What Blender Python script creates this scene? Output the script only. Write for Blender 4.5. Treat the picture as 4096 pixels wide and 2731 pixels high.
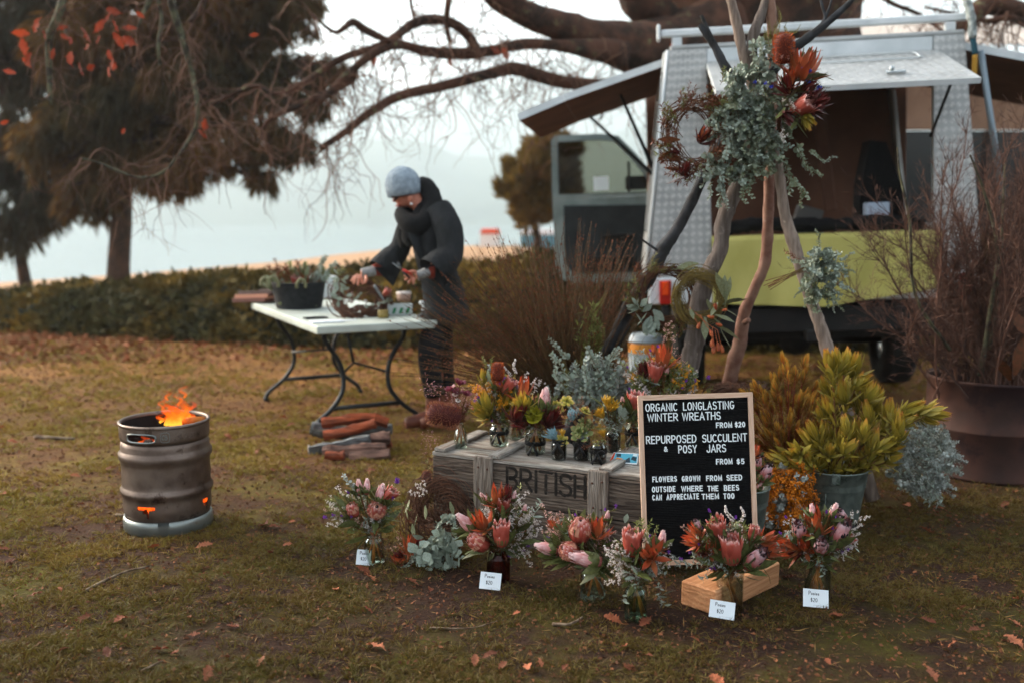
import bpy, bmesh, math, random
import numpy as np
from mathutils import Vector, Matrix, Euler
rnd = random.Random(11)
nr = np.random.default_rng(11)
PI = math.pi
R = math.radians
scene = bpy.context.scene
for o in list(bpy.data.objects): bpy.data.objects.remove(o)

# ---------------------------------------------------------------- camera
PITCH = R(7.333); CAMZ = 1.4; FPX = 3982.0; CX = 2048.0; CY = 1365.5
cam = bpy.data.objects.new('camera', bpy.data.cameras.new('camera'))
scene.collection.objects.link(cam); scene.camera = cam
cam.location = (0, 0, CAMZ); cam.rotation_euler = (PI/2-PITCH, 0, 0)
cam.data.sensor_width = 36; cam.data.lens = 35.0
cam.data.clip_start = .05; cam.data.clip_end = 20000
cam.data.dof.use_dof = True; cam.data.dof.focus_distance = 3.75; cam.data.dof.aperture_fstop = 1.5

# ---------------------------------------------------------------- world, sun, exposure
world = bpy.data.worlds.new('World'); scene.world = world; world.use_nodes = True
wn = world.node_tree.nodes; wl = world.node_tree.links; wn.clear()
sky = wn.new('ShaderNodeTexSky'); sky.sky_type = 'NISHITA'; sky.sun_disc = False
SUN_EL, SUN_AZ = R(24), R(-62)          # azimuth from +Y, positive to the right
sky.sun_elevation = SUN_EL; sky.sun_rotation = SUN_AZ
sky.air_density = 1.0; sky.dust_density = 5.0; sky.ozone_density = 1.0
bg = wn.new('ShaderNodeBackground'); bg.inputs[1].default_value = 0.125
wo = wn.new('ShaderNodeOutputWorld')
hsv = wn.new('ShaderNodeHueSaturation'); hsv.inputs['Saturation'].default_value = .38; wl.new(sky.outputs[0], hsv.inputs['Color']); wl.new(hsv.outputs[0], bg.inputs[0]); wl.new(bg.outputs[0], wo.inputs[0])
sun = bpy.data.objects.new('sun', bpy.data.lights.new('sun', 'SUN'))
scene.collection.objects.link(sun)
sun.data.energy = 1.5; sun.data.angle = R(14); sun.data.color = (1, .74, .50)
sd = Vector((math.sin(SUN_AZ)*math.cos(SUN_EL), math.cos(SUN_AZ)*math.cos(SUN_EL), math.sin(SUN_EL)))
sun.rotation_euler = sd.to_track_quat('Z', 'Y').to_euler(); sun.location = (-6, 3, 9)
scene.view_settings.view_transform = 'Standard'; scene.view_settings.look = 'None'
scene.view_settings.exposure = 2.2; scene.view_settings.gamma = 1
scene.render.engine = 'CYCLES'
cy = scene.cycles
cy.use_denoising = True; cy.max_bounces = 7; cy.diffuse_bounces = 3; cy.glossy_bounces = 3
cy.transmission_bounces = 6; cy.transparent_max_bounces = 24; cy.volume_bounces = 3
cy.caustics_reflective = False; cy.caustics_refractive = False; cy.sample_clamp_indirect = 5

# ---------------------------------------------------------------- projection: pixel of the photo + distance -> place
def ray(x, y):
    u = (x-CX)/FPX; v = (CY-y)/FPX; c, s = math.cos(PITCH), math.sin(PITCH)
    return Vector((u, c+v*s, -s+v*c))
def P(x, y, Y):
    d = ray(x, y); return Vector((0, 0, CAMZ)) + d*(Y/d.y)
def G(x, y, z=0.0):
    d = ray(x, y); return Vector((0, 0, CAMZ)) + d*((z-CAMZ)/d.z)

# ---------------------------------------------------------------- mesh builder
class MB:
    def __init__(s): s.v=[]; s.l=[]; s.n=[]; s.m=[]; s.t=[]; s.sm=[]; s.c=0
    def raw(s, V, L, N, m=0, t=None, smooth=True):
        V = np.asarray(V, float).reshape(-1, 3); L = np.asarray(L, np.int64); N = np.asarray(N, np.int64)
        s.v.append(V); s.l.append(L+s.c); s.n.append(N); s.c += len(V)
        s.m.append(np.full(len(N), m)); s.sm.append(np.full(len(N), smooth))
        s.t.append(np.zeros(len(V)) if t is None else np.asarray(t, float).reshape(-1))
        return s
    def add(s, V, F, m=0, t=None, smooth=True):
        return s.raw(V, [i for f in F for i in f], [len(f) for f in F], m, t, smooth)
    def inst(s, T, mats, m=0, smooth=True, t=None):
        V, L, N, t0 = T; n = len(mats)
        if n == 0: return s
        mats = np.asarray(mats, float)
        W = np.einsum('nij,kj->nki', mats[:, :3, :3], V) + mats[:, None, :3, 3]
        LL = (L[None, :] + (np.arange(n)*len(V))[:, None]).reshape(-1)
        return s.raw(W.reshape(-1, 3), LL, np.tile(N, n), m, np.tile(t0, n) if t is None else np.repeat(t, len(V)), smooth)
    def T(s):
        return (np.concatenate(s.v), np.concatenate(s.l), np.concatenate(s.n), np.concatenate(s.t))
    def mesh(s, name, mats, origin=(0, 0, 0)):
        me = bpy.data.meshes.new(name)
        V = np.concatenate(s.v) - np.array(origin); L = np.concatenate(s.l); N = np.concatenate(s.n)
        me.vertices.add(len(V)); me.vertices.foreach_set('co', V.astype(np.float32).ravel())
        me.loops.add(len(L)); me.loops.foreach_set('vertex_index', L.astype(np.int32))
        me.polygons.add(len(N)); st = np.concatenate([[0], np.cumsum(N)[:-1]])
        me.polygons.foreach_set('loop_start', st.astype(np.int32))
        me.polygons.foreach_set('material_index', np.concatenate(s.m).astype(np.int32))
        me.update(calc_edges=True)
        me.polygons.foreach_set('use_smooth', np.concatenate(s.sm).astype(bool))
        a = me.attributes.new('t', 'FLOAT', 'POINT'); a.data.foreach_set('value', np.concatenate(s.t).astype(np.float32))
        for m in (mats if isinstance(mats, (list, tuple)) else [mats]): me.materials.append(m)
        me.update()
        return me

def worldpos(p):
    v = Vector((0, 0, 0))
    while p is not None: v += p.location; p = p.parent
    return v
def tag(o, label=None, cat=None, group=None, kind=None):
    if label: o['label'] = label
    if cat: o['category'] = cat
    if group: o['group'] = group
    if kind: o['kind'] = kind
    return o
def thing(name, label, cat, loc=(0, 0, 0), group=None):
    o = bpy.data.objects.new(name, None); scene.collection.objects.link(o)
    o.location = loc; o.empty_display_size = .05
    return tag(o, label, cat, group)
def ob(mb, name, mats, parent=None, label=None, kind=None, origin=None):
    """world-space builder -> object (child of parent, or top-level with its own origin)"""
    if parent is not None:
        me = mb.mesh(name, mats, worldpos(parent)); o = bpy.data.objects.new(name, me); o.parent = parent
    else:
        og = origin if origin is not None else (0, 0, 0)
        me = mb.mesh(name, mats, og); o = bpy.data.objects.new(name, me); o.location = og
    scene.collection.objects.link(o)
    return tag(o, label, kind=kind)
def put(me, name, parent, mat, label=None):
    """shared mesh placed by a world matrix under parent (parents only translate)"""
    o = bpy.data.objects.new(name, me); scene.collection.objects.link(o)
    if parent is not None:
        o.parent = parent; mat = Matrix.Translation(-worldpos(parent)) @ mat
    o.matrix_basis = mat
    return tag(o, label)

# ---------------------------------------------------------------- shapes
def tmb(fn, *a, **k):
    m = MB(); fn(m, *a, **k); return m
def box(mb, sx, sy, sz, M=None, b=.004, m=0, jit=0, seg=1):
    bm = bmesh.new(); bmesh.ops.create_cube(bm, size=1)
    for v in bm.verts: v.co = Vector((v.co.x*sx, v.co.y*sy, v.co.z*sz))
    if b > 0: bmesh.ops.bevel(bm, geom=list(bm.edges), offset=min(b, .45*min(sx, sy, sz)), segments=seg, affect='EDGES', profile=.6)
    V = []
    for v in bm.verts:
        c = v.co.copy()
        if jit: c += Vector((rnd.uniform(-jit, jit), rnd.uniform(-jit, jit), rnd.uniform(-jit, jit)))
        V.append(M @ c if M is not None else c)
    bm.verts.index_update()
    F = [[v.index for v in f.verts] for f in bm.faces]; bm.free()
    mb.add(V, F, m, smooth=False); return mb
def prism(mb, poly, d, M, m=0, smooth=False):
    """poly in local XZ (list of (x,z)), extruded along local +Y by d"""
    n = len(poly)
    V = [M @ Vector((x, 0, z)) for x, z in poly] + [M @ Vector((x, d, z)) for x, z in poly]
    F = [list(range(n)), list(range(2*n-1, n-1, -1))] + [[i, i+n, (i+1) % n+n, (i+1) % n] for i in range(n)]
    mb.add(V, F, m, smooth=smooth); return mb
def ring(pts_in, pts_out, d, mb, M, m=0):
    """closed frame between two polygons of equal count, local XZ, depth d"""
    n = len(pts_in)
    V = []
    for y in (0, d):
        V += [M @ Vector((x, y, z)) for x, z in pts_in] + [M @ Vector((x, y, z)) for x, z in pts_out]
    F = []
    for i in range(n):
        j = (i+1) % n
        F += [[i, j, n+j, n+i], [2*n+i, 3*n+i, 3*n+j, 2*n+j], [i, 2*n+i, 2*n+j, j], [n+i, n+j, 3*n+j, 3*n+i]]
    mb.add(V, F, m, smooth=False)
def spath(pts, n=4):
    """Catmull-Rom through points; pts rows may carry extra columns"""
    p = [np.array(q, float) for q in pts]
    if len(p) < 3: n = max(n, 1)
    p = [2*p[0]-p[1]] + p + [2*p[-1]-p[-2]]
    out = []
    for i in range(1, len(p)-2):
        for k in range(n):
            t = k/n; a, b, c, d = p[i-1], p[i], p[i+1], p[i+2]
            out.append(.5*((2*b)+(-a+c)*t+(2*a-5*b+4*c-d)*t*t+(-a+3*b-3*c+d)*t**3))
    out.append(p[-2]); return np.array(out)
def tube(mb, pts, rad, sides=6, m=0, cap=True, noise=0, t=None, flat=1, smooth=True, tv=None):
    pts = np.asarray(pts, float); n = len(pts)
    rad = np.full(n, rad, float) if np.isscalar(rad) else np.asarray(rad, float)
    d = np.gradient(pts, axis=0); d /= np.linalg.norm(d, axis=1)[:, None]+1e-12
    u = np.cross(d[0], [0, 0, 1.0]);
    if np.linalg.norm(u) < .1: u = np.cross(d[0], [0, 1.0, 0])
    u /= np.linalg.norm(u); V = []
    ang = np.arange(sides)*2*PI/sides
    for i in range(n):
        u = u - d[i]*np.dot(u, d[i]); u /= np.linalg.norm(u)+1e-12; w = np.cross(d[i], u)
        r = rad[i]*(1+noise*nr.uniform(-1, 1, sides)) if noise else rad[i]*np.ones(sides)
        V.append(pts[i] + (np.cos(ang)*r)[:, None]*u + (np.sin(ang)*r*flat)[:, None]*w)
    V = np.concatenate(V); F = []
    for i in range(n-1):
        for k in range(sides):
            k2 = (k+1) % sides
            F.append([i*sides+k, i*sides+k2, (i+1)*sides+k2, (i+1)*sides+k])
    if cap and sides > 2: F.append(list(range(sides))[::-1]); F.append([(n-1)*sides+k for k in range(sides)])
    tt = np.repeat(np.linspace(0, 1, n), sides) if tv is None else np.full(n*sides, tv)
    mb.add(V, F, m, t=tt, smooth=smooth); return mb
def lathe(mb, prof, seg=32, M=None, m=0, skip=None, closed=False, smooth=True, wob=0):
    n = len(prof); V = []; a = np.arange(seg)*2*PI/seg
    for r, z in prof: V.append(np.stack([r*np.cos(a), r*np.sin(a), np.full(seg, z)], 1))
    V = np.concatenate(V)
    if M is not None:
        Mx = np.array(M); V = V@Mx[:3, :3].T + Mx[:3, 3]
    F = []
    for i in range(n-1 + (1 if closed else 0)):
        j = (i+1) % n
        for k in range(seg):
            if skip and skip(i, k): continue
            k2 = (k+1) % seg; F.append([i*seg+k, i*seg+k2, j*seg+k2, j*seg+k])
    mb.add(V, F, m, smooth=smooth); return mb
def blob(mb, c, r, m=0, sub=1, sq=(1, 1, 1), jit=0):
    bm = bmesh.new(); bmesh.ops.create_icosphere(bm, subdivisions=sub, radius=1)
    V = [Vector(c)+Vector((v.co.x*r*sq[0], v.co.y*r*sq[1], v.co.z*r*sq[2]))*(1+rnd.uniform(-jit, jit)) for v in bm.verts]
    bm.verts.index_update(); F = [[v.index for v in f.verts] for f in bm.faces]; bm.free(); mb.add(V, F, m); return mb
def leafT(L=1, W=.4, n=4, fold=.12, curl=.15, peak=.45, tip=.02, thick=0):
    """leaf along +Y, normal +Z; t = 0 at base, 1 at tip"""
    V = []; t = []
    for i in range(n+1):
        s = i/n; k = math.sin(PI*s**(math.log(.5)/math.log(peak)))
        w = max(W/2*k, tip*W if i == n else .12*W if i == 0 else 0)
        z = curl*L*(s*s)
        V += [(-w, s*L, z+fold*w), (0, s*L, z), (w, s*L, z+fold*w)]; t += [s]*3
    F = []
    for i in range(n):
        a = 3*i; F += [[a, a+1, a+4, a+3], [a+1, a+2, a+5, a+4]]
    m = MB(); m.add(V, F, t=t); return m.T()
def diamT(L=1, W=.3, fold=.3):
    m = MB(); m.add([(0, 0, 0), (-W/2, L*.45, fold*W/2), (0, L, 0), (W/2, L*.45, fold*W/2)], [[0, 3, 2], [0, 2, 1]], t=[0, .5, 1, .5]); return m.T()
def discT(r=1, n=6, cup=.15):
    """round leaf attached at its rim (origin), growing along +Y"""
    V = [(0, 0, 0)]+[(r*math.sin(2*PI*k/n)*.95, r-r*math.cos(2*PI*k/n)+.05, cup*r*(1-math.cos(2*PI*k/n))*.5) for k in range(1, n)]
    V += [(0, r, -cup*r*.6)]
    F = [[n, k, (k+1) % n] for k in range(n)]
    m = MB(); m.add(V, F, t=[.3]+[1]*(n-1)+[0]); return m.T()
def frames(pos, d, roll=None, sc=1.0):
    pos = np.asarray(pos, float).reshape(-1, 3); d = np.asarray(d, float).reshape(-1, 3); n = len(pos)
    d = d/(np.linalg.norm(d, axis=1)[:, None]+1e-12)
    ref = np.tile([0, 0, 1.0], (n, 1)); ref[np.abs(d[:, 2]) > .95] = [0, 1.0, 0]
    x = np.cross(d, ref); x /= np.linalg.norm(x, axis=1)[:, None]; z = np.cross(x, d)
    if roll is None: roll = nr.uniform(0, 2*PI, n)
    roll = np.broadcast_to(roll, (n,)); c, s = np.cos(roll)[:, None], np.sin(roll)[:, None]
    x2 = x*c+z*s; z2 = -x*s+z*c
    sc = np.asarray(sc, float)
    if sc.ndim < 2: sc = np.repeat(np.broadcast_to(sc, (n,))[:, None], 3, 1)
    M = np.zeros((n, 4, 4)); M[:, :3, 0] = x2*sc[:, :1]; M[:, :3, 1] = d*sc[:, 1:2]; M[:, :3, 2] = z2*sc[:, 2:3]
    M[:, :3, 3] = pos; M[:, 3, 3] = 1; return M
def mframe(pos, d, roll=0, sc=1):
    return Matrix(frames([pos], [d], roll, sc)[0].tolist())
def cone_dirs(n, axis, spread):
    axis = np.asarray(axis, float)/np.linalg.norm(axis); v = nr.normal(size=(n, 3)); v /= np.linalg.norm(v, axis=1)[:, None]
    d = axis + v*np.asarray(spread).reshape(-1, 1); return d/np.linalg.norm(d, axis=1)[:, None]

# ---------------------------------------------------------------- materials
def h(c):
    c = c.lstrip('#'); v = [int(c[i:i+2], 16)/255 for i in (0, 2, 4)]
    return tuple((x/12.92 if x <= .04045 else ((x+.055)/1.055)**2.4) for x in v)+(1,)
def mix(nt, f, a, b, mode='MIX'):
    n = nt.nodes.new('ShaderNodeMix'); n.data_type = 'RGBA'; n.blend_type = mode
    for s, v in ((n.inputs[0], f), (n.inputs[6], a), (n.inputs[7], b)):
        if hasattr(v, 'links') or hasattr(v, 'is_output'): nt.links.new(v, s)
        else: s.default_value = v
    return n.outputs[2]
def ramp(nt, f, stops):
    n = nt.nodes.new('ShaderNodeValToRGB'); nt.links.new(f, n.inputs[0]); e = n.color_ramp.elements
    e[0].position, e[0].color = stops[0]; e[1].position, e[1].color = stops[-1]
    for p, c in stops[1:-1]:
        q = e.new(p); q.color = c
    return n.outputs[0]
def noise(nt, sc, det=4, vec=None, rough=.55, dist=0, coord='Object', stretch=None):
    if vec is None:
        tc = nt.nodes.new('ShaderNodeTexCoord'); vec = tc.outputs[coord]
    if stretch:
        mp = nt.nodes.new('ShaderNodeMapping'); mp.inputs['Scale'].default_value = stretch; nt.links.new(vec, mp.inputs[0]); vec = mp.outputs[0]
    n = nt.nodes.new('ShaderNodeTexNoise'); n.inputs['Scale'].default_value = sc; n.inputs['Detail'].default_value = det
    n.inputs['Roughness'].default_value = rough; n.inputs['Distortion'].default_value = dist
    nt.links.new(vec, n.inputs['Vector']); return n.outputs['Fac']
W_ = (1, 1, 1, 1); K_ = (0, 0, 0, 1)
def mat(name, c1, c2=None, sc=6, c3=None, isl=.6, rough=.65, metal=0, bump=0, bsc=None, trans=0, tstops=None, tmix=1,
        spec=.3, stretch=None, lo=.38, hi=.62, det=4, wear=None, coat=0, objrnd=0, rvar=0):
    m = bpy.data.materials.new(name); m.use_nodes = True; nt = m.node_tree; b = nt.nodes['Principled BSDF']
    col = None
    c1 = h(c1); base = c1
    if c2:
        f = ramp(nt, noise(nt, sc, det, stretch=stretch), [(lo, K_), (hi, W_)]); col = mix(nt, f, c1, h(c2))
    if tstops:
        at = nt.nodes.new('ShaderNodeAttribute'); at.attribute_name = 't'
        r = ramp(nt, at.outputs['Fac'], [(p, h(c)) for p, c in tstops])
        col = mix(nt, tmix, col if col else c1, r) if tmix < 1 else r
    if c3:
        g = nt.nodes.new('ShaderNodeNewGeometry'); mm = nt.nodes.new('ShaderNodeMath'); mm.operation = 'MULTIPLY'
        nt.links.new(g.outputs['Random Per Island'], mm.inputs[0]); mm.inputs[1].default_value = isl
        col = mix(nt, mm.outputs[0], col if col else c1, h(c3))
    if objrnd:
        oi = nt.nodes.new('ShaderNodeObjectInfo'); hs = nt.nodes.new('ShaderNodeHueSaturation')
        mr = nt.nodes.new('ShaderNodeMapRange'); mr.inputs[3].default_value = 1-objrnd; mr.inputs[4].default_value = 1+objrnd
        nt.links.new(oi.outputs['Random'], mr.inputs[0]); nt.links.new(mr.outputs[0], hs.inputs['Value'])
        if col: nt.links.new(col, hs.inputs['Color'])
        else: hs.inputs['Color'].default_value = c1
        col = hs.outputs[0]
    if wear:
        f = ramp(nt, noise(nt, wear[1], 6, rough=.7), [(wear[2], K_), (wear[2]+.08, W_)])
        col = mix(nt, f, col if col else c1, h(wear[0]))
    if col: nt.links.new(col, b.inputs['Base Color'])
    else: b.inputs['Base Color'].default_value = c1
    b.inputs['Roughness'].default_value = rough; b.inputs['Metallic'].default_value = metal
    b.inputs['Specular IOR Level'].default_value = spec; b.inputs['Coat Weight'].default_value = coat
    if rvar:
        f = noise(nt, sc*2, 5); mr = nt.nodes.new('ShaderNodeMapRange'); mr.inputs[3].default_value = max(0, rough-rvar); mr.inputs[4].default_value = min(1, rough+rvar)
        nt.links.new(f, mr.inputs[0]); nt.links.new(mr.outputs[0], b.inputs['Roughness'])
    if bump:
        bn = nt.nodes.new('ShaderNodeBump'); bn.inputs['Strength'].default_value = 1; bn.inputs['Distance'].default_value = bump
        nt.links.new(noise(nt, bsc or sc*4, 6, rough=.65, stretch=stretch), bn.inputs['Height']); nt.links.new(bn.outputs[0], b.inputs['Normal'])
    if trans:
        tr = nt.nodes.new('ShaderNodeBsdfTranslucent'); mx = nt.nodes.new('ShaderNodeMixShader'); mx.inputs[0].default_value = trans
        if col: nt.links.new(col, tr.inputs[0])
        else: tr.inputs[0].default_value = c1
        out = nt.nodes['Material Output']
        nt.links.new(b.outputs[0], mx.inputs[1]); nt.links.new(tr.outputs[0], mx.inputs[2]); nt.links.new(mx.outputs[0], out.inputs[0])
    return m
def glass(name, c, rough=.02, ior=1.45):
    m = bpy.data.materials.new(name); m.use_nodes = True; nt = m.node_tree; b = nt.nodes['Principled BSDF']
    # thin-walled glass: clear tint with a Fresnel-weighted reflection
    b.inputs['Base Color'].default_value = (.9, .9, .9, 1); b.inputs['Roughness'].default_value = rough; b.inputs['Metallic'].default_value = 1
    tr = nt.nodes.new('ShaderNodeBsdfTransparent'); tr.inputs[0].default_value = h(c)
    mx = nt.nodes.new('ShaderNodeMixShader'); fr = nt.nodes.new('ShaderNodeFresnel'); fr.inputs[0].default_value = ior; fm = nt.nodes.new('ShaderNodeMath'); fm.operation = 'MULTIPLY'; fm.inputs[1].default_value = .6
    nt.links.new(fr.outputs[0], fm.inputs[0]); nt.links.new(fm.outputs[0], mx.inputs[0]); nt.links.new(tr.outputs[0], mx.inputs[1]); nt.links.new(b.outputs[0], mx.inputs[2]); nt.links.new(mx.outputs[0], nt.nodes['Material Output'].inputs[0])
    return m
def emit(name, c, s, c2=None, transp=0, grad=None):
    m = bpy.data.materials.new(name); m.use_nodes = True; nt = m.node_tree; nt.nodes.remove(nt.nodes['Principled BSDF'])
    e = nt.nodes.new('ShaderNodeEmission'); e.inputs[1].default_value = s; e.inputs[0].default_value = h(c)
    if c2:
        f = ramp(nt, noise(nt, 30, 4), [(.4, h(c)), (.62, h(c2))]); nt.links.new(f, e.inputs[0])
    out = nt.nodes['Material Output']
    if grad:                                            # flame: pale at the root, red and thinning out at the tip
        at = nt.nodes.new('ShaderNodeAttribute'); at.attribute_name = 't'; nt.links.new(ramp(nt, at.outputs['Fac'], [(p, h(q)) for p, q in grad]), e.inputs[0])
        f = noise(nt, 60, 3, stretch=(1, 1, .35)); ad = nt.nodes.new('ShaderNodeMath'); ad.operation = 'MULTIPLY_ADD'; nt.links.new(f, ad.inputs[0]); ad.inputs[1].default_value = .9; nt.links.new(at.outputs['Fac'], ad.inputs[2])
        mr = nt.nodes.new('ShaderNodeMapRange'); mr.inputs[1].default_value = .35; mr.inputs[2].default_value = 1.35; mr.inputs[3].default_value = transp; mr.inputs[4].default_value = .97; nt.links.new(ad.outputs[0], mr.inputs[0])
        tr = nt.nodes.new('ShaderNodeBsdfTransparent'); mx = nt.nodes.new('ShaderNodeMixShader'); nt.links.new(mr.outputs[0], mx.inputs[0]); nt.links.new(e.outputs[0], mx.inputs[1]); nt.links.new(tr.outputs[0], mx.inputs[2]); nt.links.new(mx.outputs[0], out.inputs[0]); return m
    if transp:
        tr = nt.nodes.new('ShaderNodeBsdfTransparent'); mx = nt.nodes.new('ShaderNodeMixShader')
        lw = nt.nodes.new('ShaderNodeLayerWeight'); lw.inputs[0].default_value = .35
        mr = nt.nodes.new('ShaderNodeMapRange'); mr.inputs[3].default_value = transp; mr.inputs[4].default_value = 1
        nt.links.new(lw.outputs['Facing'], mr.inputs[0]); nt.links.new(mr.outputs[0], mx.inputs[0])
        nt.links.new(e.outputs[0], mx.inputs[1]); nt.links.new(tr.outputs[0], mx.inputs[2]); nt.links.new(mx.outputs[0], out.inputs[0])
    else: nt.links.new(e.outputs[0], out.inputs[0])
    return m
# ================================================================ SETTING
def vn(x, y, s, seed=0):
    """cheap smooth noise for terrain and outlines"""
    x = np.asarray(x, float)/s+seed*1.7; y = np.asarray(y, float)/s-seed*2.3
    return (np.sin(x*1.3+1.7*np.sin(y*.9+seed))+np.sin(y*1.7+1.3*np.sin(x*1.1))+.5*np.sin(x*3.1+y*2.3)+.5*np.sin(x*2.3-y*3.7))/3
def edge_z(x): return -.05-.13*np.clip(-5-x, 0, 30)
def gh(x, y):
    x = np.asarray(x, float); y = np.asarray(y, float)
    k = np.clip((y-12.8)/32, 0, 1); z = edge_z(x)*k
    z = z - np.clip(y-45, 0, 60)*.24
    b = .006*vn(x, y, .35)+.004*vn(x, y, .13, 3)
    return z + b*np.where(y < 20, 1, 0)
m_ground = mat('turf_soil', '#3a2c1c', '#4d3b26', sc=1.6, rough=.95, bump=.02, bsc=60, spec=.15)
def dress_ground(m):
    nt = m.node_tree; b = nt.nodes['Principled BSDF']; tc = nt.nodes.new('ShaderNodeTexCoord')
    f1 = noise(nt, .7, 5, tc.outputs['Object'], .6, 1.0); f2 = noise(nt, 11, 6, tc.outputs['Object'], .75); f3 = noise(nt, 70, 4, tc.outputs['Object'], .7)
    f4 = noise(nt, 2.3, 5, tc.outputs['Object'], .65)
    soil = mix(nt, ramp(nt, f3, [(.35, K_), (.7, W_)]), h('#33211a'), h('#5c3e2c'))
    moss = mix(nt, ramp(nt, f2, [(.35, K_), (.65, W_)]), h('#464018'), h('#706a20'))
    moss = mix(nt, ramp(nt, f3, [(.45, K_), (.75, W_)]), moss, h('#4c2f1a'))
    c = mix(nt, ramp(nt, f4, [(.45, K_), (.62, W_)]), soil, moss)
    tan = mix(nt, ramp(nt, f2, [(.4, K_), (.6, W_)]), h('#704c26'), h('#946833'))
    # distance from the stall: the worn, leaf-strewn strip by the bank is tan and rusty
    sp = nt.nodes.new('ShaderNodeSeparateXYZ'); nt.links.new(tc.outputs['Object'], sp.inputs[0])
    mr = nt.nodes.new('ShaderNodeMapRange'); mr.inputs[1].default_value = 4.0; mr.inputs[2].default_value = 8.5; nt.links.new(sp.outputs[1], mr.inputs[0])
    mm = nt.nodes.new('ShaderNodeMath'); mm.operation = 'MULTIPLY'; nt.links.new(mr.outputs[0], mm.inputs[0])
    nt.links.new(ramp(nt, f1, [(.36, (.35, .35, .35, 1)), (.6, W_)]), mm.inputs[1])
    c = mix(nt, mm.outputs[0], c, tan)
    nt.links.new(c, b.inputs['Base Color'])
dress_ground(m_ground)
m_field = mat('dry_field', '#94704c', '#a4805c', sc=.3, rough=.95)
m_water = mat('lake_water', '#5f7276', rough=.12, spec=.5, bump=.02, bsc=.6)
m_hill = mat('hill_forest', '#2c3a30', '#3c4a3c', sc=.01, rough=1)

def grid(name, xs, ys, mt, zf=gh):
    X, Y = np.meshgrid(xs, ys); Z = zf(X, Y); V = np.stack([X, Y, Z], 2).reshape(-1, 3); nx = len(xs)
    i = np.arange(len(ys)-1)[:, None]*nx+np.arange(nx-1)[None, :]; i = i.reshape(-1)
    L = np.stack([i, i+1, i+1+nx, i+nx], 1).reshape(-1)
    m = MB(); m.raw(V, L, np.full(len(i), 4)); o = ob(m, name, mt, kind='structure'); return o
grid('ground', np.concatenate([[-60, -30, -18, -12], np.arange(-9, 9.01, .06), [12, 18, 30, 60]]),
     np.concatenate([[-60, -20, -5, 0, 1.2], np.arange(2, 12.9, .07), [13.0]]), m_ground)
grid('field', np.arange(-400, 401, 4), np.concatenate([np.arange(13.0, 50, 2), np.arange(51, 106, 6)]), m_field,
     lambda x, y: gh(x, y)+np.where(y > 13.2, .08*vn(x, y, 6), 0))
m = MB(); m.add([(-3500, 60, -10), (3500, 60, -10), (3500, 2900, -10), (-3500, 2900, -10)], [[0, 1, 2, 3]])
ob(m, 'lake', m_water, kind='structure')
def hills(name, Y0, yr, seed, amp):
    xs = np.linspace(-2600, 2600, 180); V = []; nr_ = 8
    top = 1.4+(853-yr)/FPX*Y0
    hgt = top*(1+amp*vn(xs, 0*xs, 420, seed)+.25*amp*vn(xs, 0*xs, 90, seed+2)+.08*amp*vn(xs, 0*xs, 24, seed+5))
    for k in range(nr_):
        s = k/(nr_-1); V.append(np.stack([xs, Y0*(.72+.28*s)+20*vn(xs, xs*0+k*60, 160, seed), -14+(hgt+14)*s**.8*(1+.03*vn(xs, xs*0+k*90, 70, seed))], 1))
    V.append(np.stack([xs, np.full(len(xs), Y0*1.1), np.full(len(xs), -14)], 1))
    V = np.concatenate(V); nx = len(xs); i = (np.arange(nr_)[:, None]*nx+np.arange(nx-1)[None, :]).reshape(-1)
    mm = MB(); mm.raw(V, np.stack([i, i+1, i+1+nx, i+nx], 1).reshape(-1), np.full(len(i), 4)); return ob(mm, name, m_hill, kind='structure')
hills('hills', 1300, 500, 2, .75); hills('hills', 2300, 235, 5, .35)

# ---- haze over the lake and the hills
m_haze = bpy.data.materials.new('haze_air'); m_haze.use_nodes = True; nt = m_haze.node_tree; nt.nodes.clear()
pv = nt.nodes.new('ShaderNodeVolumePrincipled'); pv.inputs['Color'].default_value = (.76, .87, .92, 1); pv.inputs['Density'].default_value = .00062
pv.inputs['Anisotropy'].default_value = .3
nt.links.new(pv.outputs[0], nt.nodes.new('ShaderNodeOutputMaterial').inputs['Volume'])
mb = MB(); mb.add([(x, y, z) for z in (-40, 520) for y in (-300, 2950) for x in (-3800, 3800)],
    [[0, 2, 3, 1], [4, 5, 7, 6], [0, 1, 5, 4], [2, 6, 7, 3], [0, 4, 6, 2], [1, 3, 7, 5]], smooth=False)
ob(mb, 'haze', m_haze, kind='stuff', label='pale bluish air over lake and hills')

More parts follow.
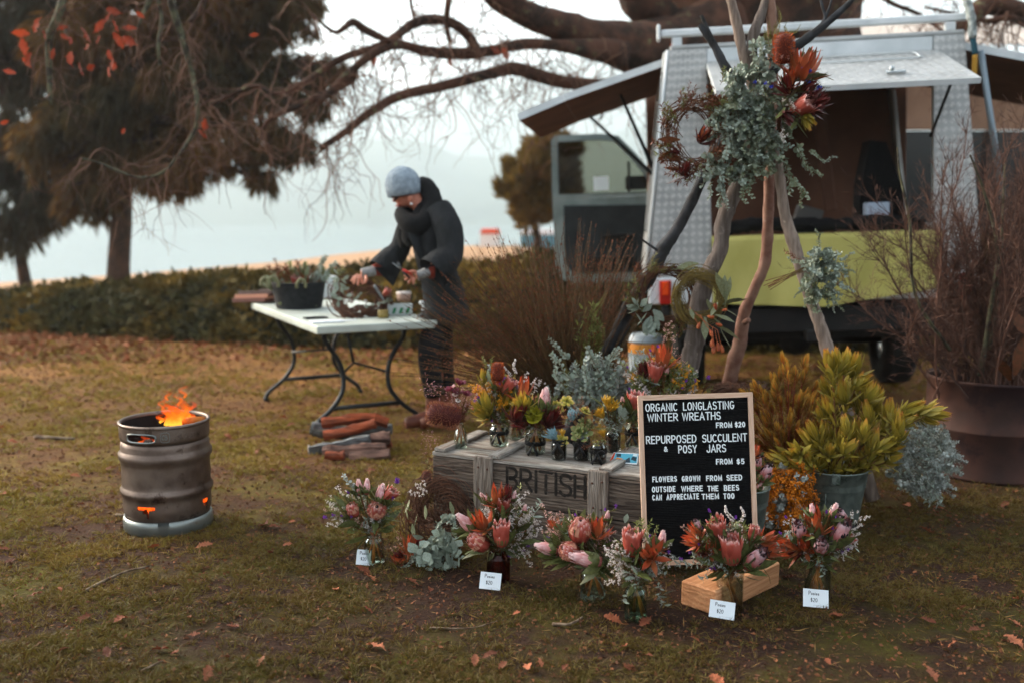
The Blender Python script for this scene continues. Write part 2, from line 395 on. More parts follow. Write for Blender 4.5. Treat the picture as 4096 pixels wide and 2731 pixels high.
# ---- grass
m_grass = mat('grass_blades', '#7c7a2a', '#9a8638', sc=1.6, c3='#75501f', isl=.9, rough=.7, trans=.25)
def paint_shade(m, f, y0=3.9, y1=6.6):
    """painted foreground shade: turf colour darkens round the stall, paler towards the bank"""
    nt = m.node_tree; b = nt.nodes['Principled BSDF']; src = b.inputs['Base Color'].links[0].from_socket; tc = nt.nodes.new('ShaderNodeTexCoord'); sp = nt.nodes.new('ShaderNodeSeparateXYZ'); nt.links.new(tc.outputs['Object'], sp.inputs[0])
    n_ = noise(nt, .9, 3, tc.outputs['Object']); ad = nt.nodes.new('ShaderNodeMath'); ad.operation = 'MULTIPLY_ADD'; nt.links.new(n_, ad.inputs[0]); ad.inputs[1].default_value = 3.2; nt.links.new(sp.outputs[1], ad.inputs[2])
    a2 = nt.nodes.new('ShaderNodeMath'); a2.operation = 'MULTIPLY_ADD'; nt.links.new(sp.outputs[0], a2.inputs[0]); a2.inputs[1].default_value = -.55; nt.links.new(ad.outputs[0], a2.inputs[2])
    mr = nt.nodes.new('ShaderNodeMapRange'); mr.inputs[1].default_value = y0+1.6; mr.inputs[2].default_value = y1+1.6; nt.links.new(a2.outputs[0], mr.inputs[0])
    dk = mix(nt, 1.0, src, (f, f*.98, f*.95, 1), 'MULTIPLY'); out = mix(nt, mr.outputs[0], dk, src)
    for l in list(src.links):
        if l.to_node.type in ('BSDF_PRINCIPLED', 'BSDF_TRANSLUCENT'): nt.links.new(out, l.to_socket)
paint_shade(m_grass, .42); paint_shade(m_ground, .46)  # shade over the near turf is put into the grass and ground colours
def grass(nc, nb, y0, y1, lw, ll):
    """short worn turf in loose tussocks; patches stay bare"""
    Y = nr.uniform(y0, y1, nc*2); X = nr.uniform(-1, 1, nc*2)*(Y*.56+.2)
    dens = .55+.8*vn(X, Y, .16, 1)+.5*vn(X, Y, .05, 4); bare = vn(X, Y, .5, 9)
    ok = (nr.uniform(0, 1, nc*2) < dens) & (bare < .32+nr.uniform(-.35, .35, nc*2))
    ok &= ~((X > .0) & (Y < 3.4) & (vn(X, Y, .5, 2)+.5*nr.uniform(-1, 1, nc*2) > -.05))
    X, Y = X[ok][:nc], Y[ok][:nc]; k = len(X)*nb; cs = np.repeat(nr.uniform(.5, 1.25, len(X)), nb); X = np.repeat(X, nb); Y = np.repeat(Y, nb)
    a = nr.uniform(0, 2*PI, k); rr = nr.uniform(0, .012, k)*cs*(1+.1*y0); X = X+rr*np.cos(a); Y = Y+rr*np.sin(a)
    Z = gh(X, Y)-.002; a = a+nr.normal(0, .5, k); d = np.stack([np.cos(a), np.sin(a), nr.uniform(.25, 2.2, k)], 1); d /= np.linalg.norm(d, axis=1)[:, None]
    L = nr.uniform(.45, 1, k)*ll*cs; s = np.cross(d, nr.normal(size=(k, 3))); s /= np.linalg.norm(s, axis=1)[:, None]; s *= lw*nr.uniform(.6, 1.2, (k, 1))
    p0 = np.stack([X, Y, Z], 1); bend = np.stack([.5*np.cos(a), .5*np.sin(a), -nr.uniform(.2, .8, k)], 1)
    p1 = p0+d*L[:, None]*.55; p2 = p1+(d+bend)*L[:, None]*.45; p2[:, 2] = np.maximum(p2[:, 2], Z+.003)
    V = np.stack([p0-s, p0+s, p1+s*.8, p1-s*.8, p2], 1).reshape(-1, 3); b = np.arange(k)[:, None]*5
    L_ = np.concatenate([b+np.array([0, 1, 2, 3]), b+np.array([3, 2, 4])], 1).reshape(-1)
    m = MB(); m.raw(V, L_, np.tile([4, 3], k)); return m
g = MB()
for a in ((13000, 11, 2.6, 4.6, .0014, .042), (11000, 8, 4.6, 7, .0024, .045), (8000, 7, 7, 10.8, .0042, .055)):
    q = grass(*a); T_ = q.T(); g.raw(T_[0], T_[1], T_[2])
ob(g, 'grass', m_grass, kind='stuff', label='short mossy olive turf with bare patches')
m_straw = mat('straw_bits', '#8a6c3c', c3='#5a4426', isl=1, rough=.9)
n = 9000; Y = nr.uniform(2.6, 8.5, n); X = nr.uniform(-1, 1, n)*(Y*.56+.2)
cr = MB(); cr.inst(diamT(1, .07, .3), frames(np.stack([X, Y, gh(X, Y)+.006], 1), np.stack([nr.normal(size=n), nr.normal(size=n), nr.normal(0, .2, n)], 1), None, nr.uniform(.02, .05, n)*(.7+Y*.1)))
ob(cr, 'dead_grass', m_straw, kind='stuff', label='dead straw-coloured grass blades lying on the turf')
# soil crumbs and bits of litter
m_crumb = mat('litter_bits', '#4a3020', c3='#7a4c30', isl=1, rough=.95)
n = 36000; Y = nr.uniform(2.6, 9.5, n)**1; X = nr.uniform(-1, 1, n)*(Y*.56+.2)
cr = MB(); cr.inst(diamT(1, .6, .5), frames(np.stack([X, Y, gh(X, Y)+.004], 1), np.stack([nr.normal(size=n), nr.normal(size=n), nr.normal(0, .35, n)], 1), None, nr.uniform(.005, .022, n)*(.6+Y*.12)))
ob(cr, 'leaf_litter', m_crumb, kind='stuff', label='crumbled brown leaf litter on the turf')

# ---- fallen oak leaves, one by one
m_leaf = [mat('oak_leaf_'+str(i), a, b, sc=25, rough=.75, bump=.001, trans=.15, objrnd=.4) for i, (a, b) in enumerate((('#8a4e32', '#6a3822'), ('#a8684a', '#824a30'), ('#5e3020', '#7a4228')))]
def oak_leaf_mesh(seed, mt):
    r = random.Random(seed); n = 13; V = []; t = []
    for i in range(n):
        s = i/(n-1); w = (.30*math.sin(PI*min(1, s*.93+.04))**.8)*(1 if i % 2 else .55)+.01
        z = .10*math.sin(s*3+seed)+.04*r.uniform(-1, 1); zl = z+w*r.uniform(.0, .9); zr = z+w*r.uniform(0, .9)
        V += [(-w*r.uniform(.85, 1.15), s-.0, zl), (0, s, z), (w*r.uniform(.85, 1.15), s, zr)]
    F = []
    for i in range(n-1):
        a = 3*i; F += [[a, a+1, a+4, a+3], [a+1, a+2, a+5, a+4]]
    V += [(-.012, -.16, .02), (.012, -.16, .02)]; F.append([len(V)-2, len(V)-1, 2, 0][:4])
    V = [(x, y-.5, z+.03) for x, y, z in V]
    mm = MB(); mm.add(V, F); return mm.mesh('fallen_leaf', mt)
leaf_meshes = [oak_leaf_mesh(i, m_leaf[i % 3]) for i in range(9)]
big = [(1062, 2113, 44), (1500, 2600, 46), (430, 2620, 36), (700, 2620, 30), (1345, 2362, 26), (1080, 2225, 24), (1960, 2640, 34), (2010, 2680, 30), (1475, 2450, 22), (2065, 2470, 24),
       (1150, 2190, 20), (3155, 2315, 42), (3345, 2470, 34), (4060, 2505, 30), (2500, 2595, 26), (2595, 2635, 20), (3630, 2030, 28), (3560, 2040, 24), (2780, 2570, 24), (2160, 2670, 24), (2260, 2690, 26),
       (620, 2070, 18), (1045, 2660, 28), (140, 2215, 18), (255, 2195, 16), (240, 2370, 18), (160, 2590, 22), (1100, 2120, 28), (760, 2480, 20), (910, 2640, 20), (3990, 2170, 18), (2140, 2130, 18)]
pts = [(G(x, y), s/FPX*G(x, y).y*1.9) for x, y, s in big]
for i in range(235):
    Yy = rnd.uniform(2.75, 9.8)**1.0; Xx = rnd.uniform(-1, 1)*(Yy*.54)
    if .25 < Xx < 1.5 and 3.3 < Yy < 4.3: continue
    pts.append((Vector((Xx, Yy, 0)), rnd.uniform(.03, .075)))
for i in range(60):
    Xx = rnd.uniform(-6, 0); pts.append((Vector((Xx, rnd.uniform(9.2, 11.3), 0)), rnd.uniform(.05, .09)))
for i, (p, s) in enumerate(pts[:298]):
    Mx = Matrix.Translation((p.x, p.y, float(gh(p.x, p.y))+.012)) @ Euler((rnd.uniform(-.5, .5), rnd.uniform(-.5, .5), rnd.uniform(0, 6.3))).to_matrix().to_4x4() @ Matrix.Diagonal((s, s, s*.8, 1))
    o = put(leaf_meshes[i % 9], 'fallen_leaf', None, Mx)
    tag(o, 'dry russet oak leaf lying loose on the worn turf', 'leaf', 'fallen oak leaves on the grass')
lm = MB(); n = 5200; Y = 9.1+2.6*nr.uniform(0, 1, n)**.7; X = nr.uniform(-8, 1.5, n)
lm.inst(diamT(1, .6, .5), frames(np.stack([X, Y, gh(X, Y)+.02], 1), np.stack([nr.normal(size=n), nr.normal(size=n), nr.normal(0, .4, n)], 1), None, nr.uniform(.04, .09, n)))
ob(lm, 'leaf_drift', mat('drift_leaves', '#8a4f30', c3='#6a4a28', isl=1, rough=.9), kind='stuff', label='drift of rusty leaves along the foot of the bank')
# twigs on the ground
m_twig = mat('twig_bark', '#4a3a2c', '#7a6a58', sc=30, rough=.9, bump=.001)
for (x0, y0, x1, y1, r_, lab) in ((345, 2365, 598, 2272, .006, 'thin pale stick lying on the turf at lower left of the keg'), (465, 2062, 520, 2085, .008, 'short stub of stick poking out beside the keg foot'),
        (2210, 2500, 2330, 2478, .006, 'mossy dark twig on the grass in front of the amber jar'), (1720, 2515, 1990, 2492, .003, 'long thin dark twig lying in the front grass'),
        (140, 1750, 300, 1760, .014, 'lichened stick lying on mossy turf left of the keg'), (565, 2690, 655, 2655, .004, 'pale bent twig near the lower left corner')):
    a, b = G(x0, y0), G(x1, y1); mid = (a+b)/2+Vector((rnd.uniform(-.03, .03), rnd.uniform(-.05, .05), .012))
    q = MB(); tube(q, spath([tuple(a+Vector((0, 0, .006))), tuple(mid), tuple(b+Vector((0, 0, .01)))], 5), np.linspace(r_, r_*.6, 11), 6, noise=.15)
    tag(ob(q, 'twig', m_twig, label=lab), cat='twig', group='sticks lying on the turf')

# ---- bank of low evergreen ground cover behind the lawn
def bank_top(x): return np.interp(x, [-12, -7, -6, -5, -4, -3, -2.3, -1.4, -.6, 0, 1, 4, 9], [.27, .32, .38, .50, .64, .68, .65, .69, .8, .9, .98, 1.05, 1.05])+.05*vn(x, x*0, .8, 4)+.05*vn(x, x*0, .25, 6)
def bank_front(x): return np.interp(x, [-12, -6, -3, -1.5, 3, 9], [11.9, 11.6, 10.6, 10.2, 10.0, 10.0])
xs = np.linspace(-13, 9, 200); V = []; nk = 14
for k in range(nk):
    s = k/(nk-1); y = bank_front(xs)+s*3.2; z = bank_top(xs)*(np.sin(min(s*2.4, 1)*PI/2)**.8)*(1-.9*max(0, s-.7)/.3)
    V.append(np.stack([xs, y+.1*vn(xs, y, .6), z-.08+.07*vn(xs, y, .5, 2)*min(1, s*6)], 1))
V = np.concatenate(V); nx = len(xs); i = (np.arange(nk-1)[:, None]*nx+np.arange(nx-1)[None, :]).reshape(-1)
m_bank = mat('bank_core', '#1c2114', '#2a2a1a', sc=5, rough=1)
m_bleaf = mat('bank_leaves', '#40391f', '#8c6e2e', sc=.9, c3='#40442e', isl=.6, rough=.8, spec=.1, trans=.1, lo=.42, hi=.68)
hb = MB(); hb.raw(V, np.stack([i, i+1, i+1+nx, i+nx], 1).reshape(-1), np.full(len(i), 4), m=0)
n = 46000; xi = nr.uniform(-12, 8.5, n); s = nr.uniform(0, 1, n)**1.4; y = bank_front(xi)+s*3.0
z = bank_top(xi)*(np.sin(np.minimum(s*2.4, 1)*PI/2)**.8)*(1-.9*np.clip(s-.7, 0, 1)/.3)+.07*vn(xi, y, .5, 2)*np.minimum(1, s*6)
dd = np.stack([nr.normal(0, .8, n), nr.normal(-.5, .7, n), nr.uniform(-.2, 1.2, n)], 1)
hb.inst(diamT(1, .55, .4), frames(np.stack([xi, y, z-.05], 1)+nr.normal(0, .03, (n, 3)), dd, None, nr.uniform(.05, .14, n)), m=1)
bk = ob(hb, 'ground_cover_bank', [m_bank, m_bleaf], kind='stuff', label='long bank of dense evergreen ground cover behind the lawn')

# ---- trees
m_bark = mat('oak_bark', '#2c211a', '#54382a', sc=5, rough=.95, bump=.02, bsc=22, wear=('#6a6a4a', 9, .60))
m_lich = mat('lichen_bark', '#332c24', '#56553f', sc=16, rough=.95, bump=.006, bsc=60, wear=('#7c806c', 30, .60))
m_tw = mat('dark_twigs', '#4a342a', c3='#84604c', isl=.8, rough=.9)
m_pbark = mat('pine_bark', '#2c2018', '#4a3426', sc=4, rough=.95, bump=.02)
m_pine = mat('pine_strands', '#3c3018', '#7c541e', sc=.45, c3='#443e22', isl=.6, rough=.8, trans=.45, lo=.40, hi=.66)
m_pine2 = mat('pine_strands_dark', '#332c1c', '#4c3a20', sc=.6, c3='#3e4030', isl=.7, rough=.8, trans=.4)
def strands(mb, n, blobs, ln, w, droop=1.0, m=0):
    """hanging needle strands through the volume of several leafy masses"""
    wt = np.array([b[3]**2 for b in blobs]); ii = nr.choice(len(blobs), n, p=wt/wt.sum()); B = np.array(blobs)[ii]
    v = nr.normal(size=(n, 3)); v /= np.linalg.norm(v, axis=1)[:, None]; v *= nr.uniform(.35, 1, (n, 1))**.5
    # clump: pull towards a limited set of sprays
    c = nr.normal(size=(len(blobs)*46, 3)); c /= np.linalg.norm(c, axis=1)[:, None]; c *= nr.uniform(.3, 1, (len(c), 1))**.6
    pick = c[(ii*46+nr.integers(0, 46, n))]; v = pick*.86+v*.2
    p = B[:, :3]+v*B[:, 3:4]*np.array([1, .8, .8])
    d = v*.5+np.stack([nr.normal(0, .25, n), nr.normal(0, .25, n), -droop*nr.uniform(.5, 1.3, n)], 1); d /= np.linalg.norm(d, axis=1)[:, None]
    L = nr.uniform(.5, 1.2, n)*ln
    mb.inst(diamT(1, 1, .3), frames(p, d, None, np.stack([np.full(n, w), L, np.full(n, w)], 1)), m=m)
def tree_limb(mb, a, b, r0, r1, k=5, wob=.15, sides=8, m=0):
    a = np.array(a, float); b = np.array(b, float); L = np.linalg.norm(b-a); pts = [a+(b-a)*i/k+(nr.normal(0, wob*L/k, 3) if 0 < i < k else 0) for i in range(k+1)]
    P_ = spath(pts, 4); tube(mb, P_, np.linspace(r0, r1, len(P_)), sides, m=m, noise=.06); return P_
def pine(x, y, z0, trunk_r, blobs, n, ln, w, mt, label, lean=0, fork=None):
    t = thing('pine_tree', label, 'tree', (x, y, z0))
    q = MB(); top = max(b[2] for b in blobs)
    tp = tree_limb(q, (x, y, z0-.2), (x+lean, y, top), trunk_r, trunk_r*.35, 6, .12, 12); ob(q, 'trunk', m_pbark, t)
    for bl in blobs:
        q = MB(); s = tp[min(len(tp)-1, int(len(tp)*.35+rnd.random()*len(tp)*.3))]
        pp = tree_limb(q, s, bl[:3], trunk_r*.4, .03, 5, .25)
        for k in range(7):
            e = np.array(bl[:3])+nr.normal(0, 1, 3)*bl[3]*.6; tree_limb(q, pp[rnd.randrange(len(pp)//2, len(pp))], e, .03, .008, 3, .2, 4)
        ob(q, 'limb', m_pbark, t)
    c = MB(); strands(c, n, blobs, ln, w); ob(c, 'crown', mt, t, kind='stuff')
def at(x, y, Y, r): p = P(x, y, Y); return (p.x, p.y, p.z, r*Y/FPX)
Yp = 17
pine(P(455, 1130, Yp).x, Yp, float(gh(-6.8, Yp))-.1, .21,
     [at(520, 60, Yp, 330), at(850, 60, Yp, 260), at(700, 330, Yp, 270), at(980, 330, Yp, 200), at(1130, 40, Yp, 190), at(470, 430, Yp, 260), at(860, 560, Yp, 190), at(640, 640, Yp, 160), at(1050, 540, Yp, 130), at(360, 760, Yp, 150), at(1180, 300, Yp+1, 130),
      at(760, -250, Yp, 500), at(300, 180, Yp, 200), at(230, 560, Yp, 190), at(520, 600, Yp, 150), at(720, 700, Yp, 110), at(1170, 560, Yp, 100), at(1250, 400, Yp, 90), at(1310, 260, Yp, 80), at(1060, 700, Yp, 60), at(560, 250, Yp+1, 260), at(820, 180, Yp+1, 260)],
     44000, .36, .05, m_pine, 'large drooping bronze-green pine left of the table', lean=.4)
Yq = 19
pine(P(115, 1180, Yq).x, Yq, float(gh(-9.2, Yq))-.1, .12,
     [at(180, 800, Yq, 150), at(50, 930, Yq, 120), at(60, 500, Yq, 260), at(260, 640, Yq, 200), at(120, 820, Yq, 170), at(20, 200, Yq, 260), at(-160, 600, Yq, 250), at(230, 350, Yq, 200), at(-100, -100, Yq, 420), at(300, 30, Yq, 250)],
     20000, .36, .05, m_pine2, 'smaller dark pine with thin trunk at the far left edge', lean=-.3)
# wispy dead lower branches of the two pines
for i, (x0, y0, x1, y1) in enumerate(((430, 900, 60, 1010), (430, 860, 760, 1030), (120, 930, 330, 1080), (120, 900, -60, 1060), (470, 930, 700, 1000))): pass
# round bush beyond the vehicle door
bx = P(2140, 900, 19)
t = thing('bushy_tree', 'blurred golden-green bush beyond the open vehicle door', 'tree', (bx.x, 19, -.3))
q = MB(); tree_limb(q, (bx.x, 19, -.4), (bx.x, 19, 1.6), .12, .05); ob(q, 'trunk', m_pbark, t)
c = MB(); strands(c, 15000, [at(2130, 690, 19, 130), at(2190, 590, 19, 90), at(2090, 770, 19, 100), at(2220, 800, 19, 110), at(2200, 680, 19, 130), at(2130, 860, 19, 90), at(2250, 620, 19, 80)], .24, .05, -.6)
ob(c, 'crown', mat('bush_gold', '#6a5524', '#8a6c30', sc=1.2, c3='#4a4424', isl=.7, trans=.3, rough=.8), t, kind='stuff')
# second, twiggy bare shrub at its foot
q = MB(); b0 = P(2060, 960, 17)
for k in range(70):
    e = (b0.x+rnd.gauss(0, .55), 17+rnd.gauss(0, .4), rnd.uniform(.1, 1.0)); tree_limb(q, (b0.x+rnd.gauss(0, .1), 17, -.3), e, .014, .005, 3, .3, 3)
tag(ob(q, 'bare_shrub', m_tw, label='bare brown twiggy shrub at the foot of the golden bush', origin=(b0.x, 17, -.3)), cat='shrub')

# ---- the oak: trunk behind the vehicle, limbs reaching out over the stall
oakp = P(3020, 853, 12.2)
oak = thing('oak_tree', 'huge bare oak behind the vehicle with limbs sweeping over the table', 'tree', (oakp.x, 12.2, 0))
YT = 12.2
def pp(l, dY=0): return [tuple(P(x, y, Y+dY))+(r*Y/FPX,) for x, y, Y, r in l]
def limb(l, name='limb', mt=None, k=5, sides=12, noise_=.06, extra=None):
    A = spath(pp(l), k); q = MB(); tube(q, A[:, :3], A[:, 3], sides, noise=noise_)
    ob(q, name, mt or m_bark, oak); return A
q = MB(); A = spath(pp([(3000, 1400, YT, 390), (3010, 1000, YT, 360), (3020, 600, YT, 350), (3020, 300, YT, 370), (3000, 60, YT, 420), (2980, -300, YT, 430), (2960, -900, YT, 330)]), 6)
tube(q, A[:, :3], A[:, 3], 26, noise=.05); ob(q, 'trunk', m_bark, oak)
L1 = limb([(2900, 150, YT-.9, 170), (2650, 205, YT-1.2, 125), (2400, 160, 10.6, 78), (2260, 110, 10.3, 62), (2130, 70, 10.0, 52), (2010, 0, 9.7, 50), (1900, -90, 9.4, 44)])
L1b = limb([(2700, -420, YT-.8, 130), (2560, -60, 11, 90), (2620, 60, 11.2, 80), (2780, 240, 11.4, 90)])
L2 = limb([(2480, 210, 10.6, 60), (2250, 185, 10.1, 24), (2100, 178, 9.9, 22), (1960, 205, 9.7, 22), (1840, 216, 9.6, 24), (1700, 205, 9.4, 20), (1590, 180, 9.2, 17), (1480, 225, 9, 17), (1360, 330, 8.9, 14), (1270, 420, 8.8, 10)])
L3 = limb([(2620, 300, 10.6, 40), (2470, 335, 10.4, 22), (2300, 335, 10.2, 25), (2180, 312, 10, 27), (2063, 277, 9.8, 26), (1976, 292, 9.6, 22), (1773, 345, 9.4, 20), (1600, 385, 9.2, 19), (1482, 450, 9.1, 17), (1366, 540, 9, 14), (1283, 592, 8.9, 12)])
L4 = limb([(1905, 200, 9.7, 20), (1883, 160, 9.6, 19), (1830, 105, 9.5, 20), (1743, 79, 9.4, 20), (1656, 95, 9.3, 19), (1586, 145, 9.2, 17), (1510, 190, 9.1, 16), (1366, 235, 9, 14), (1220, 331, 8.9, 12), (1103, 377, 8.8, 10), (1016, 345, 8.8, 8), (842, 420, 8.7, 6)])
L5 = limb([(1800, 170, 9.4, 9), (1785, 90, 9.4, 11), (1795, 0, 9.3, 12), (1800, -60, 9.2, 12)])
L6 = limb([(1560, 170, 9.1, 12), (1460, 120, 9, 16), (1410, 90, 8.9, 14), (1340, 130, 8.8, 8), (1250, 60, 8.8, 6)])
L7 = limb([(1430, 300, 9, 10), (1365, 348, 8.9, 14), (1208, 418, 8.8, 13), (1074, 482, 8.7, 9), (1045, 560, 8.7, 5)])
L9 = limb([(2560, 280, 10.4, 9), (2500, 300, 10.2, 9), (2440, 380, 10, 7), (2400, 480, 9.9, 4)])
L8 = limb([(1660, 80, 9.3, 7), (1648, 40, 9.3, 6), (1640, -20, 9.3, 7)])
R1 = limb([(4500, 260, 9.4, 60), (4250, 130, 9.4, 55), (4096, 60, 9.4, 42), (3960, 20, 9.4, 40), (3870, 80, 9.3, 32), (3830, 150, 9.3, 16)])
R3 = limb([(3450, -80, 9.6, 9), (3560, 10, 9.6, 9), (3680, 60, 9.5, 7), (3800, 150, 9.5, 5), (3860, 190, 9.5, 3)])
R2 = limb([(4200, 150, 9.3, 18), (4050, 75, 9.3, 14), (3950, 85, 9.3, 11), (3840, 60, 9.3, 7), (3700, 30, 9.5, 5)])
# near, lichened branches hanging into the upper left corner (about 7.5 m away)
N1 = limb([(330, -300, 7.6, 22), (262, -40, 7.6, 17), (235, 60, 7.5, 16), (198, 145, 7.5, 15), (196, 260, 7.5, 12), (203, 418, 7.4, 8)], 'branch', m_lich)
N2 = limb([(640, -200, 7.6, 8), (635, 0, 7.6, 7), (647, 75, 7.6, 8), (633, 190, 7.5, 7), (640, 262, 7.5, 5)], 'branch', m_lich)
N3 = limb([(650, -250, 7.7, 20), (684, 0, 7.7, 16), (726, 145, 7.7, 14), (767, 290, 7.7, 10), (790, 420, 7.6, 9), (778, 523, 7.6, 8), (700, 640, 7.5, 6), (639, 697, 7.5, 6), (540, 708, 7.4, 5), (406, 656, 7.4, 5), (325, 633, 7.3, 3)], 'branch', m_lich)
N4 = limb([(620, -60, 7.6, 12), (590, 20, 7.6, 10), (560, 90, 7.5, 5), (540, 130, 7.5, 3)], 'branch', m_lich)
N5 = limb([(830, -100, 7.9, 16), (810, 20, 7.9, 12), (760, 90, 7.8, 8)], 'branch', m_bark)
# fine drooping twigs
tw = MB(); leaves_pts = []
def twig(p, d, L, r, depth=0, droop=.12):
    n = max(4, int(L/.07)); pts = [np.array(p, float)]; d = np.array(d, float)/np.linalg.norm(d)
    for i in range(n):
        d = d + nr.normal(0, .34, 3) + np.array([0, 0, -droop]); d /= np.linalg.norm(d); pts.append(pts[-1]+d*L/n)
    tube(tw, np.array(pts), np.linspace(r, r*.35, n+1), 3, cap=False)
    if depth < 2:
        for k in range(rnd.choice((1, 2, 3)) if depth == 0 else rnd.choice((0, 1, 2))):
            j = rnd.randrange(1, n); twig(pts[j], d+nr.normal(0, .8, 3), L*rnd.uniform(.3, .6), r*.6, depth+1, droop)
    leaves_pts.append(pts[-1])
for A, n_, Ls, r_ in ((L2, 46, .75, .007), (L3, 60, .8, .007), (L4, 46, .75, .007), (L1, 22, .7, .008), (L5, 6, .4, .006), (L6, 16, .6, .006), (L7, 26, .55, .006), (L8, 5, .4, .005), (R1, 34, .7, .008), (R2, 34, .6, .006), (R3, 40, .5, .005), (N1, 34, .45, .004), (N2, 12, .3, .004), (N3, 60, .5, .0045), (N4, 10, .35, .004), (N5, 8, .4, .004)):
    for k in range(int(n_*1.4)):
        a = A[rnd.randrange(0, len(A))]
        twig(a[:3], (rnd.gauss(0, .7), rnd.gauss(0, .5), rnd.gauss(-.35, .6)), Ls*rnd.uniform(.4, 1.5), r_*rnd.uniform(.6, 1.2), 0, .16)
ob(tw, 'twigs', m_tw, oak, kind='stuff')
# orange leaves still on the near branches
m_ol = mat('orange_oak_leaf', '#a4472a', '#8a361c', sc=20, rough=.6, trans=.3, objrnd=.2)
ol = [oak_leaf_mesh(20+i, m_ol) for i in range(4)]
for (x, y, s) in ((150, 105, 36), (85, 133, 34), (95, 190, 36), (118, 232, 30), (40, 290, 26), (240, 110, 26), (285, 155, 40), (345, 140, 38), (350, 190, 26), (400, 105, 34), (455, 45, 38), (465, 105, 26), (470, 160, 36), (515, 165, 40), (520, 115, 28), (430, 75, 22),
        (285, 235, 36), (215, 215, 24), (330, 280, 30), (365, 270, 30), (440, 220, 24), (450, 250, 26), (455, 270, 24), (440, 290, 24), (180, 140, 24), (560, 60, 20), (18, 490, 20), (820, 500, 28), (815, 535, 28), (495, 525, 18), (1015, 140, 20), (105, 250, 24), (2020, 215, 34), (1985, 205, 26), (1795, 240, 30), (1500, 240, 28), (2700, 175, 26), (3985, 35, 26), (395, 160, 22), (260, 150, 22)):
    Yl = 7.45 if x < 1200 else 9.6; p = P(x, y, Yl+rnd.uniform(-.1, .1)); s = s/FPX*Yl*1.75
    put(ol[rnd.randrange(4)], 'leaf', oak, Matrix.Translation(p) @ Euler((R(90)+rnd.uniform(-.7, .7), rnd.uniform(-.9, .9), rnd.uniform(-.9, .9))).to_matrix().to_4x4() @ Matrix.Rotation(rnd.uniform(0, 6.3), 4, 'Z') @ Matrix.Diagonal((s, s, s, 1)), label=None)
# ================================================================ stroke lettering
def arc(cx, cy, rx, ry, a0, a1, n=10): return [(cx+rx*math.cos(R(a0+(a1-a0)*i/n)), cy+ry*math.sin(R(a0+(a1-a0)*i/n))) for i in range(n+1)]
GL = {
 'A': (.62, [[(0, 0), (.31, 1), (.62, 0)], [(.12, .34), (.50, .34)]]),
 'B': (.55, [[(0, 0), (0, 1), (.28, 1)]+arc(.28, .76, .22, .24, 90, -90)+[(0, .52)], [(.26, .52)]+arc(.28, .26, .26, .26, 90, -90)+[(0, 0)]]),
 'C': (.56, [arc(.30, .5, .30, .5, 48, 312, 18)]),
 'D': (.56, [[(0, 0), (0, 1), (.2, 1)]+arc(.2, .5, .36, .5, 90, -90, 12)+[(0, 0)]]),
 'E': (.48, [[(.48, 1), (0, 1), (0, 0), (.48, 0)], [(0, .52), (.42, .52)]]),
 'F': (.46, [[(.46, 1), (0, 1), (0, 0)], [(0, .52), (.40, .52)]]),
 'G': (.58, [arc(.30, .5, .30, .5, 48, 360-35, 18)+[(.58, .44), (.34, .44)]]),
 'H': (.55, [[(0, 0), (0, 1)], [(.55, 0), (.55, 1)], [(0, .52), (.55, .52)]]),
 'I': (.06, [[(.03, 0), (.03, 1)]]),
 'J': (.42, [[(.42, 1), (.42, .26)]+arc(.21, .24, .21, .24, 0, -180, 10)]),
 'L': (.44, [[(0, 1), (0, 0), (.44, 0)]]),
 'M': (.66, [[(0, 0), (.02, 1), (.33, .12), (.64, 1), (.66, 0)]]),
 'N': (.56, [[(0, 0), (0, 1), (.56, 0), (.56, 1)]]),
 'O': (.60, [arc(.30, .5, .30, .5, 90, 450, 22)]),
 'P': (.52, [[(0, 0), (0, 1), (.26, 1)]+arc(.26, .73, .26, .27, 90, -90)+[(0, .46)]]),
 'R': (.54, [[(0, 0), (0, 1), (.26, 1)]+arc(.26, .74, .25, .26, 90, -90)+[(0, .48)], [(.22, .48), (.54, 0)]]),
 'S': (.52, [arc(.26, .75, .24, .25, 30, 270, 12)+arc(.26, .25, .26, .25, 90, -150, 12)[1:]]),
 'T': (.56, [[(0, 1), (.56, 1)], [(.28, 1), (.28, 0)]]),
 'U': (.54, [[(0, 1), (0, .27)]+arc(.27, .27, .27, .27, 180, 360, 12)+[(.54, 1)]]),
 'W': (.82, [[(0, 1), (.2, 0), (.41, .9), (.62, 0), (.82, 1)]]),
 'Y': (.60, [[(0, 1), (.3, .48), (.6, 1)], [(.3, .48), (.3, 0)]]),
 '&': (.60, [[(.6, 0), (.16, .62)]+arc(.28, .80, .15, .18, 200, -20, 10)+[(.10, .40)]+arc(.22, .22, .20, .22, 140, 300, 8)+[(.58, .38)]]),
 '$': (.50, [arc(.25, .70, .23, .20, 30, 270, 10)+arc(.25, .30, .25, .20, 90, -150, 10)[1:], [(.25, -.08), (.25, 1.08)]]),
 '2': (.50, [arc(.25, .74, .24, .26, 160, -30, 10)+[(0, 0), (.5, 0)]]),
 '0': (.54, [arc(.27, .5, .27, .5, 90, 450, 20)]),
 '5': (.48, [[(.44, 1), (.06, 1), (.03, .56)]+arc(.22, .32, .26, .32, 100, -140, 12)]),
 'o': (.34, [arc(.17, .2, .17, .2, 90, 450, 12)]),
 's': (.26, [arc(.13, .3, .12, .1, 30, 260, 8)+arc(.13, .1, .13, .1, 90, -150, 8)[1:]]),
 'i': (.06, [[(.03, 0), (.03, .36)], [(.03, .52), (.04, .56)]]),
 'e': (.32, [[(.02, .2), (.3, .22)]+arc(.16, .2, .15, .2, 10, 320, 12)]),
}
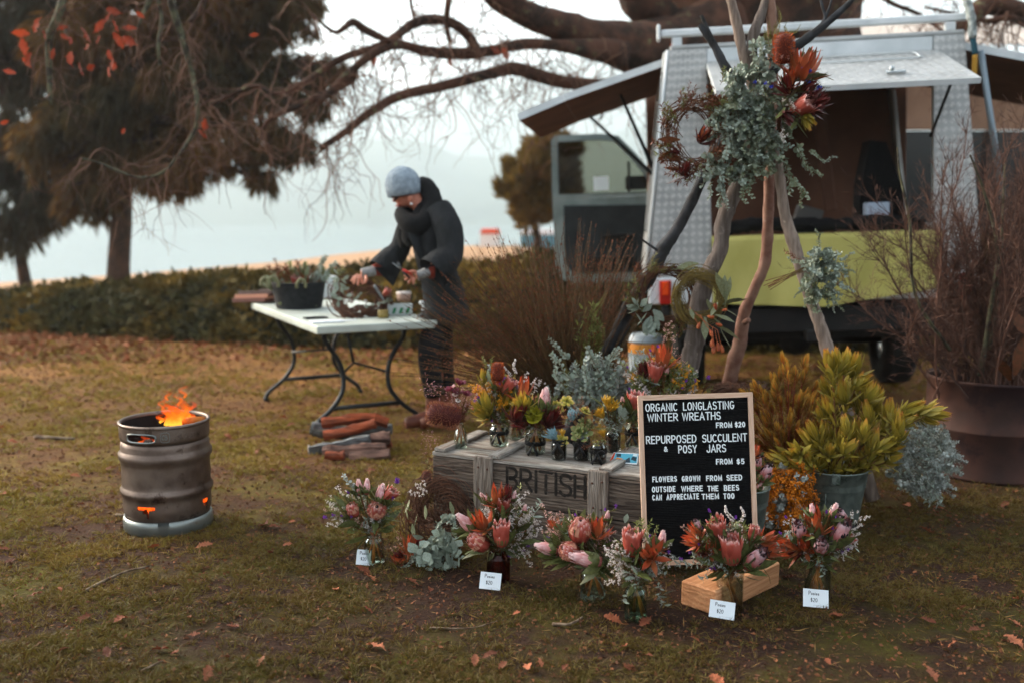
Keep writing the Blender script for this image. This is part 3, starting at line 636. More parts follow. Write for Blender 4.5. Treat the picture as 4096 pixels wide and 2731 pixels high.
def stroke(mb, pts, w, th, z=0, xf=lambda x, y, z: (x, y, z), m=0):
    """flat rounded stroke in the xy plane, raised by th"""
    p = [np.array(q, float) for q in pts]; q = [p[0]]
    for a in p[1:]:
        if np.linalg.norm(a-q[-1]) > 1e-6: q.append(a)
    closed = np.linalg.norm(q[0]-q[-1]) < 1e-6 and len(q) > 3
    if not closed:
        d0 = (q[0]-q[1])/np.linalg.norm(q[0]-q[1]); d1 = (q[-1]-q[-2])/np.linalg.norm(q[-1]-q[-2])
        q = [q[0]+d0*w, q[0]+d0*w*.7]+q+[q[-1]+d1*w*.7, q[-1]+d1*w]
        ws = [w*.25, w*.75]+[w]*(len(q)-4)+[w*.75, w*.25]
    else: ws = [w]*len(q)
    n = len(q); V = []; Fc = []
    for i in range(n):
        a = q[(i-1) % (n-1)] if closed else q[max(i-1, 0)]; b = q[(i+1) % (n-1)] if closed else q[min(i+1, n-1)]
        if closed and i == n-1: a, b = q[n-2], q[1]
        if closed and i == 0: a, b = q[n-2], q[1]
        e1 = q[i]-a; e2 = b-q[i]
        e1 = e1/(np.linalg.norm(e1)+1e-9); e2 = e2/(np.linalg.norm(e2)+1e-9)
        if np.linalg.norm(e1) < .5: e1 = e2
        if np.linalg.norm(e2) < .5: e2 = e1
        t = e1+e2; t = t/(np.linalg.norm(t)+1e-9); nn = np.array([-t[1], t[0]]); k = ws[i]/max(.45, abs(np.dot(nn, [-e1[1], e1[0]])))
        l = q[i]+nn*k; r = q[i]-nn*k
        V += [xf(l[0], l[1], z), xf(r[0], r[1], z), xf(l[0], l[1], z+th), xf(r[0], r[1], z+th)]
    for i in range(n-1):
        a = 4*i; b = a+4; Fc += [[a+2, b+2, b+3, a+3], [a, b, b+2, a+2], [a+1, a+3, b+3, b+1]]
    if not closed: Fc += [[0, 2, 3, 1], [4*n-4, 4*n-3, 4*n-1, 4*n-2]]
    mb.add(V, Fc, m, smooth=False)
def glyph(mb, ch, x, y, hgt, w, th, sx=1, xf=lambda x, y, z: (x, y, z), m=0, z0=0):
    adv, st = GL[ch]
    for k, s in enumerate(st): stroke(mb, [(x+a*hgt*sx, y+b*hgt) for a, b in s], w, th+.0002*k, z0, xf, m)
    return adv*hgt*sx

# ================================================================ KEG FIRE BARREL
m_keg = mat('keg_steel', '#564840', '#7c6e64', sc=7, c3=None, rough=.42, metal=.75, bump=.002, bsc=18, wear=('#43342c', 9, .56), rvar=.15, lo=.35, hi=.65)
m_kegb = mat('keg_base_steel', '#747a78', '#868c88', sc=6, rough=.35, metal=.7, wear=('#7a5a48', 9, .66))
m_soot = mat('soot', '#15110f', '#241c18', sc=12, rough=.9)
kp = G(676, 2096); kz = 0
keg = thing('keg_fire_barrel', 'upright steel beer keg cut open as a fire barrel', 'fire barrel', (kp.x, kp.y, 0))
Mk = Matrix.Translation((kp.x, kp.y, 0))
SG = 128; fwd_ang = math.atan2(-kp.y, -kp.x)          # angle of the side that faces the camera
def seg_of(px, y=0):                                   # the wall segment seen at picture column px
    u = (px-676)/178.0; return int(round((fwd_ang+math.asin(max(-.99, min(.99, u))))/(2*PI)*SG)) % SG
def near_seg(k, c, w): return min((k-c) % SG, (c-k) % SG) <= w
# body wall
zs = [.062, .085, .105, .120, .128, .136, .150, .160, .172, .186, .198, .205, .23, .27, .30, .315, .327, .338, .350, .360, .368, .385, .40, .408]
rs = [.178, .1875, .190, .190, .190, .190, .190, .192, .2, .2, .192, .190, .19, .19, .19, .192, .2, .2, .2, .192, .19, .19, .186, .176]
prof = list(zip(rs, zs)); s1 = seg_of(583); s2 = seg_of(826)
def skip_body(i, k):
    z0 = zs[i]
    for s in (s1, s2):
        if .12 <= z0 < .136 and near_seg(k, s, 4 if s == s1 else 2): return True
        if .10 <= z0 < .12 and near_seg(k, s, 1): return True
        if .084 <= z0 < .10 and near_seg(k, s+1, 0): return True
    return False
q = MB(); lathe(q, prof, SG, Mk, skip=skip_body); lathe(q, [(r-.004, z) for r, z in prof], SG, Mk, m=1, skip=skip_body); 
ob(q, 'body', [m_keg, m_soot], keg)
q = MB(); lathe(q, [(.188, .0), (.193, .004), (.194, .05), (.188, .062), (.182, .064), (.179, .058), (.183, .004)], SG, Mk, closed=True, skip=lambda i, k: i in (2, 3) and near_seg(k, seg_of(652), 2)); ob(q, 'base_ring', m_kegb, keg)
hs = seg_of(574); hz = [.404, .410, .422, .428, .449, .457, .470, .480]
prc = [(.180, .404), (.189, .409), (.192, .422), (.192, .428), (.192, .449), (.192, .457), (.192, .474)]
sk = lambda i, k: i in (3,) and near_seg(k, hs, 7) or i in (2, 4) and near_seg(k, hs, 6)
q = MB(); lathe(q, prc, SG, Mk, skip=sk); lathe(q, [(r-.005, z) for r, z in prc], SG, Mk, m=1, skip=sk)
lathe(q, [(.192, .474), (.196, .480), (.196, .487), (.190, .491), (.183, .486), (.184, .474)], SG, Mk); ob(q, 'collar', [m_keg, m_soot], keg)
def kpt(ang, z, r=.1925): return (kp.x+r*math.cos(ang), kp.y+r*math.sin(ang), z)
ha = (hs+.5)/SG*2*PI; hw = 7.4/SG*2*PI; lip = []
for k in range(25):
    a = k/24*2*PI; x = math.copysign(abs(math.cos(a))**.45, math.cos(a)); z = math.copysign(abs(math.sin(a))**.6, math.sin(a)); lip.append(kpt(ha+x*hw, .4385+z*.0185))
q = MB(); tube(q, np.array(lip), .0042, 6, cap=False); ob(q, 'handle_lip', m_kegb, keg)
# embossed emblem and name on the collar
def onkeg(px0, z0):
    a0 = fwd_ang+math.asin((px0-676)/178.0)
    return lambda x, y, z: kpt(a0+x/.192, z0+y, .1922+z)
q = MB(); xf = onkeg(676, .4215)
stroke(q, [(math.copysign(abs(math.cos(R(a)))**.5, math.cos(R(a)))*.0185, .0215+math.copysign(abs(math.sin(R(a)))**.5, math.sin(R(a)))*.0215) for a in range(0, 361, 15)], .0014, .0018, 0, xf)
glyph(q, 'C', -.012, .012, .019, .0016, .0018, .8, xf); glyph(q, 'B', .0, .012, .019, .0016, .0018, .8, xf)
ob(q, 'emblem', m_kegb, keg)
xf = onkeg(718, .4295); x = 0
for ch in 'CARLTON':
    q = MB(); w = glyph(q, ch, x, 0, .0195, .0016, .0014, 1.0, xf); x += w+.0065; ob(q, 'letter', m_keg, keg)
q = MB(); lathe(q, [(0.0, .075), (.18, .075)], 48, Mk); ob(q, 'grate', m_soot, keg)
# coals, logs and flames inside the barrel: each its own thing
m_coal = emit('glowing_coals', '#ff5a12', .55, '#6a1404'); m_char = mat('charred_wood', '#1a1310', '#4a2a1a', sc=20, rough=.95, bump=.004, wear=('#b04012', 22, .62))
q = MB()
for k in range(150):
    a = rnd.uniform(0, 6.3); rr = .165*rnd.random()**.5; blob(q, (kp.x+rr*math.cos(a), kp.y+rr*math.sin(a), .085+rnd.uniform(0, .05)), rnd.uniform(.012, .026), m=0, sub=1, jit=.2)
tag(ob(q, 'embers', m_coal, label='bed of orange glowing embers inside the steel barrel', kind='stuff', origin=(kp.x, kp.y, .08)))
for i, (a, tilt, rr) in enumerate(((.3, .55, .05), (1.5, .6, .03), (2.6, .75, .06), (4.0, .6, .05), (5.2, .8, .04))):
    c = Vector((kp.x+rr*math.cos(a), kp.y+rr*math.sin(a), .27)); d = Vector((math.cos(a+.6)*math.cos(tilt+.5), math.sin(a+.6)*math.cos(tilt+.5), math.sin(tilt+.5)))
    q = MB(); tube(q, spath([tuple(c-d*.15), tuple(c+Vector((0, 0, .01))), tuple(c+d*.15)], 5), .024, 8, noise=.18)
    tag(ob(q, 'burning_log', m_char, label=('charred log burning upright in the keg', 'short split log glowing at the back of the keg', 'leaning black log in the keg fire', 'stubby charred log low in the keg fire', 'thin burning log against the keg wall')[i], origin=tuple(c)), cat='log', group='logs burning in the keg')
lc = P(770, 1678, kp.y+.02)
q = MB(); tube(q, np.array([(lc.x-.05, lc.y+.05, lc.z-.02), (lc.x+.05, lc.y-.02, lc.z)]), .022, 10, noise=.08)
tag(ob(q, 'burning_log', mat('hot_log', '#9a5a24', '#b86a2a', sc=20, rough=.9), label='pale round log end resting by the right rim of the keg', origin=tuple(lc)), cat='log', group='logs burning in the keg')
m_flame = emit('flame', '#ff6a14', .42, transp=.25, grad=[(0, '#ffb43c'), (.3, '#ff7a1c'), (.7, '#f4500f'), (1, '#c83008')]); m_fl2 = emit('flame_tip', '#ff6a24', .30, transp=.4, grad=[(0, '#ff7a28'), (1, '#d84010')])
FL = [(x0+rnd.uniform(-30, 40), 1700, x0+rnd.uniform(-30, 40), rnd.uniform(1580, 1650), rnd.uniform(6, 13), 1) for x0 in (690,)*16]
fl = thing('fire', 'orange flames licking out of the open keg', 'fire', (kp.x, kp.y, .3))
for (x0, y0, x1, y1, w, s) in tuple(FL)+((665, 1700, 668, 1600, 15, 1), (700, 1700, 690, 1620, 15, 1), (720, 1690, 742, 1580, 18, 1), (745, 1690, 735, 1560, 14, 0), (690, 1690, 668, 1560, 10, 0), (755, 1680, 762, 1600, 14, 1), (640, 1690, 652, 1650, 10, 1), (770, 1690, 760, 1640, 14, 1),
        (735, 1590, 738, 1532, 8, 0), (668, 1600, 672, 1555, 6, 0), (648, 1630, 640, 1592, 5, 0), (715, 1620, 716, 1560, 6, 0), (690, 1700, 730, 1650, 16, 1), (575, 1800, 590, 1735, 10, 1), (560, 1795, 572, 1745, 8, 1), (600, 1800, 608, 1745, 9, 1)):
    Yf = kp.y+rnd.uniform(-.05, .07); a = P(x0, y0, Yf); b = P(x1, y1, Yf+rnd.uniform(-.03, .03)); n = 8; pts = []
    for k in range(n+1):
        s_ = k/n; pts.append(tuple(a+(b-a)*s_+Vector((.022*math.sin(s_*9+x0), .014*math.cos(s_*6+y0), 0))*(s_+.2)))
    q = MB(); r_ = .62*w/FPX*kp.y; tube(q, spath(pts, 3), [r_*(math.sin(PI*min(1, .18+.82*i/(3*n)))**.8)+.0006 for i in range(3*n+1)], 8, cap=False, noise=.12); ob(q, 'flame', m_flame if s else m_fl2, fl)

# ================================================================ FIREWOOD
m_red = mat('red_split_wood', '#8c4224', '#5c2c18', sc=22, rough=.9, bump=.006, stretch=(.3, 2, 2), objrnd=.15)
m_gry = mat('grey_weathered_wood', '#787e80', '#444240', sc=24, rough=.95, bump=.006, stretch=(.3, 2, 2), wear=('#3a302a', 14, .6))
m_brn = mat('brown_bark_wood', '#4c3830', '#7a5c50', sc=22, rough=.95, bump=.007, stretch=(.4, 2, 2))
def log(pts, Y, r, mt, label, endm=None):
    pts = spath([tuple(P(x, y, Y)) for x, y in pts], 6); n = len(pts); q = MB(); S = 9; pr_ = np.array([rnd.uniform(.72, 1.18) for _ in range(S)]); tmp = MB(); tube(tmp, pts, 1.0, S); V = tmp.v[0].reshape(n, S, 3)
    for i in range(n):
        rr = r*(pr_*(1+.07*nr.normal(size=S)))*(1+.10*math.sin(i*.9+r*900)); V[i] = pts[i]+(V[i]-pts[i])*rr[:, None]
    q.raw(V.reshape(-1, 3), tmp.l[0], tmp.n[0], smooth=False)
    if endm: tube(q, np.array([pts[0]-(pts[1]-pts[0])*.1, pts[0]+(pts[1]-pts[0])*.06]), r*1.04, 9, m=1, smooth=False)
    tag(ob(q, 'firewood_log', [mt, endm] if endm else mt, label=label, origin=tuple(pts[0])), cat='log', group='firewood stacked on the lawn')
m_end = mat('pale_cut_end', '#c0b0a0')
log([(1290, 1693), (1380, 1680), (1470, 1670), (1552, 1692)], 6.0, .036, m_red, 'long orange-red split log on top of the pile at the back')
log([(1296, 1742), (1400, 1722), (1502, 1692)], 5.92, .030, m_red, 'crooked orange-red log lying diagonally across the top of the pile')
log([(1246, 1702), (1300, 1716), (1420, 1722), (1568, 1712)], 6.06, .034, m_gry, 'grey forked log in the second layer of the pile')
log([(1240, 1803), (1330, 1786), (1480, 1758)], 5.74, .040, m_gry, 'thick grey log with a pale sawn end at left', m_end)
log([(1482, 1752), (1560, 1748)], 5.8, .040, m_brn, 'chunky pinkish-brown log stub at the right of the pile')
log([(1292, 1812), (1400, 1806), (1545, 1796)], 5.66, .042, m_brn, 'dark brown bark log at the bottom of the pile')
log([(1300, 1818), (1350, 1822), (1378, 1820)], 5.55, .026, m_red, 'short red splinter of wood at the bottom left of the pile')
log([(1400, 1828), (1560, 1815)], 5.62, .035, m_brn, 'lowest hidden log under the right of the pile')
log([(1252, 1728), (1290, 1735), (1400, 1745)], 6.02, .030, mat('dark_log', '#3c3c38', '#55534c', sc=14, rough=.9, bump=.003), 'blackish log with rounded end at the left of the pile')
log([(1500, 1790), (1566, 1772)], 5.85, .034, m_red, 'red log stub behind the brown one at right')

# ================================================================ FOLDING TABLE
m_tab = mat('table_plastic', '#b9c2b8', '#aab2a8', sc=4, rough=.45, wear=('#8a8270', 5, .64))
m_leg = mat('table_leg_steel', '#2a2e30', rough=.45, metal=.4)
C0 = Vector((-1.18, 5.98, 0)); ta = Vector((-.45, .893, 0)); tb = Vector((.893, .45, 0)); TL, TW, TH = 1.83, .80, .72
table = thing('folding_table', 'white plastic folding table with curved black legs', 'table', tuple(C0+ta*TL/2+tb*TW/2))
def TP(s, t, z): return C0+ta*s+tb*t+Vector((0, 0, z))
Mt = Matrix.Translation(TP(TL/2, TW/2, TH-.025)) @ Matrix(((tb.x, ta.x, 0, 0), (tb.y, ta.y, 0, 0), (0, 0, 1, 0), (0, 0, 0, 1)))
q = MB(); box(q, TW, TL, .05, Mt, .012, seg=3); ob(q, 'tabletop', m_tab, table)
q = MB()
for t in (.06, TW-.06): tube(q, np.array([TP(.12, t, TH-.06), TP(TL-.12, t, TH-.06)]), .012, 6)
ob(q, 'rail', m_leg, table)
for s0, sg in ((.30, 1), (TL-.30, -1)):
    for side in (0, 1):
        f = lambda t: t if side == 0 else TW-t
        pts = [TP(s0, f(.13), TH-.06), TP(s0, f(.135), TH-.13), TP(s0, f(.23), TH-.28), TP(s0-.01*sg, f(.245), TH-.44), TP(s0-.02*sg, f(.17), TH-.56), TP(s0-.03*sg, f(.05), TH-.66), TP(s0-.03*sg, f(.03), .0)]
        q = MB(); tube(q, spath([tuple(v) for v in pts], 5), .0155, 8); l = ob(q, 'leg', m_leg, table)
        q = MB(); tube(q, np.array([pts[-1]+Vector((0, 0, 0)), pts[-1]+Vector((0, 0, .03))]), .019, 8); ob(q, 'foot_cap', m_leg, l)
    q = MB(); tube(q, np.array([TP(s0-.02*sg, .16, .155), TP(s0-.02*sg, TW-.16, .155)]), .0155, 8); ob(q, 'crossbar', m_leg, table)
    hub = TP(s0+.25*sg, TW/2, TH-.32)
    q = MB(); tube(q, np.array([TP(s0, .23, TH-.36), hub, TP(s0, TW-.23, TH-.36)]), .009, 6)
    tube(q, np.array([hub, TP(s0+.42*sg, TW/2, TH-.06)]), .010, 6); ob(q, 'brace', m_leg, table)

# ---- things on the table
def on_table(x, y): p = G(x, y, TH+.001); return p
m_bask = mat('black_rope', '#181a1c', '#26282a', sc=30, rough=.85)
bc = on_table(1197, 1232)
q = MB(); prof = [(0, .0), (.155, .0)]
for k in range(15):
    z = .006+k*.0125; r = .160+.03*(k/14); prof += [(r, z), (r+.005, z+.006)]
prof += [(.186, .192), (.15, .02), (0, .02)]
lathe(q, prof, 40, Matrix.Translation(bc)); tag(ob(q, 'basket', m_bask, label='round black coiled rope basket on the folding table', origin=tuple(bc)), cat='basket')
# ================================================================ PLANT PIECES (shared meshes, along +Y, about one unit long)
m_stem = mat('green_stem', '#5a4a24', '#6a3a20', sc=20, rough=.7)
m_cane = mat('cane_stem', '#a8662a', '#6f3c1a', sc=18, rough=.55)
m_euc = mat('euc_leaf', '#a2ada2', '#828f82', sc=7, c3='#6c7862', isl=.55, rough=.55, trans=.12, objrnd=.12)
m_euc2 = mat('euc_leaf_green', '#747f68', '#8f9986', sc=7, c3='#54603c', isl=.6, rough=.55, trans=.15, objrnd=.15)
m_olv = mat('olive_leaf', '#6b7038', '#868a4c', sc=9, c3='#4a5628', isl=.7, rough=.55, trans=.2, objrnd=.15)
m_dkl = mat('protea_leaf', '#434f2a', '#5e6c3c', sc=9, c3='#5a4426', isl=.4, rough=.42, trans=.1, objrnd=.2)
m_wht = mat('white_blossom', '#e8e2dc', c3='#b8a0a0', isl=.5, rough=.6, trans=.2)
m_pnkb = mat('pink_blossom', '#d8b0a8', c3='#a06a5a', isl=.7, rough=.6, trans=.2)
m_grn = mat('needle_green', '#5a5f24', c3='#6a4a24', isl=.7, rough=.6)
m_prp = mat('purple_petal', '#6a2f96', c3='#8a4ab0', isl=.7, rough=.5, trans=.25)
m_ylw = mat('wattle_yellow', '#e0a010', c3='#d07808', isl=.6, rough=.7)
m_org = mat('wattle_orange', '#d07a0c', c3='#a85a08', isl=.8, rough=.75)
m_gryg = mat('grey_green_leaf', '#8a928c', '#a8aea8', sc=8, c3='#626a60', isl=.6, rough=.6)
m_blu = mat('blue_petal', '#3040a0', c3='#5058c0', isl=.7, rough=.5)
m_rust = mat('rust_leaf', '#7c3a22', '#5a3018', sc=8, c3='#4a4020', isl=.6, rough=.6, trans=.15)
m_blk = mat('black_fuzz', '#150d12', rough=.8)

def pm(name, fn, mats):
    m = MB(); fn(m); return m.mesh(name, mats)
petT = {c: leafT(1, .42, 4, -.35, c, .55, .10) for c in (-.5, -.3, -.1, .15, .4)}
lanT = {c: leafT(1, .42, 4, .30, c, .42, .03) for c in (-.4, -.15, .1, .35)}
def whorl(mb, n, h0, r0, tilt, L, W, T, ph=0, m=0, jt=.06):
    Ms = []
    for k in range(n):
        a = 2*PI*(k+ph)/n+rnd.gauss(0, .4/n*2); ti = tilt+rnd.gauss(0, jt); l = L*rnd.uniform(.93, 1.07)
        rad = np.array([math.cos(a), 0, math.sin(a)]); up = np.array([0, 1, 0]); d = up*math.cos(ti)+rad*math.sin(ti); z = rad*math.cos(ti)-up*math.sin(ti); x = np.cross(d, z)
        M = np.eye(4); M[:3, 0] = x*W*l/.42; M[:3, 1] = d*l; M[:3, 2] = z*l; M[:3, 3] = up*h0+rad*r0; Ms.append(M)
    mb.inst(T, Ms, m=m)
def dome(mb, r, h0, hh, m, n=10, seg=16, t0=0):
    prof = [(r*math.cos(PI/2*i/n), h0+hh*math.sin(PI/2*i/n)) for i in range(n+1)]
    lathe(mb, prof, seg, Matrix.Rotation(-PI/2, 4, 'X'), m=m)
def protea(kind, seed):
    rnd.seed(seed); m = MB()
    lathe(m, [(.03, 0), (.10, .02), (.22, .16), (.24, .3), (.2, .5), (.0, .55)], 12, Matrix.Rotation(-PI/2, 4, 'X'), m=2)
    if kind == 'pink':
        for j, (n, h0, r0, ti, L, c) in enumerate(((12, .18, .08, .16, .84, -.3), (14, .14, .12, .26, .80, -.3), (15, .10, .15, .34, .72, -.5), (16, .06, .16, .42, .62, -.5), (16, .03, .15, .48, .50, -.5), (15, .01, .13, .56, .38, -.5), (13, .0, .11, .66, .27, -.5))): whorl(m, n, h0, r0, ti, L, .27, petT[c], j*.5)
    elif kind == 'face':
        dome(m, .31, .42, .40, 1)
        v = nr.normal(size=(420, 3)); v[:, 1] = abs(v[:, 1]); v /= np.linalg.norm(v, axis=1)[:, None]
        m.inst(diamT(1, .28, .3), frames(np.stack([v[:, 0]*.29, .42+v[:, 1]*.39, v[:, 2]*.29], 1), v+np.array([0, .5, 0]), None, nr.uniform(.05, .10, 420)), m=1)
        dome(m, .06, .80, .045, 3)
        for j, (n, h0, r0, ti, L, c) in enumerate(((16, .22, .27, .24, .62, -.5), (16, .14, .26, .36, .60, -.5), (17, .08, .24, .48, .54, -.5), (17, .05, .21, .58, .44, -.5), (16, .02, .17, .68, .34, -.5), (13, .0, .12, .8, .24, -.5))): whorl(m, n+2, h0, r0, ti, L, .24, petT[c], j*.5)
    elif kind == 'dark':
        dome(m, .22, .5, .3, 3)
        for j, (n, h0, r0, ti, L, c) in enumerate(((12, .22, .12, .16, .80, -.3), (13, .16, .16, .24, .77, -.3), (14, .11, .18, .33, .70, -.5), (14, .07, .18, .41, .60, -.5), (14, .03, .15, .50, .48, -.5), (13, .0, .12, .62, .34, -.5))): whorl(m, n, h0, r0, ti, L, .31, petT[c], j*.5)
        for j in range(16):
            a = j/16*2*PI; p0 = np.array([.22*math.cos(a), .88, .22*math.sin(a)]); m.inst(diamT(1, .35, .2), frames([p0], [[-math.cos(a)*.5+rnd.gauss(0, .3), .5, -math.sin(a)*.5+rnd.gauss(0, .3)]], None, rnd.uniform(.14, .24)), m=3)
    elif kind == 'goblet':
        lathe(m, [(.22, .4), (.2, .6), (.12, .76), (.0, .9)], 14, Matrix.Rotation(-PI/2, 4, 'X'), m=1)
        v = nr.normal(size=(200, 3)); a = nr.uniform(0, 2*PI, 200); hh = nr.uniform(.45, .8, 200); rr = .2*(1-(hh-.45)/.5)
        m.inst(diamT(1, .1, .3), frames(np.stack([rr*np.cos(a), hh, rr*np.sin(a)], 1), np.stack([-.3*np.cos(a), 1+0*a, -.3*np.sin(a)], 1), None, .22), m=1)
        for j, (n, h0, r0, ti, L, c) in enumerate(((13, .2, .18, .24, .76, -.1), (15, .14, .20, .30, .72, -.3), (16, .10, .20, .38, .62, -.5), (16, .06, .18, .46, .52, -.5), (15, .03, .15, .54, .42, -.5), (13, .0, .12, .64, .30, -.5))): whorl(m, n, h0, r0, ti, L, .27, petT[c], j*.5)
    return m
pr_pink = mat('protea_pink', '#b86a62', tstops=[(0, '#8a3a34'), (.45, '#c0706c'), (.8, '#dba8a8'), (1, '#f0dcdc')], c3='#c88a86', isl=.4, rough=.5, trans=.2, objrnd=.1)
pr_red = mat('protea_red', '#a84838', tstops=[(0, '#7a2a20'), (.55, '#a8483a'), (.84, '#b85c50'), (1, '#e8c8c4')], c3='#b86050', isl=.35, rough=.5, trans=.2, objrnd=.1)
pr_dark = mat('protea_blacktip', '#b07070', tstops=[(0, '#7a3430'), (.45, '#a85c58'), (.74, '#d0a0a4'), (.86, '#d8c0c8'), (.90, '#1c0f18'), (1, '#120a12')], c3='#8a4440', isl=.4, rough=.5, trans=.15, objrnd=.1)
pr_peach = mat('protea_dome', '#b8765c', '#98503e', sc=9, c3='#d4a288', isl=.7, rough=.7)
pr_cone = mat('protea_cone', '#b07868', c3='#4a2428', isl=1, rough=.7)
PM = {}
for k, mts in (('pink', [pr_pink, pr_peach, m_dkl, m_blk]), ('face', [pr_red, pr_peach, m_dkl, m_blk]), ('dark', [pr_dark, pr_cone, m_dkl, m_blk]), ('goblet', [pr_red, pr_cone, m_dkl, m_blk])):
    PM[k] = [protea(k, 40+i).mesh('protea_flower', mts) for i in range(2)]
def leuca(seed, spec, W):
    rnd.seed(seed); m = MB()
    for j, (n, h0, ti, L, c) in enumerate(spec): whorl(m, n, h0, .02, ti, L, W, lanT[c], j*.5+.2*j, jt=.13, m=min(j, 2) and (1 if j >= 2 else 0))
    blob(m, (0, .16, 0), .075, m=0, sub=1, sq=(1, 1.6, 1)); return m
openS = ((4, .12, .16, .62, -.15), (5, .08, .34, .80, -.15), (5, .04, .58, .88, -.15), (5, .0, .92, .80, .1))
budS = ((4, .12, .10, .78, -.15), (5, .08, .20, .84, -.15), (5, .02, .38, .80, -.15), (5, -.06, .62, .62, .1), (4, -.2, .8, .5, .1))
lc_or = [mat('leuca_orange', '#c4562e', tstops=[(0, '#e0b078'), (.3, '#dc8a58'), (.7, '#cc6038'), (1, '#9a3420')], c3='#b84c2c', isl=.4, rough=.42, trans=.25, objrnd=.15), mat('leuca_orange_out', '#8a3a24', tstops=[(0, '#b06038'), (.6, '#b04a2c'), (1, '#6a2c1c')], c3='#5c5430', isl=.5, rough=.42, trans=.2, objrnd=.15)]
lc_dr = [mat('leuca_dark_red', '#7c2a24', tstops=[(0, '#c09060'), (.2, '#8a3a30'), (1, '#5a1818')], c3='#5a1c1c', isl=.4, rough=.4, trans=.2, objrnd=.15), mat('leuca_dark_red_out', '#5a2020', '#3a2018', sc=6, rough=.4, trans=.15)]
lc_yl = [mat('leuca_yellow', '#a8923a', tstops=[(0, '#867c30'), (.6, '#b49c34'), (.9, '#bc8c34'), (1, '#b8603c')], c3='#c8a844', isl=.4, rough=.5, trans=.25, objrnd=.2), mat('leuca_yellow_out', '#7a7c34', tstops=[(0, '#5c5c24'), (1, '#9c8a34')], c3='#a48c30', isl=.5, rough=.5, trans=.2, objrnd=.2)]
lc_ob = [mat('leuca_amber', '#c88a2c', tstops=[(0, '#a04828'), (.5, '#c8882c'), (1, '#d8b04c')], c3='#b06028', isl=.4, rough=.5, trans=.3, objrnd=.2), mat('leuca_amber_out', '#8a6a2c', tstops=[(0, '#8a3a24'), (1, '#a88c34')], c3='#6a5c24', isl=.5, rough=.5, trans=.25, objrnd=.2)]
for k, mts, sp, W in (('orange', lc_or, openS, .27), ('darkred', lc_dr, openS, .26), ('yellow', lc_yl, budS, .30), ('yopen', lc_yl, openS, .32), ('amber', lc_ob, budS, .20)):
    PM[k] = [leuca(60+i, sp, W).mesh('leucadendron_flower', mts) for i in range(2)]
def bent(n=8, b=.12): return spath([(0, 0, 0), (rnd.uniform(-b, b), .33, rnd.uniform(-b, b)), (rnd.uniform(-b, b), .68, rnd.uniform(-b, b)), (rnd.uniform(-b, b), 1, rnd.uniform(-b, b))], n//3+1)
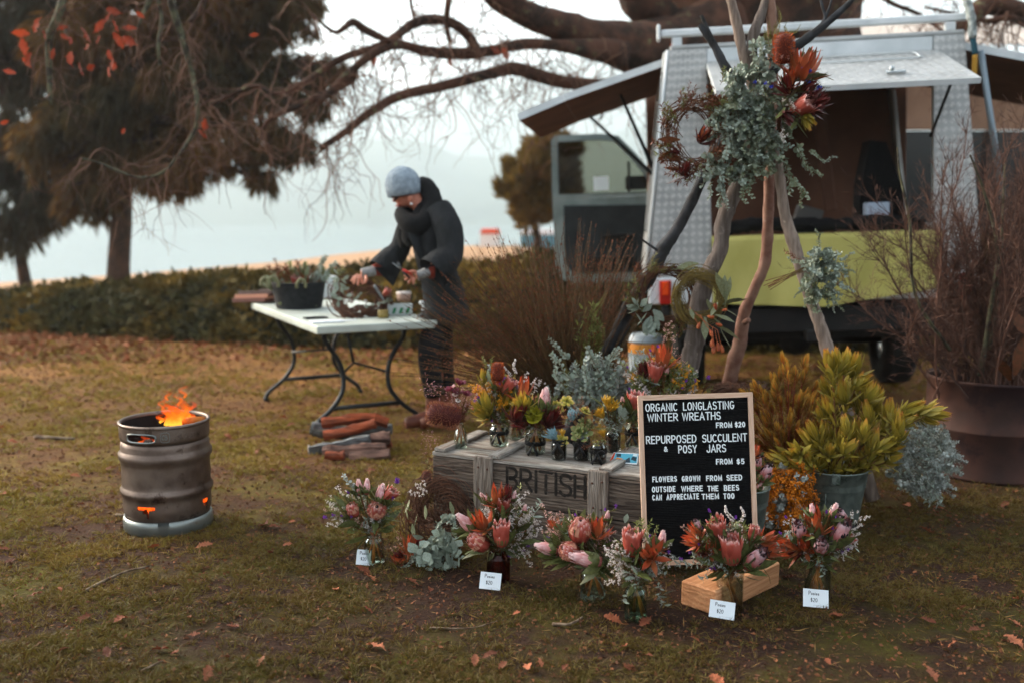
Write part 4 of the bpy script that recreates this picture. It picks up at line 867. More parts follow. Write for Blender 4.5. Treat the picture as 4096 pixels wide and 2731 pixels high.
def sprig(kind, seed):
    rnd.seed(seed); m = MB(); S = bent(9)
    tube(m, S, np.linspace(.012, .005, len(S)), 4, m=1, cap=False)
    def onS(s): i = s*(len(S)-1); k = min(int(i), len(S)-2); f = i-k; return S[k]*(1-f)+S[k+1]*f
    if kind in ('euc', 'eucg'):
        pos = []; d = []; sc = []
        for i in range(15):
            s = .12+.88*i/14; a = i*PI/2+rnd.gauss(0, .3)
            for e in (0, PI): pos.append(onS(s)); d.append((math.cos(a+e), .45+rnd.gauss(0, .2), math.sin(a+e))); sc.append((.075-.035*s)*rnd.uniform(.8, 1.25))
        m.inst(discT(1, 8, .3), frames(pos, d, nr.uniform(-.9, .9, len(pos)), sc), m=0)
    elif kind == 'seeded':
        pos = []; d = []; L = []
        for i in range(13):
            s = .15+.85*i/12; a = i*2.4; pos.append(onS(s)); d.append((math.cos(a), .5+rnd.gauss(0, .2)-.6*(i % 3 == 0), math.sin(a))); L.append(rnd.uniform(.16, .27))
        m.inst(leafT(1, .34, 4, .15, -.15, .42), frames(pos, d, None, L), m=0)
        for i in range(5):
            c = onS(rnd.uniform(.3, 1))+nr.normal(0, .03, 3)
            for k in range(9):
                e = c+nr.normal(0, .035, 3); tube(m, np.array([c, e]), .004, 3, m=2, cap=False); blob(m, e, .011, m=2, sub=1)
    elif kind in ('olive', 'rust'):
        n = 22; pos = []; d = []
        for i in range(n):
            s = .15+.85*i/(n-1); a = i*2.4; pos.append(onS(s)); d.append((math.cos(a), .9+rnd.gauss(0, .3), math.sin(a)))
        m.inst(leafT(1, .30, 3, .2, .25, .45), frames(pos, d, None, nr.uniform(.12, .24, n)), m=0)
    elif kind in ('wax', 'waxp', 'wattle', 'orangew', 'berry'):
        for b in range(9):
            s = .2+.8*b/8; a = rnd.uniform(0, 6.3); c = onS(s); e = c+np.array([math.cos(a)*.17, .14, math.sin(a)*.17])*(1.15-.5*s)
            tube(m, np.array([c, (c+e)/2+nr.normal(0, .012, 3), e]), .004, 3, m=1, cap=False)
            if kind not in ('orangew',):
                q = 10; m.inst(diamT(1, .22), frames(np.array([c+(e-c)*rnd.random() for _ in range(q)]), nr.normal(size=(q, 3))+[0, .6, 0], None, .055), m=2)
            for k in range({'wax': 7, 'waxp': 9, 'wattle': 16, 'orangew': 22, 'berry': 8}[kind]):
                p = e+nr.normal(0, {'wattle': .04, 'orangew': .055}.get(kind, .034), 3); r_ = {'wax': .026, 'waxp': .017, 'wattle': .021, 'orangew': .022, 'berry': .012}[kind]*rnd.uniform(.75, 1.2)
                if kind == 'wax':
                    u = nr.normal(size=(5, 3)); m.inst(diamT(1, .8, .2), frames(np.tile(p, (5, 1)), u, None, r_*1.5), m=0)
                blob(m, p, r_*(.7 if kind == 'wax' else 1), m=0, sub=1, sq=(1, .8, 1))
    elif kind == 'rice':                                # upright spike packed with tiny white flowers
        for k in range(75):
            s = rnd.uniform(.25, 1)**.8; rr = .085*(1.25-s); a = rnd.uniform(0, 6.3); p = onS(s)+np.array([math.cos(a)*rr, 0, math.sin(a)*rr]); blob(m, p, rnd.uniform(.016, .034), m=0, sub=1)
        m.inst(diamT(1, .25), frames(np.array([onS(rnd.uniform(0, .6)) for _ in range(26)]), nr.normal(size=(26, 3))+[0, .8, 0], None, .11), m=2)
    elif kind == 'statice':
        for k in range(3):
            c = onS(rnd.uniform(.8, 1)); n = 6; m.inst(leafT(1, .75, 3, .4, .3, .6, .3), frames(np.tile(c, (n, 1)), nr.normal(0, .45, (n, 3))+[0, .9, 0], None, nr.uniform(.10, .16, n)), m=0)
        n = 12; m.inst(leafT(1, .3, 3, .2, .2), frames(np.array([onS(rnd.uniform(.1, .8)) for _ in range(n)]), nr.normal(0, .6, (n, 3))+[0, .8, 0], None, nr.uniform(.12, .2, n)), m=2)
    elif kind == 'fern':
        for i in range(60):
            s = .1+.9*i/59; c = onS(s); L = .16*(1.1-s)+.03
            for e in (-1, 1): m.inst(diamT(1, .14), frames([c], [(e, .6, .25*rnd.uniform(-1, 1))], None, L), m=0)
    elif kind == 'pinkstar':                            # loose pink buds on wiry stems
        for b in range(22):
            c = onS(rnd.uniform(.2, 1)); e = c+nr.normal(0, .11, 3)+np.array([0, .06, 0]); tube(m, np.array([c, e]), .003, 3, m=1, cap=False)
            m.inst(leafT(1, .2, 2, .4, .1), frames([e], [e-c], None, rnd.uniform(.09, .13)), m=0)
    return m
SM = {}
for k, mts in (('euc', [m_euc, m_stem]), ('eucg', [m_euc2, m_stem]), ('seeded', [m_euc, m_stem, m_gryg]), ('olive', [m_olv, m_stem]), ('rust', [m_rust, m_stem]), ('wax', [m_wht, m_stem, m_grn]), ('waxp', [m_pnkb, m_stem, m_grn]),
               ('wattle', [m_ylw, m_stem, m_olv]), ('orangew', [m_org, m_stem]), ('berry', [mat('copper_bud', '#a8583c', c3='#c88a6a', isl=.6), m_stem, m_rust]), ('rice', [m_wht, m_stem, m_olv]), ('statice', [m_prp, m_stem, m_olv]), ('blue', [m_blu, m_stem, m_dkl]),
               ('fern', [mat('olive_fern', '#6a6a34', c3='#8a8a4c', isl=.6, rough=.7), m_stem]), ('gfern', [m_grn, m_stem]), ('pinkstar', [mat('pink_star', '#c08088', c3='#e8b8c0', isl=.8, rough=.5, trans=.2), m_stem]), ('greyg', [m_gryg, m_stem])):
    kk = {'blue': 'statice', 'gfern': 'fern', 'greyg': 'euc'}.get(k, k); SM[k] = [sprig(kk, 100+i*7).mesh('sprig', mts) for i in range(3)]
pleaf = [pm('leaf', lambda m, c=c: m.inst(leafT(1, .30, 6, .22, c, .5, .05), np.eye(4)[None]), m_dkl) for c in (.15, .35, -.1)]
dleaf = [pm('leaf', lambda m, c=c: m.inst(leafT(1, .92, 6, .14, c, .5, .12), np.eye(4)[None]), m_euc) for c in (.12, -.2)]
eleaf = [pm('leaf', lambda m, c=c: m.inst(leafT(1, .55, 5, .18, c, .5, .05), np.eye(4)[None]), m_euc) for c in (.1, -.15)]
oleaf = [pm('leaf', lambda m, c=c: m.inst(leafT(1, .32, 5, .2, c, .5, .04), np.eye(4)[None]), m_rust) for c in (.2, -.1)]
gleaf = [pm('leaf', lambda m, c=c: m.inst(leafT(1, .36, 5, .2, c, .5, .04), np.eye(4)[None]), mat('sage_leaf', '#7c8468', '#6a6c4c', sc=9, rough=.55, trans=.15, objrnd=.2)) for c in (.2, -.1)]
LM = {'d': dleaf, 'p': pleaf, 'e': eleaf, 'o': oleaf, 'g': gleaf}
# banksia heads
def banksia(mts, n=900, L=1.0, r=.3):
    m = MB(); prof = [(.02, 0), (r*.8, .04), (r, .2), (r, .75), (r*.8, .93), (.0, 1.0)]; lathe(m, prof, 20, Matrix.Rotation(-PI/2, 4, 'X'), m=1)
    hh = nr.uniform(.03, .98, n); a = nr.uniform(0, 2*PI, n); rr = np.interp(hh, [p[1] for p in prof], [p[0] for p in prof])
    m.inst(diamT(1, .14, .3), frames(np.stack([rr*np.cos(a), hh, rr*np.sin(a)], 1), np.stack([np.cos(a), .25+.9*(hh-.3), np.sin(a)], 1), None, .11), m=0); return m.mesh('banksia_head', mts)
PM['banksia'] = [banksia([mat('banksia_orange', '#d06a1c', c3='#a83c10', isl=.8, rough=.6), mat('banksia_core', '#5a2414', rough=.8)])]
PM['banksia_red'] = [banksia([mat('banksia_wine', '#8a4038', c3='#a8804c', isl=.7, rough=.6), mat('banksia_core_red', '#4a1c18', rough=.8)], 1600, r=.30)]
def rosette(mts, n=4, W=.5, thick=.12, L=.5):
    m = MB()
    T0 = leafT(1, .5, 4, .35, .1, .62, .08)
    for j in range(n): whorl(m, 5+j % 2, .03*(n-j), .02, .25+j*1.1/(n-1), L*(.55+.45*j/(n-1)), W, T0, j*.37)
    return m.mesh('succulent_rosette', mts)
m_ros_y = mat('succulent_yellow', '#b0a448', '#98a058', sc=8, rough=.4, tstops=[(0, '#8a9450'), (.8, '#b8aa4c'), (1, '#c88a5c')], objrnd=.1)
m_ros_g = mat('succulent_green', '#5f6c40', '#7a8450', sc=8, rough=.4, tstops=[(0, '#56643a'), (.85, '#7c8650'), (1, '#a06a4c')], objrnd=.1)
m_ros_b = mat('succulent_blue', '#5c7c84', '#7a98a0', sc=8, rough=.5)
PM['ros_y'] = [rosette(m_ros_y)]; PM['ros_g'] = [rosette(m_ros_g, 5)]
def fingers(mt, n=16):
    m = MB()
    for k in range(n):
        a = k*2.4; s = .10+.5*(k/n)**.7; d = np.array([math.cos(a)*s, 1, math.sin(a)*s]); d /= np.linalg.norm(d); L = rnd.uniform(.6, 1); tube(m, spath([tuple(d*0), tuple(d*L*.5), tuple(d*L)], 3), [.03, .055, .06, .065, .06, .045, .01], 6)
    return m.mesh('succulent_fingers', mt)
PM['fing_b'] = [fingers(m_ros_b)]; PM['fing_y'] = [fingers(mat('jelly_yellow', '#c08a1c', '#a88a2c', sc=8, rough=.35), 26)]
def petals_mesh(mt, n=5, W=.7, two=False):
    m = MB(); T0 = leafT(1, .5, 4, .3, .2, .6, .12)
    whorl(m, n, 0, .02, .7, .6, W, T0); whorl(m, n, 0, .02, .35, .45, W*.8, T0, .5); blob(m, (0, .08, 0), .06, m=0); return m.mesh('small_flower', mt)
PM['helle'] = [petals_mesh(mat('wine_petal', '#5a1c2c', '#7c3444', sc=9, rough=.5, trans=.25))]
PM['ylily'] = [petals_mesh(mat('lime_petal', '#a8a02c', '#8a8a24', sc=9, rough=.5, trans=.3), 5, .8)]
PM['whitef'] = [petals_mesh(mat('white_petal', '#e8e4e0', rough=.5, trans=.3))]
PM['gum'] = [pm('gum_nut', lambda m: lathe(m, [(.01, 0), (.10, .12), (.2, .4), (.22, .6), (.14, .72), (.17, .8), (.0, .78)], 10, Matrix.Rotation(-PI/2, 4, 'X')), mat('gum_nut', '#a8602c', '#8a2c1c', sc=9, rough=.5, objrnd=.3))]
HEADNAME = {'pink': 'protea', 'face': 'protea', 'dark': 'protea', 'goblet': 'protea', 'orange': 'leucadendron', 'darkred': 'leucadendron', 'yellow': 'leucadendron', 'yopen': 'leucadendron', 'amber': 'leucadendron', 'banksia': 'banksia', 'banksia_red': 'banksia',
            'ros_y': 'succulent', 'ros_g': 'succulent', 'fing_b': 'succulent', 'fing_y': 'succulent', 'helle': 'flower', 'ylily': 'flower', 'whitef': 'flower', 'gum': 'gum_nut'}
rnd.seed(5)
GH = [1.0]
SCR_R = Vector((1, 0, 0)); SCR_U = Vector((0, math.sin(PITCH), math.cos(PITCH)))
def head(parent, kind, x, y, size, ang, face, Y, label=None):
    """flower head whose middle shows at (x, y); size = its length in photo pixels"""
    c = P(x, y, Y); L = 1.1*GH[0]*size/FPX*Y; tc = (Vector((0, 0, CAMZ))-c).normalized(); a = R(ang)
    d = (SCR_R*math.sin(a)+SCR_U*math.cos(a))*(1-face)+tc*face; d.normalize(); o = c-d*L*.5
    kx = {'protea': 1.15, 'leucadendron': .95}.get(HEADNAME[kind], 1); q = put(PM[kind][rnd.randrange(len(PM[kind]))], HEADNAME[kind], parent, Matrix(frames([o], [d], rnd.uniform(0, 6.3), [[kx*L, L, kx*L]])[0].tolist()), label)
    return o, d, L
def spr(parent, kind, a, b, sc=None, name='sprig'):
    a = Vector(a); b = Vector(b); L = (b-a).length
    return put(SM[kind][rnd.randrange(3)], name, parent, mframe(a, b-a, rnd.uniform(0, 6.3), L if sc is None else [[sc*L, L, sc*L]] and L))
def lf(parent, kind, base, d, L, roll=None):
    return put(LM[kind][rnd.randrange(len(LM[kind]))], 'leaf', parent, mframe(base, d, rnd.uniform(0, 6.3) if roll is None else roll, L))
def bouquet(t, neck, Y, heads, region, fill, leaves=0, leafk='p', explicit=(), Lf=(.10, .17), stems=True, leafL=(.07, .12), depth=.10, stemr=.0022):
    """heads placed as the photo shows, sprays fanned out from the neck into the region (cx, cy, rx, ry)"""
    neck = Vector(neck); st = MB(); nst = 0
    for hd in heads:
        kind, x, y, s, ang, face = hd[:6]; dY = hd[6] if len(hd) > 6 else -.03
        o, d, L = head(t, kind, x, y, s, ang, face, Y+dY)
        m_ = (o+neck)/2+d*-.02
        if (o-neck).length > .02: tube(st, spath([tuple(neck), tuple(m_), tuple(o+d*.01)], 3), stemr*1.3, 5, cap=False); nst += 1
        if kind in ('pink', 'face', 'dark', 'goblet'):
            for k in range(8):
                e = Vector(cone_dirs(1, d, .85)[0].tolist()); lf(t, 'p', o-d*L*.10, e, L*rnd.uniform(.75, 1.15))
    cx, cy, rx, ry = region; rx *= 1.08; ry *= 1.08
    if leaves > 25:
        for k in range(9):
            a = rnd.uniform(0, 6.3); r_ = rnd.uniform(.25, .85); head(t, rnd.choice(('darkred', 'pink', 'goblet', 'orange', 'darkred', 'yopen')), cx+rx*r_*math.cos(a), cy+ry*r_*math.sin(a), rnd.uniform(38, 62), math.degrees(math.atan2(math.cos(a), -math.sin(a)+.9)), rnd.uniform(.1, .5), Y+rnd.uniform(.0, .06))
        for k in range(6): a = rnd.uniform(0, 6.3); e = P(cx+rx*.95*math.cos(a), cy+ry*.95*math.sin(a), Y-.02); spr(t, 'statice', e-(e-neck).normalized()*.05, e)
    for kind, n in fill:
        for k in range(int(n*2.6)):
            a = rnd.uniform(0, 6.3); r_ = rnd.uniform(.35, 1.0)**.7; e = P(cx+rx*r_*math.cos(a), cy+ry*r_*math.sin(a), Y+rnd.uniform(-depth*.6, depth)*(1.3-r_))
            d = e-neck
            if d.length < .03: continue
            L = min(rnd.uniform(*Lf), d.length); dn = d.normalized(); b = e-dn*L+Vector(nr.normal(0, .012, 3).tolist()); spr(t, kind, b, e)
            if L < d.length-.01: tube(st, np.array([neck, b]), stemr*.7, 4, cap=False); nst += 1
    leaves = int(leaves*1.7)
    for k in range(leaves//3):
        a = rnd.uniform(0, 6.3); hz = Vector((math.cos(a), math.sin(a)*.9, rnd.uniform(-.45, .5))).normalized(); Ls = rx/FPX*Y*rnd.uniform(.45, .85); lf(t, leafk, neck+Vector((0, 0, .01))+hz*Ls*.35, hz, Ls*.75)
    for k in range(leaves):
        a = rnd.uniform(0, 6.3); r_ = rnd.uniform(.3, .92); e = P(cx+rx*r_*math.cos(a), cy+ry*r_*math.sin(a), Y+rnd.uniform(-depth*.5, depth)); d = (e-neck).normalized()
        L = rnd.uniform(*leafL)*1.2; lf(t, leafk, e-d*L*.6, d+Vector(nr.normal(0, .35, 3).tolist()), L)
    for ex in explicit:
        kind, x0, y0, x1, y1 = ex[:5]; dY = ex[5] if len(ex) > 5 else -.05
        if kind in LM: a = P(x0, y0, Y+dY); b = P(x1, y1, Y+dY-.01); lf(t, kind, a, b-a, (b-a).length, rnd.uniform(-.6, .6))
        else: spr(t, kind, P(x0, y0, Y+dY+.02), P(x1, y1, Y+dY))
    if nst and stems: ob(st, 'stem_bundle', m_stem, t)
# ================================================================ THINGS ON THE TABLE
t = thing('foliage_bundle', 'mixed eucalyptus and succulent cuttings heaped in the black basket', 'foliage', tuple(bc+Vector((0, 0, .02))))
neck = bc+Vector((0, 0, .03)); Yb = bc.y
bouquet(t, neck, Yb, [('ros_g', 1150, 1130, 60, -20, .5, -.08), ('orange', 1225, 1110, 50, 10, .3), ('goblet', 1180, 1125, 45, 0, .3)], (1200, 1110, 110, 60), [('rust', 12), ('euc', 3), ('olive', 8), ('berry', 6)], 14, 'g', Lf=(.12, .2), leafL=(.06, .1), depth=.14,
        explicit=[('euc', 1240, 1130, 1310, 1030), ('euc', 1270, 1130, 1345, 1050), ('euc', 1280, 1120, 1290, 1040), ('olive', 1290, 1130, 1370, 1065), ('olive', 1260, 1140, 1330, 1080), ('rust', 1110, 1140, 1080, 1060), ('rust', 1150, 1130, 1100, 1040), ('g', 1080, 1160, 1070, 1100), ('g', 1100, 1170, 1030, 1130), ('rust', 1220, 1140, 1180, 1050)])
# ring of dried leaf loops hanging over the basket rim
m_loop = mat('sage_stem', '#7a7c5c', '#5c5a3c', sc=12, rough=.6)
for (x0, y0, r_) in ((1092, 1140, 22), (1060, 1135, 16), (1205, 1145, 18)):
    pts = [tuple(P(x0+r_*math.cos(a), y0-r_*1.5*math.sin(a), Yb-.2)) for a in np.linspace(-.3, 3.5, 10)]; q = MB(); tube(q, spath(pts, 2), .012, 6); ob(q, 'curled_stem', m_loop, t)
# the wreath being bound on the table
wp = on_table(1440, 1262); wr = thing('half_made_wreath', 'half-made brown wreath with blue-green leaves lying on the table', 'wreath', tuple(wp))
def vine_ring(c, Rr, nrm, thick, n=26, r=.0025, col=None, parent=None, name='vine', ex=1.0, squash=1):
    c = Vector(c); nrm = Vector(nrm).normalized(); u = nrm.cross(Vector((0, 0, 1))); u = u.normalized() if u.length > .1 else Vector((1, 0, 0)); w = nrm.cross(u); q = MB()
    for k in range(n):
        a0 = rnd.uniform(0, 6.3); sp = rnd.uniform(1.2, 5); rr = Rr+rnd.gauss(0, thick*.45); ph = rnd.uniform(0, 6.3); pts = []
        for j in range(int(sp*5)+3):
            a = a0+j*.22; q_ = rr+thick*.55*math.sin(a*2.3+ph); pts.append(tuple(c+u*math.cos(a)*q_+w*math.sin(a)*q_*squash+nrm*thick*.6*math.cos(a*3.1+ph)))
        tube(q, np.array(pts), r*rnd.uniform(.6, 1.5), 4, cap=False)
    return ob(q, name, col or m_tw, parent)
m_vine = mat('vine_brown', '#3c261a', c3='#6a4632', isl=.9, rough=.85)
vine_ring(wp+Vector((0, 0, .10)), .15, (.2, -.6, .8), .06, 60, .004, m_vine, wr)
for k in range(34):
    a = rnd.uniform(0, 6.3); b = wp+Vector((.17*math.cos(a), .1*math.sin(a), .06+rnd.uniform(0, .08))); spr(wr, rnd.choice(('rust', 'rust', 'berry', 'waxp', 'euc', 'olive')), b, b+Vector((math.cos(a+1)*.08, math.sin(a)*.05, rnd.uniform(-.01, .11))))
for (x, y) in ((1360, 1110), (1350, 1190), (1375, 1160), (1345, 1135)):
    for k in range(5): lf(wr, 'e', P(x+rnd.gauss(0, 10), y+rnd.gauss(0, 10), wp.y-.12), (rnd.gauss(0, 1), -.3, rnd.gauss(0, 1)), .05)
head(wr, 'whitef', 1462, 1200, 12, 20, .4, wp.y-.18)
head(wr, 'goblet', 1545, 1170, 36, 40, .3, wp.y-.05)
# cash box with open lid
m_cw = mat('cash_white', '#c6cfcf', rough=.5); m_cg = mat('cash_green', '#137a4a', rough=.5); m_grytin = mat('tin_grey', '#8c9496', rough=.4, metal=.3)
cb = on_table(1600, 1258); cash = thing('cash_box', 'small white money tin with green stripes and its lid tipped open', 'money tin', tuple(cb)); yaw = .42
Mc = Matrix.Translation(cb) @ Matrix.Rotation(yaw*.3, 4, 'Z')
q = MB()
for a, b_, c_, d_ in ((0, -.06, .16, .006), (0, .06, .16, .006)): box(q, .165, .005, .068, Mc @ Matrix.Translation((0, b_, .035)), .002)
for s in (-.08, .08): box(q, .005, .115, .068, Mc @ Matrix.Translation((s, 0, .035)), .002)
box(q, .155, .115, .004, Mc @ Matrix.Translation((0, 0, .003)), .001); ob(q, 'tin_body', m_cw, cash)
for k in range(3):
    q = MB(); prism(q, [(-.055+k*.045, .012), (-.035+k*.045, .012), (-.022+k*.045, .05), (-.042+k*.045, .05)], -.0015, Mc @ Matrix.Translation((0, -.0632, 0))); ob(q, 'green_stripe', m_cg, cash)
q = MB(); box(q, .15, .118, .012, Mc @ Matrix.Translation((-.083-.045, 0, .072+.062)) @ Matrix.Rotation(R(57), 4, 'Y'), .003); ob(q, 'lid', m_grytin, cash)
# card stand
cs = on_table(1712, 1268); st = thing('card_reader_stand', 'white card reader on a black base at the right corner of the table', 'card reader', tuple(cs))
Ms = Matrix.Translation(cs) @ Matrix.Rotation(.35, 4, 'Z')
q = MB(); box(q, .125, .08, .018, Ms @ Matrix.Translation((0, 0, .009)), .005); ob(q, 'base', mat('black_plastic', '#101214', rough=.4), st)
q = MB(); box(q, .085, .02, .07, Ms @ Matrix.Translation((0, -.005, .054)) @ Matrix.Rotation(.25, 4, 'X'), .006); box(q, .115, .03, .024, Ms @ Matrix.Translation((0, .0, .095)), .006); ob(q, 'reader', mat('white_plastic', '#dfe6e6', rough=.4), st)
# tape roll, jar, phone, papers, box, frames
q = MB(); tp = on_table(1533, 1272); lathe(q, [(.022, .0), (.036, .0), (.036, .05), (.022, .05)], 24, Matrix.Translation(tp), closed=True)
tag(ob(q, 'tape_roll', mat('gold_tape', '#7c6a34', '#94804a', sc=20, rough=.4), label='roll of gold-brown tape standing in front of the money tin', origin=tuple(tp)), cat='tape')
jp = on_table(1616, 1205); jt = thing('lidded_tub', 'low cream tub with a pale lid behind the money tin', 'tub', tuple(jp))
q = MB(); lathe(q, [(0, 0), (.05, 0), (.055, .05), (.05, .055), (0, .055)], 24, Matrix.Translation(jp)); ob(q, 'tub', mat('cream_tub', '#a88c7c', rough=.5), jt)
q = MB(); lathe(q, [(0, .058), (.058, .057), (.058, .07), (0, .074)], 24, Matrix.Translation(jp)); ob(q, 'lid', mat('pale_lid', '#cfc6be', rough=.5), jt)
def flat(name, x, y, sx, sy, sz, rot, mt, lab, cat, z0=0):
    p = on_table(x, y); q = MB(); box(q, sx, sy, sz, Matrix.Translation(p+Vector((0, 0, sz/2+z0))) @ Matrix.Rotation(rot, 4, 'Z'), min(.003, sz*.3)); return tag(ob(q, name, mt, label=lab, origin=tuple(p)), cat=cat)
flat('phone', 1262, 1274, .15, .075, .009, .5, mat('phone_black', '#0d0f12', rough=.25), 'black phone lying flat in front of the basket', 'phone')
m_pap = mat('paper_white', '#d6dce0', '#bcc4ca', sc=14, rough=.6)
flat('paper_stack', 1308, 1288, .20, .12, .008, .35, m_pap, 'small stack of white leaflets at the near edge of the table', 'papers')
flat('paper_slip', 1395, 1282, .10, .05, .002, .7, m_pap, 'loose pale slip of paper right of the leaflets', 'paper')
p = on_table(1180, 1205); p = Vector((p.x+.06, p.y+.25, TH))
q = MB(); box(q, .30, .20, .17, Matrix.Translation(p+Vector((.05, .1, .085))) @ Matrix.Rotation(.4, 4, 'Z'), .006, seg=2); tag(ob(q, 'white_box', m_cw, label='white box half hidden behind the heaped basket', origin=tuple(p)), cat='box')
p = on_table(1040, 1212)
for i, (dx, dz, mt, lb) in enumerate(((0, .012, '#5a3028', 'dark red-brown tray under the copper one at the far end of the table'), (.02, .04, '#a8725a', 'copper-coloured flat tray at the far left end of the table'), (.05, .068, '#3c2420', 'dark maroon tray on top of the pile at the table end'))):
    q = MB(); Mx = Matrix.Translation(p+Vector((dx-.03, .1, dz))) @ Matrix.Rotation(-.5, 4, 'Z') @ Matrix.Rotation(-.06, 4, 'Y'); box(q, .34, .24, .018, Mx, .004)
    for s in (-1, 1): box(q, .34, .010, .018, Mx @ Matrix.Translation((0, s*.112, .015)), .003)
    tag(ob(q, 'tray', mat('tray_'+str(i), mt, rough=.6), label=lb, origin=tuple(p)), cat='tray', group='trays piled at the table end')

# ================================================================ THE FLORIST
YW = 6.5
def Wp(x, y, d=0): return tuple(P(x, y, YW+d))
foot = P(1715, 1700, YW)
wom = thing('person', 'person in grey beanie and charcoal coat trimming stems at the table', 'person', (foot.x, YW, 0))
m_skin = mat('skin', '#b87860', '#a8644c', sc=30, rough=.5, spec=.4)
m_coat = mat('charcoal_wool', '#1d1f20', '#282a2c', sc=9, rough=.95, bump=.03, bsc=9, stretch=(1, 1, .45))
m_knit = mat('black_knit', '#08080a', '#101012', sc=40, rough=.95, bump=.008, bsc=90)
m_bean = mat('grey_beanie', '#7d8a94', '#94a2ac', sc=30, rough=.95, bump=.004, bsc=140)
m_glov = mat('grey_glove', '#70706e', '#8c8c8a', sc=40, rough=.95, bump=.004, bsc=140)
m_trou = mat('black_trousers', '#0f0f11', '#18181a', sc=8, rough=.9)
m_boot = mat('brown_boot', '#6a3826', '#4a2418', sc=9, rough=.5)
def skinmesh(name, verts, edges, mt, parent, root=0, sub=2):
    og = worldpos(parent) if parent else Vector((0, 0, 0)); me = bpy.data.meshes.new(name)
    me.from_pydata([tuple(Vector(v[:3])-og) for v in verts], edges, []); o = bpy.data.objects.new(name, me); scene.collection.objects.link(o); o.parent = parent
    me.materials.append(mt); o.modifiers.new('skin', 'SKIN'); sv = me.skin_vertices[0].data
    for i, v in enumerate(verts):
        r = v[3]; sv[i].radius = (r, r) if not isinstance(r, tuple) else r
    sv[root].use_root = True; s = o.modifiers.new('sub', 'SUBSURF'); s.levels = sub; s.render_levels = sub
    for p in me.polygons: p.use_smooth = True
    o.modifiers['skin'].use_smooth_shade = True; return o
J = {'pel': Wp(1765, 1200)+(.09,), 'ab': Wp(1750, 1080)+(.09,), 'ch': Wp(1720, 920)+(.10,), 'nk0': Wp(1705, 850)+(.065,), 'nk': Wp(1662, 808)+(.05,), 'hd': Wp(1625, 765)+(.088,), 'cr': Wp(1606, 715)+(.075,), 'jw': Wp(1606, 812, -.01)+(.047,), 'chn': Wp(1603, 832, -.012)+(.024,), 'ns0': Wp(1583, 795, -.02)+(.02,), 'ns': Wp(1571, 809, -.025)+(.011,),
     'sR': Wp(1665, 870, .13)+(.06,), 'eR': Wp(1600, 1000, .08)+(.04,), 'wR': Wp(1488, 1085, -.02)+(.028,), 'sL': Wp(1765, 880, -.12)+(.06,), 'eL': Wp(1805, 1020, -.2)+(.042,), 'wL': Wp(1705, 1090, -.30)+(.028,),
     'hR': Wp(1760, 1240, .06)+(.06,), 'kR': Wp(1760, 1420, .05)+(.055,), 'aR': Wp(1778, 1590, .12)+(.04,), 'hL': Wp(1768, 1240, -.06)+(.06,), 'kL': Wp(1722, 1420, -.12)+(.055,), 'aL': Wp(1735, 1600, -.06)+(.04,)}
ks = list(J); ix = {k: i for i, k in enumerate(ks)}
E = [(ix[a], ix[b]) for a, b in (('pel', 'ab'), ('ab', 'ch'), ('ch', 'nk0'), ('nk0', 'nk'), ('nk', 'hd'), ('hd', 'cr'), ('hd', 'jw'), ('jw', 'chn'), ('hd', 'ns0'), ('ns0', 'ns'), ('ch', 'sR'), ('sR', 'eR'), ('eR', 'wR'), ('ch', 'sL'), ('sL', 'eL'), ('eL', 'wL'), ('pel', 'hR'), ('hR', 'kR'), ('kR', 'aR'), ('pel', 'hL'), ('hL', 'kL'), ('kL', 'aL'))]
body = skinmesh('body', [J[k] for k in ks], E, m_skin, wom)
def hand(wrist, palm, tips, thumb, nm='hand'):
    w = Vector(wrist); p = Vector(palm); vs = [tuple(w)+(.024,), tuple((w+p)/2)+(.028,), tuple(p)+(.030,)]; ed = [(0, 1), (1, 2)]
    hnd = skinmesh(nm, vs, ed, m_skin, wom, 0, 2)
    for i, tp_ in enumerate(tips):
        tp_ = Vector(tp_); s = p+(tp_-p)*.15; k1 = p+(tp_-p)*.45+Vector((0, -.008, .012)); k2 = p+(tp_-p)*.75+Vector((0, -.006, .006))
        skinmesh('finger', [tuple(s)+(.0115,), tuple(k1)+(.0105,), tuple(k2)+(.0095,), tuple(tp_)+(.0075,)], [(0, 1), (1, 2), (2, 3)], m_skin, hnd, 0, 1)
    th = [Vector(v) for v in thumb]; skinmesh('thumb', [tuple(th[0])+(.013,), tuple(th[1])+(.012,), tuple(th[2])+(.008,)], [(0, 1), (1, 2)], m_skin, hnd, 0, 1)
hand(Wp(1488, 1085, -.02), Wp(1440, 1095, -.05), [Wp(1404, 1128, -.06), Wp(1413, 1138, -.08), Wp(1432, 1145, -.1), Wp(1452, 1140, -.1)], [Wp(1462, 1102, -.08), Wp(1466, 1122, -.12), Wp(1458, 1136, -.13)])
hand(Wp(1705, 1090, -.30), Wp(1662, 1108, -.32), [Wp(1616, 1104, -.35), Wp(1618, 1122, -.36), Wp(1632, 1136, -.36), Wp(1652, 1138, -.36)], [Wp(1668, 1092, -.34), Wp(1648, 1086, -.36), Wp(1632, 1090, -.37)])
def garment(name, pts, rads, mt, sides=18, flat=1, noise_=.02, parent=wom, k=4, cap=True, label=None):
    A = spath([tuple(p)+(r,) for p, r in zip(pts, rads)], k); q = MB(); tube(q, A[:, :3], A[:, 3], sides, noise=noise_, flat=flat, cap=cap); return ob(q, name, mt, parent, label)
coat = garment('coat', [Wp(1690, 838), Wp(1708, 862), Wp(1722, 930), Wp(1735, 1010), Wp(1752, 1090), Wp(1775, 1180), Wp(1795, 1290)], [.07, .155, .170, .160, .152, .172, .185], m_coat, 24, .80, .012)
q = MB(); 
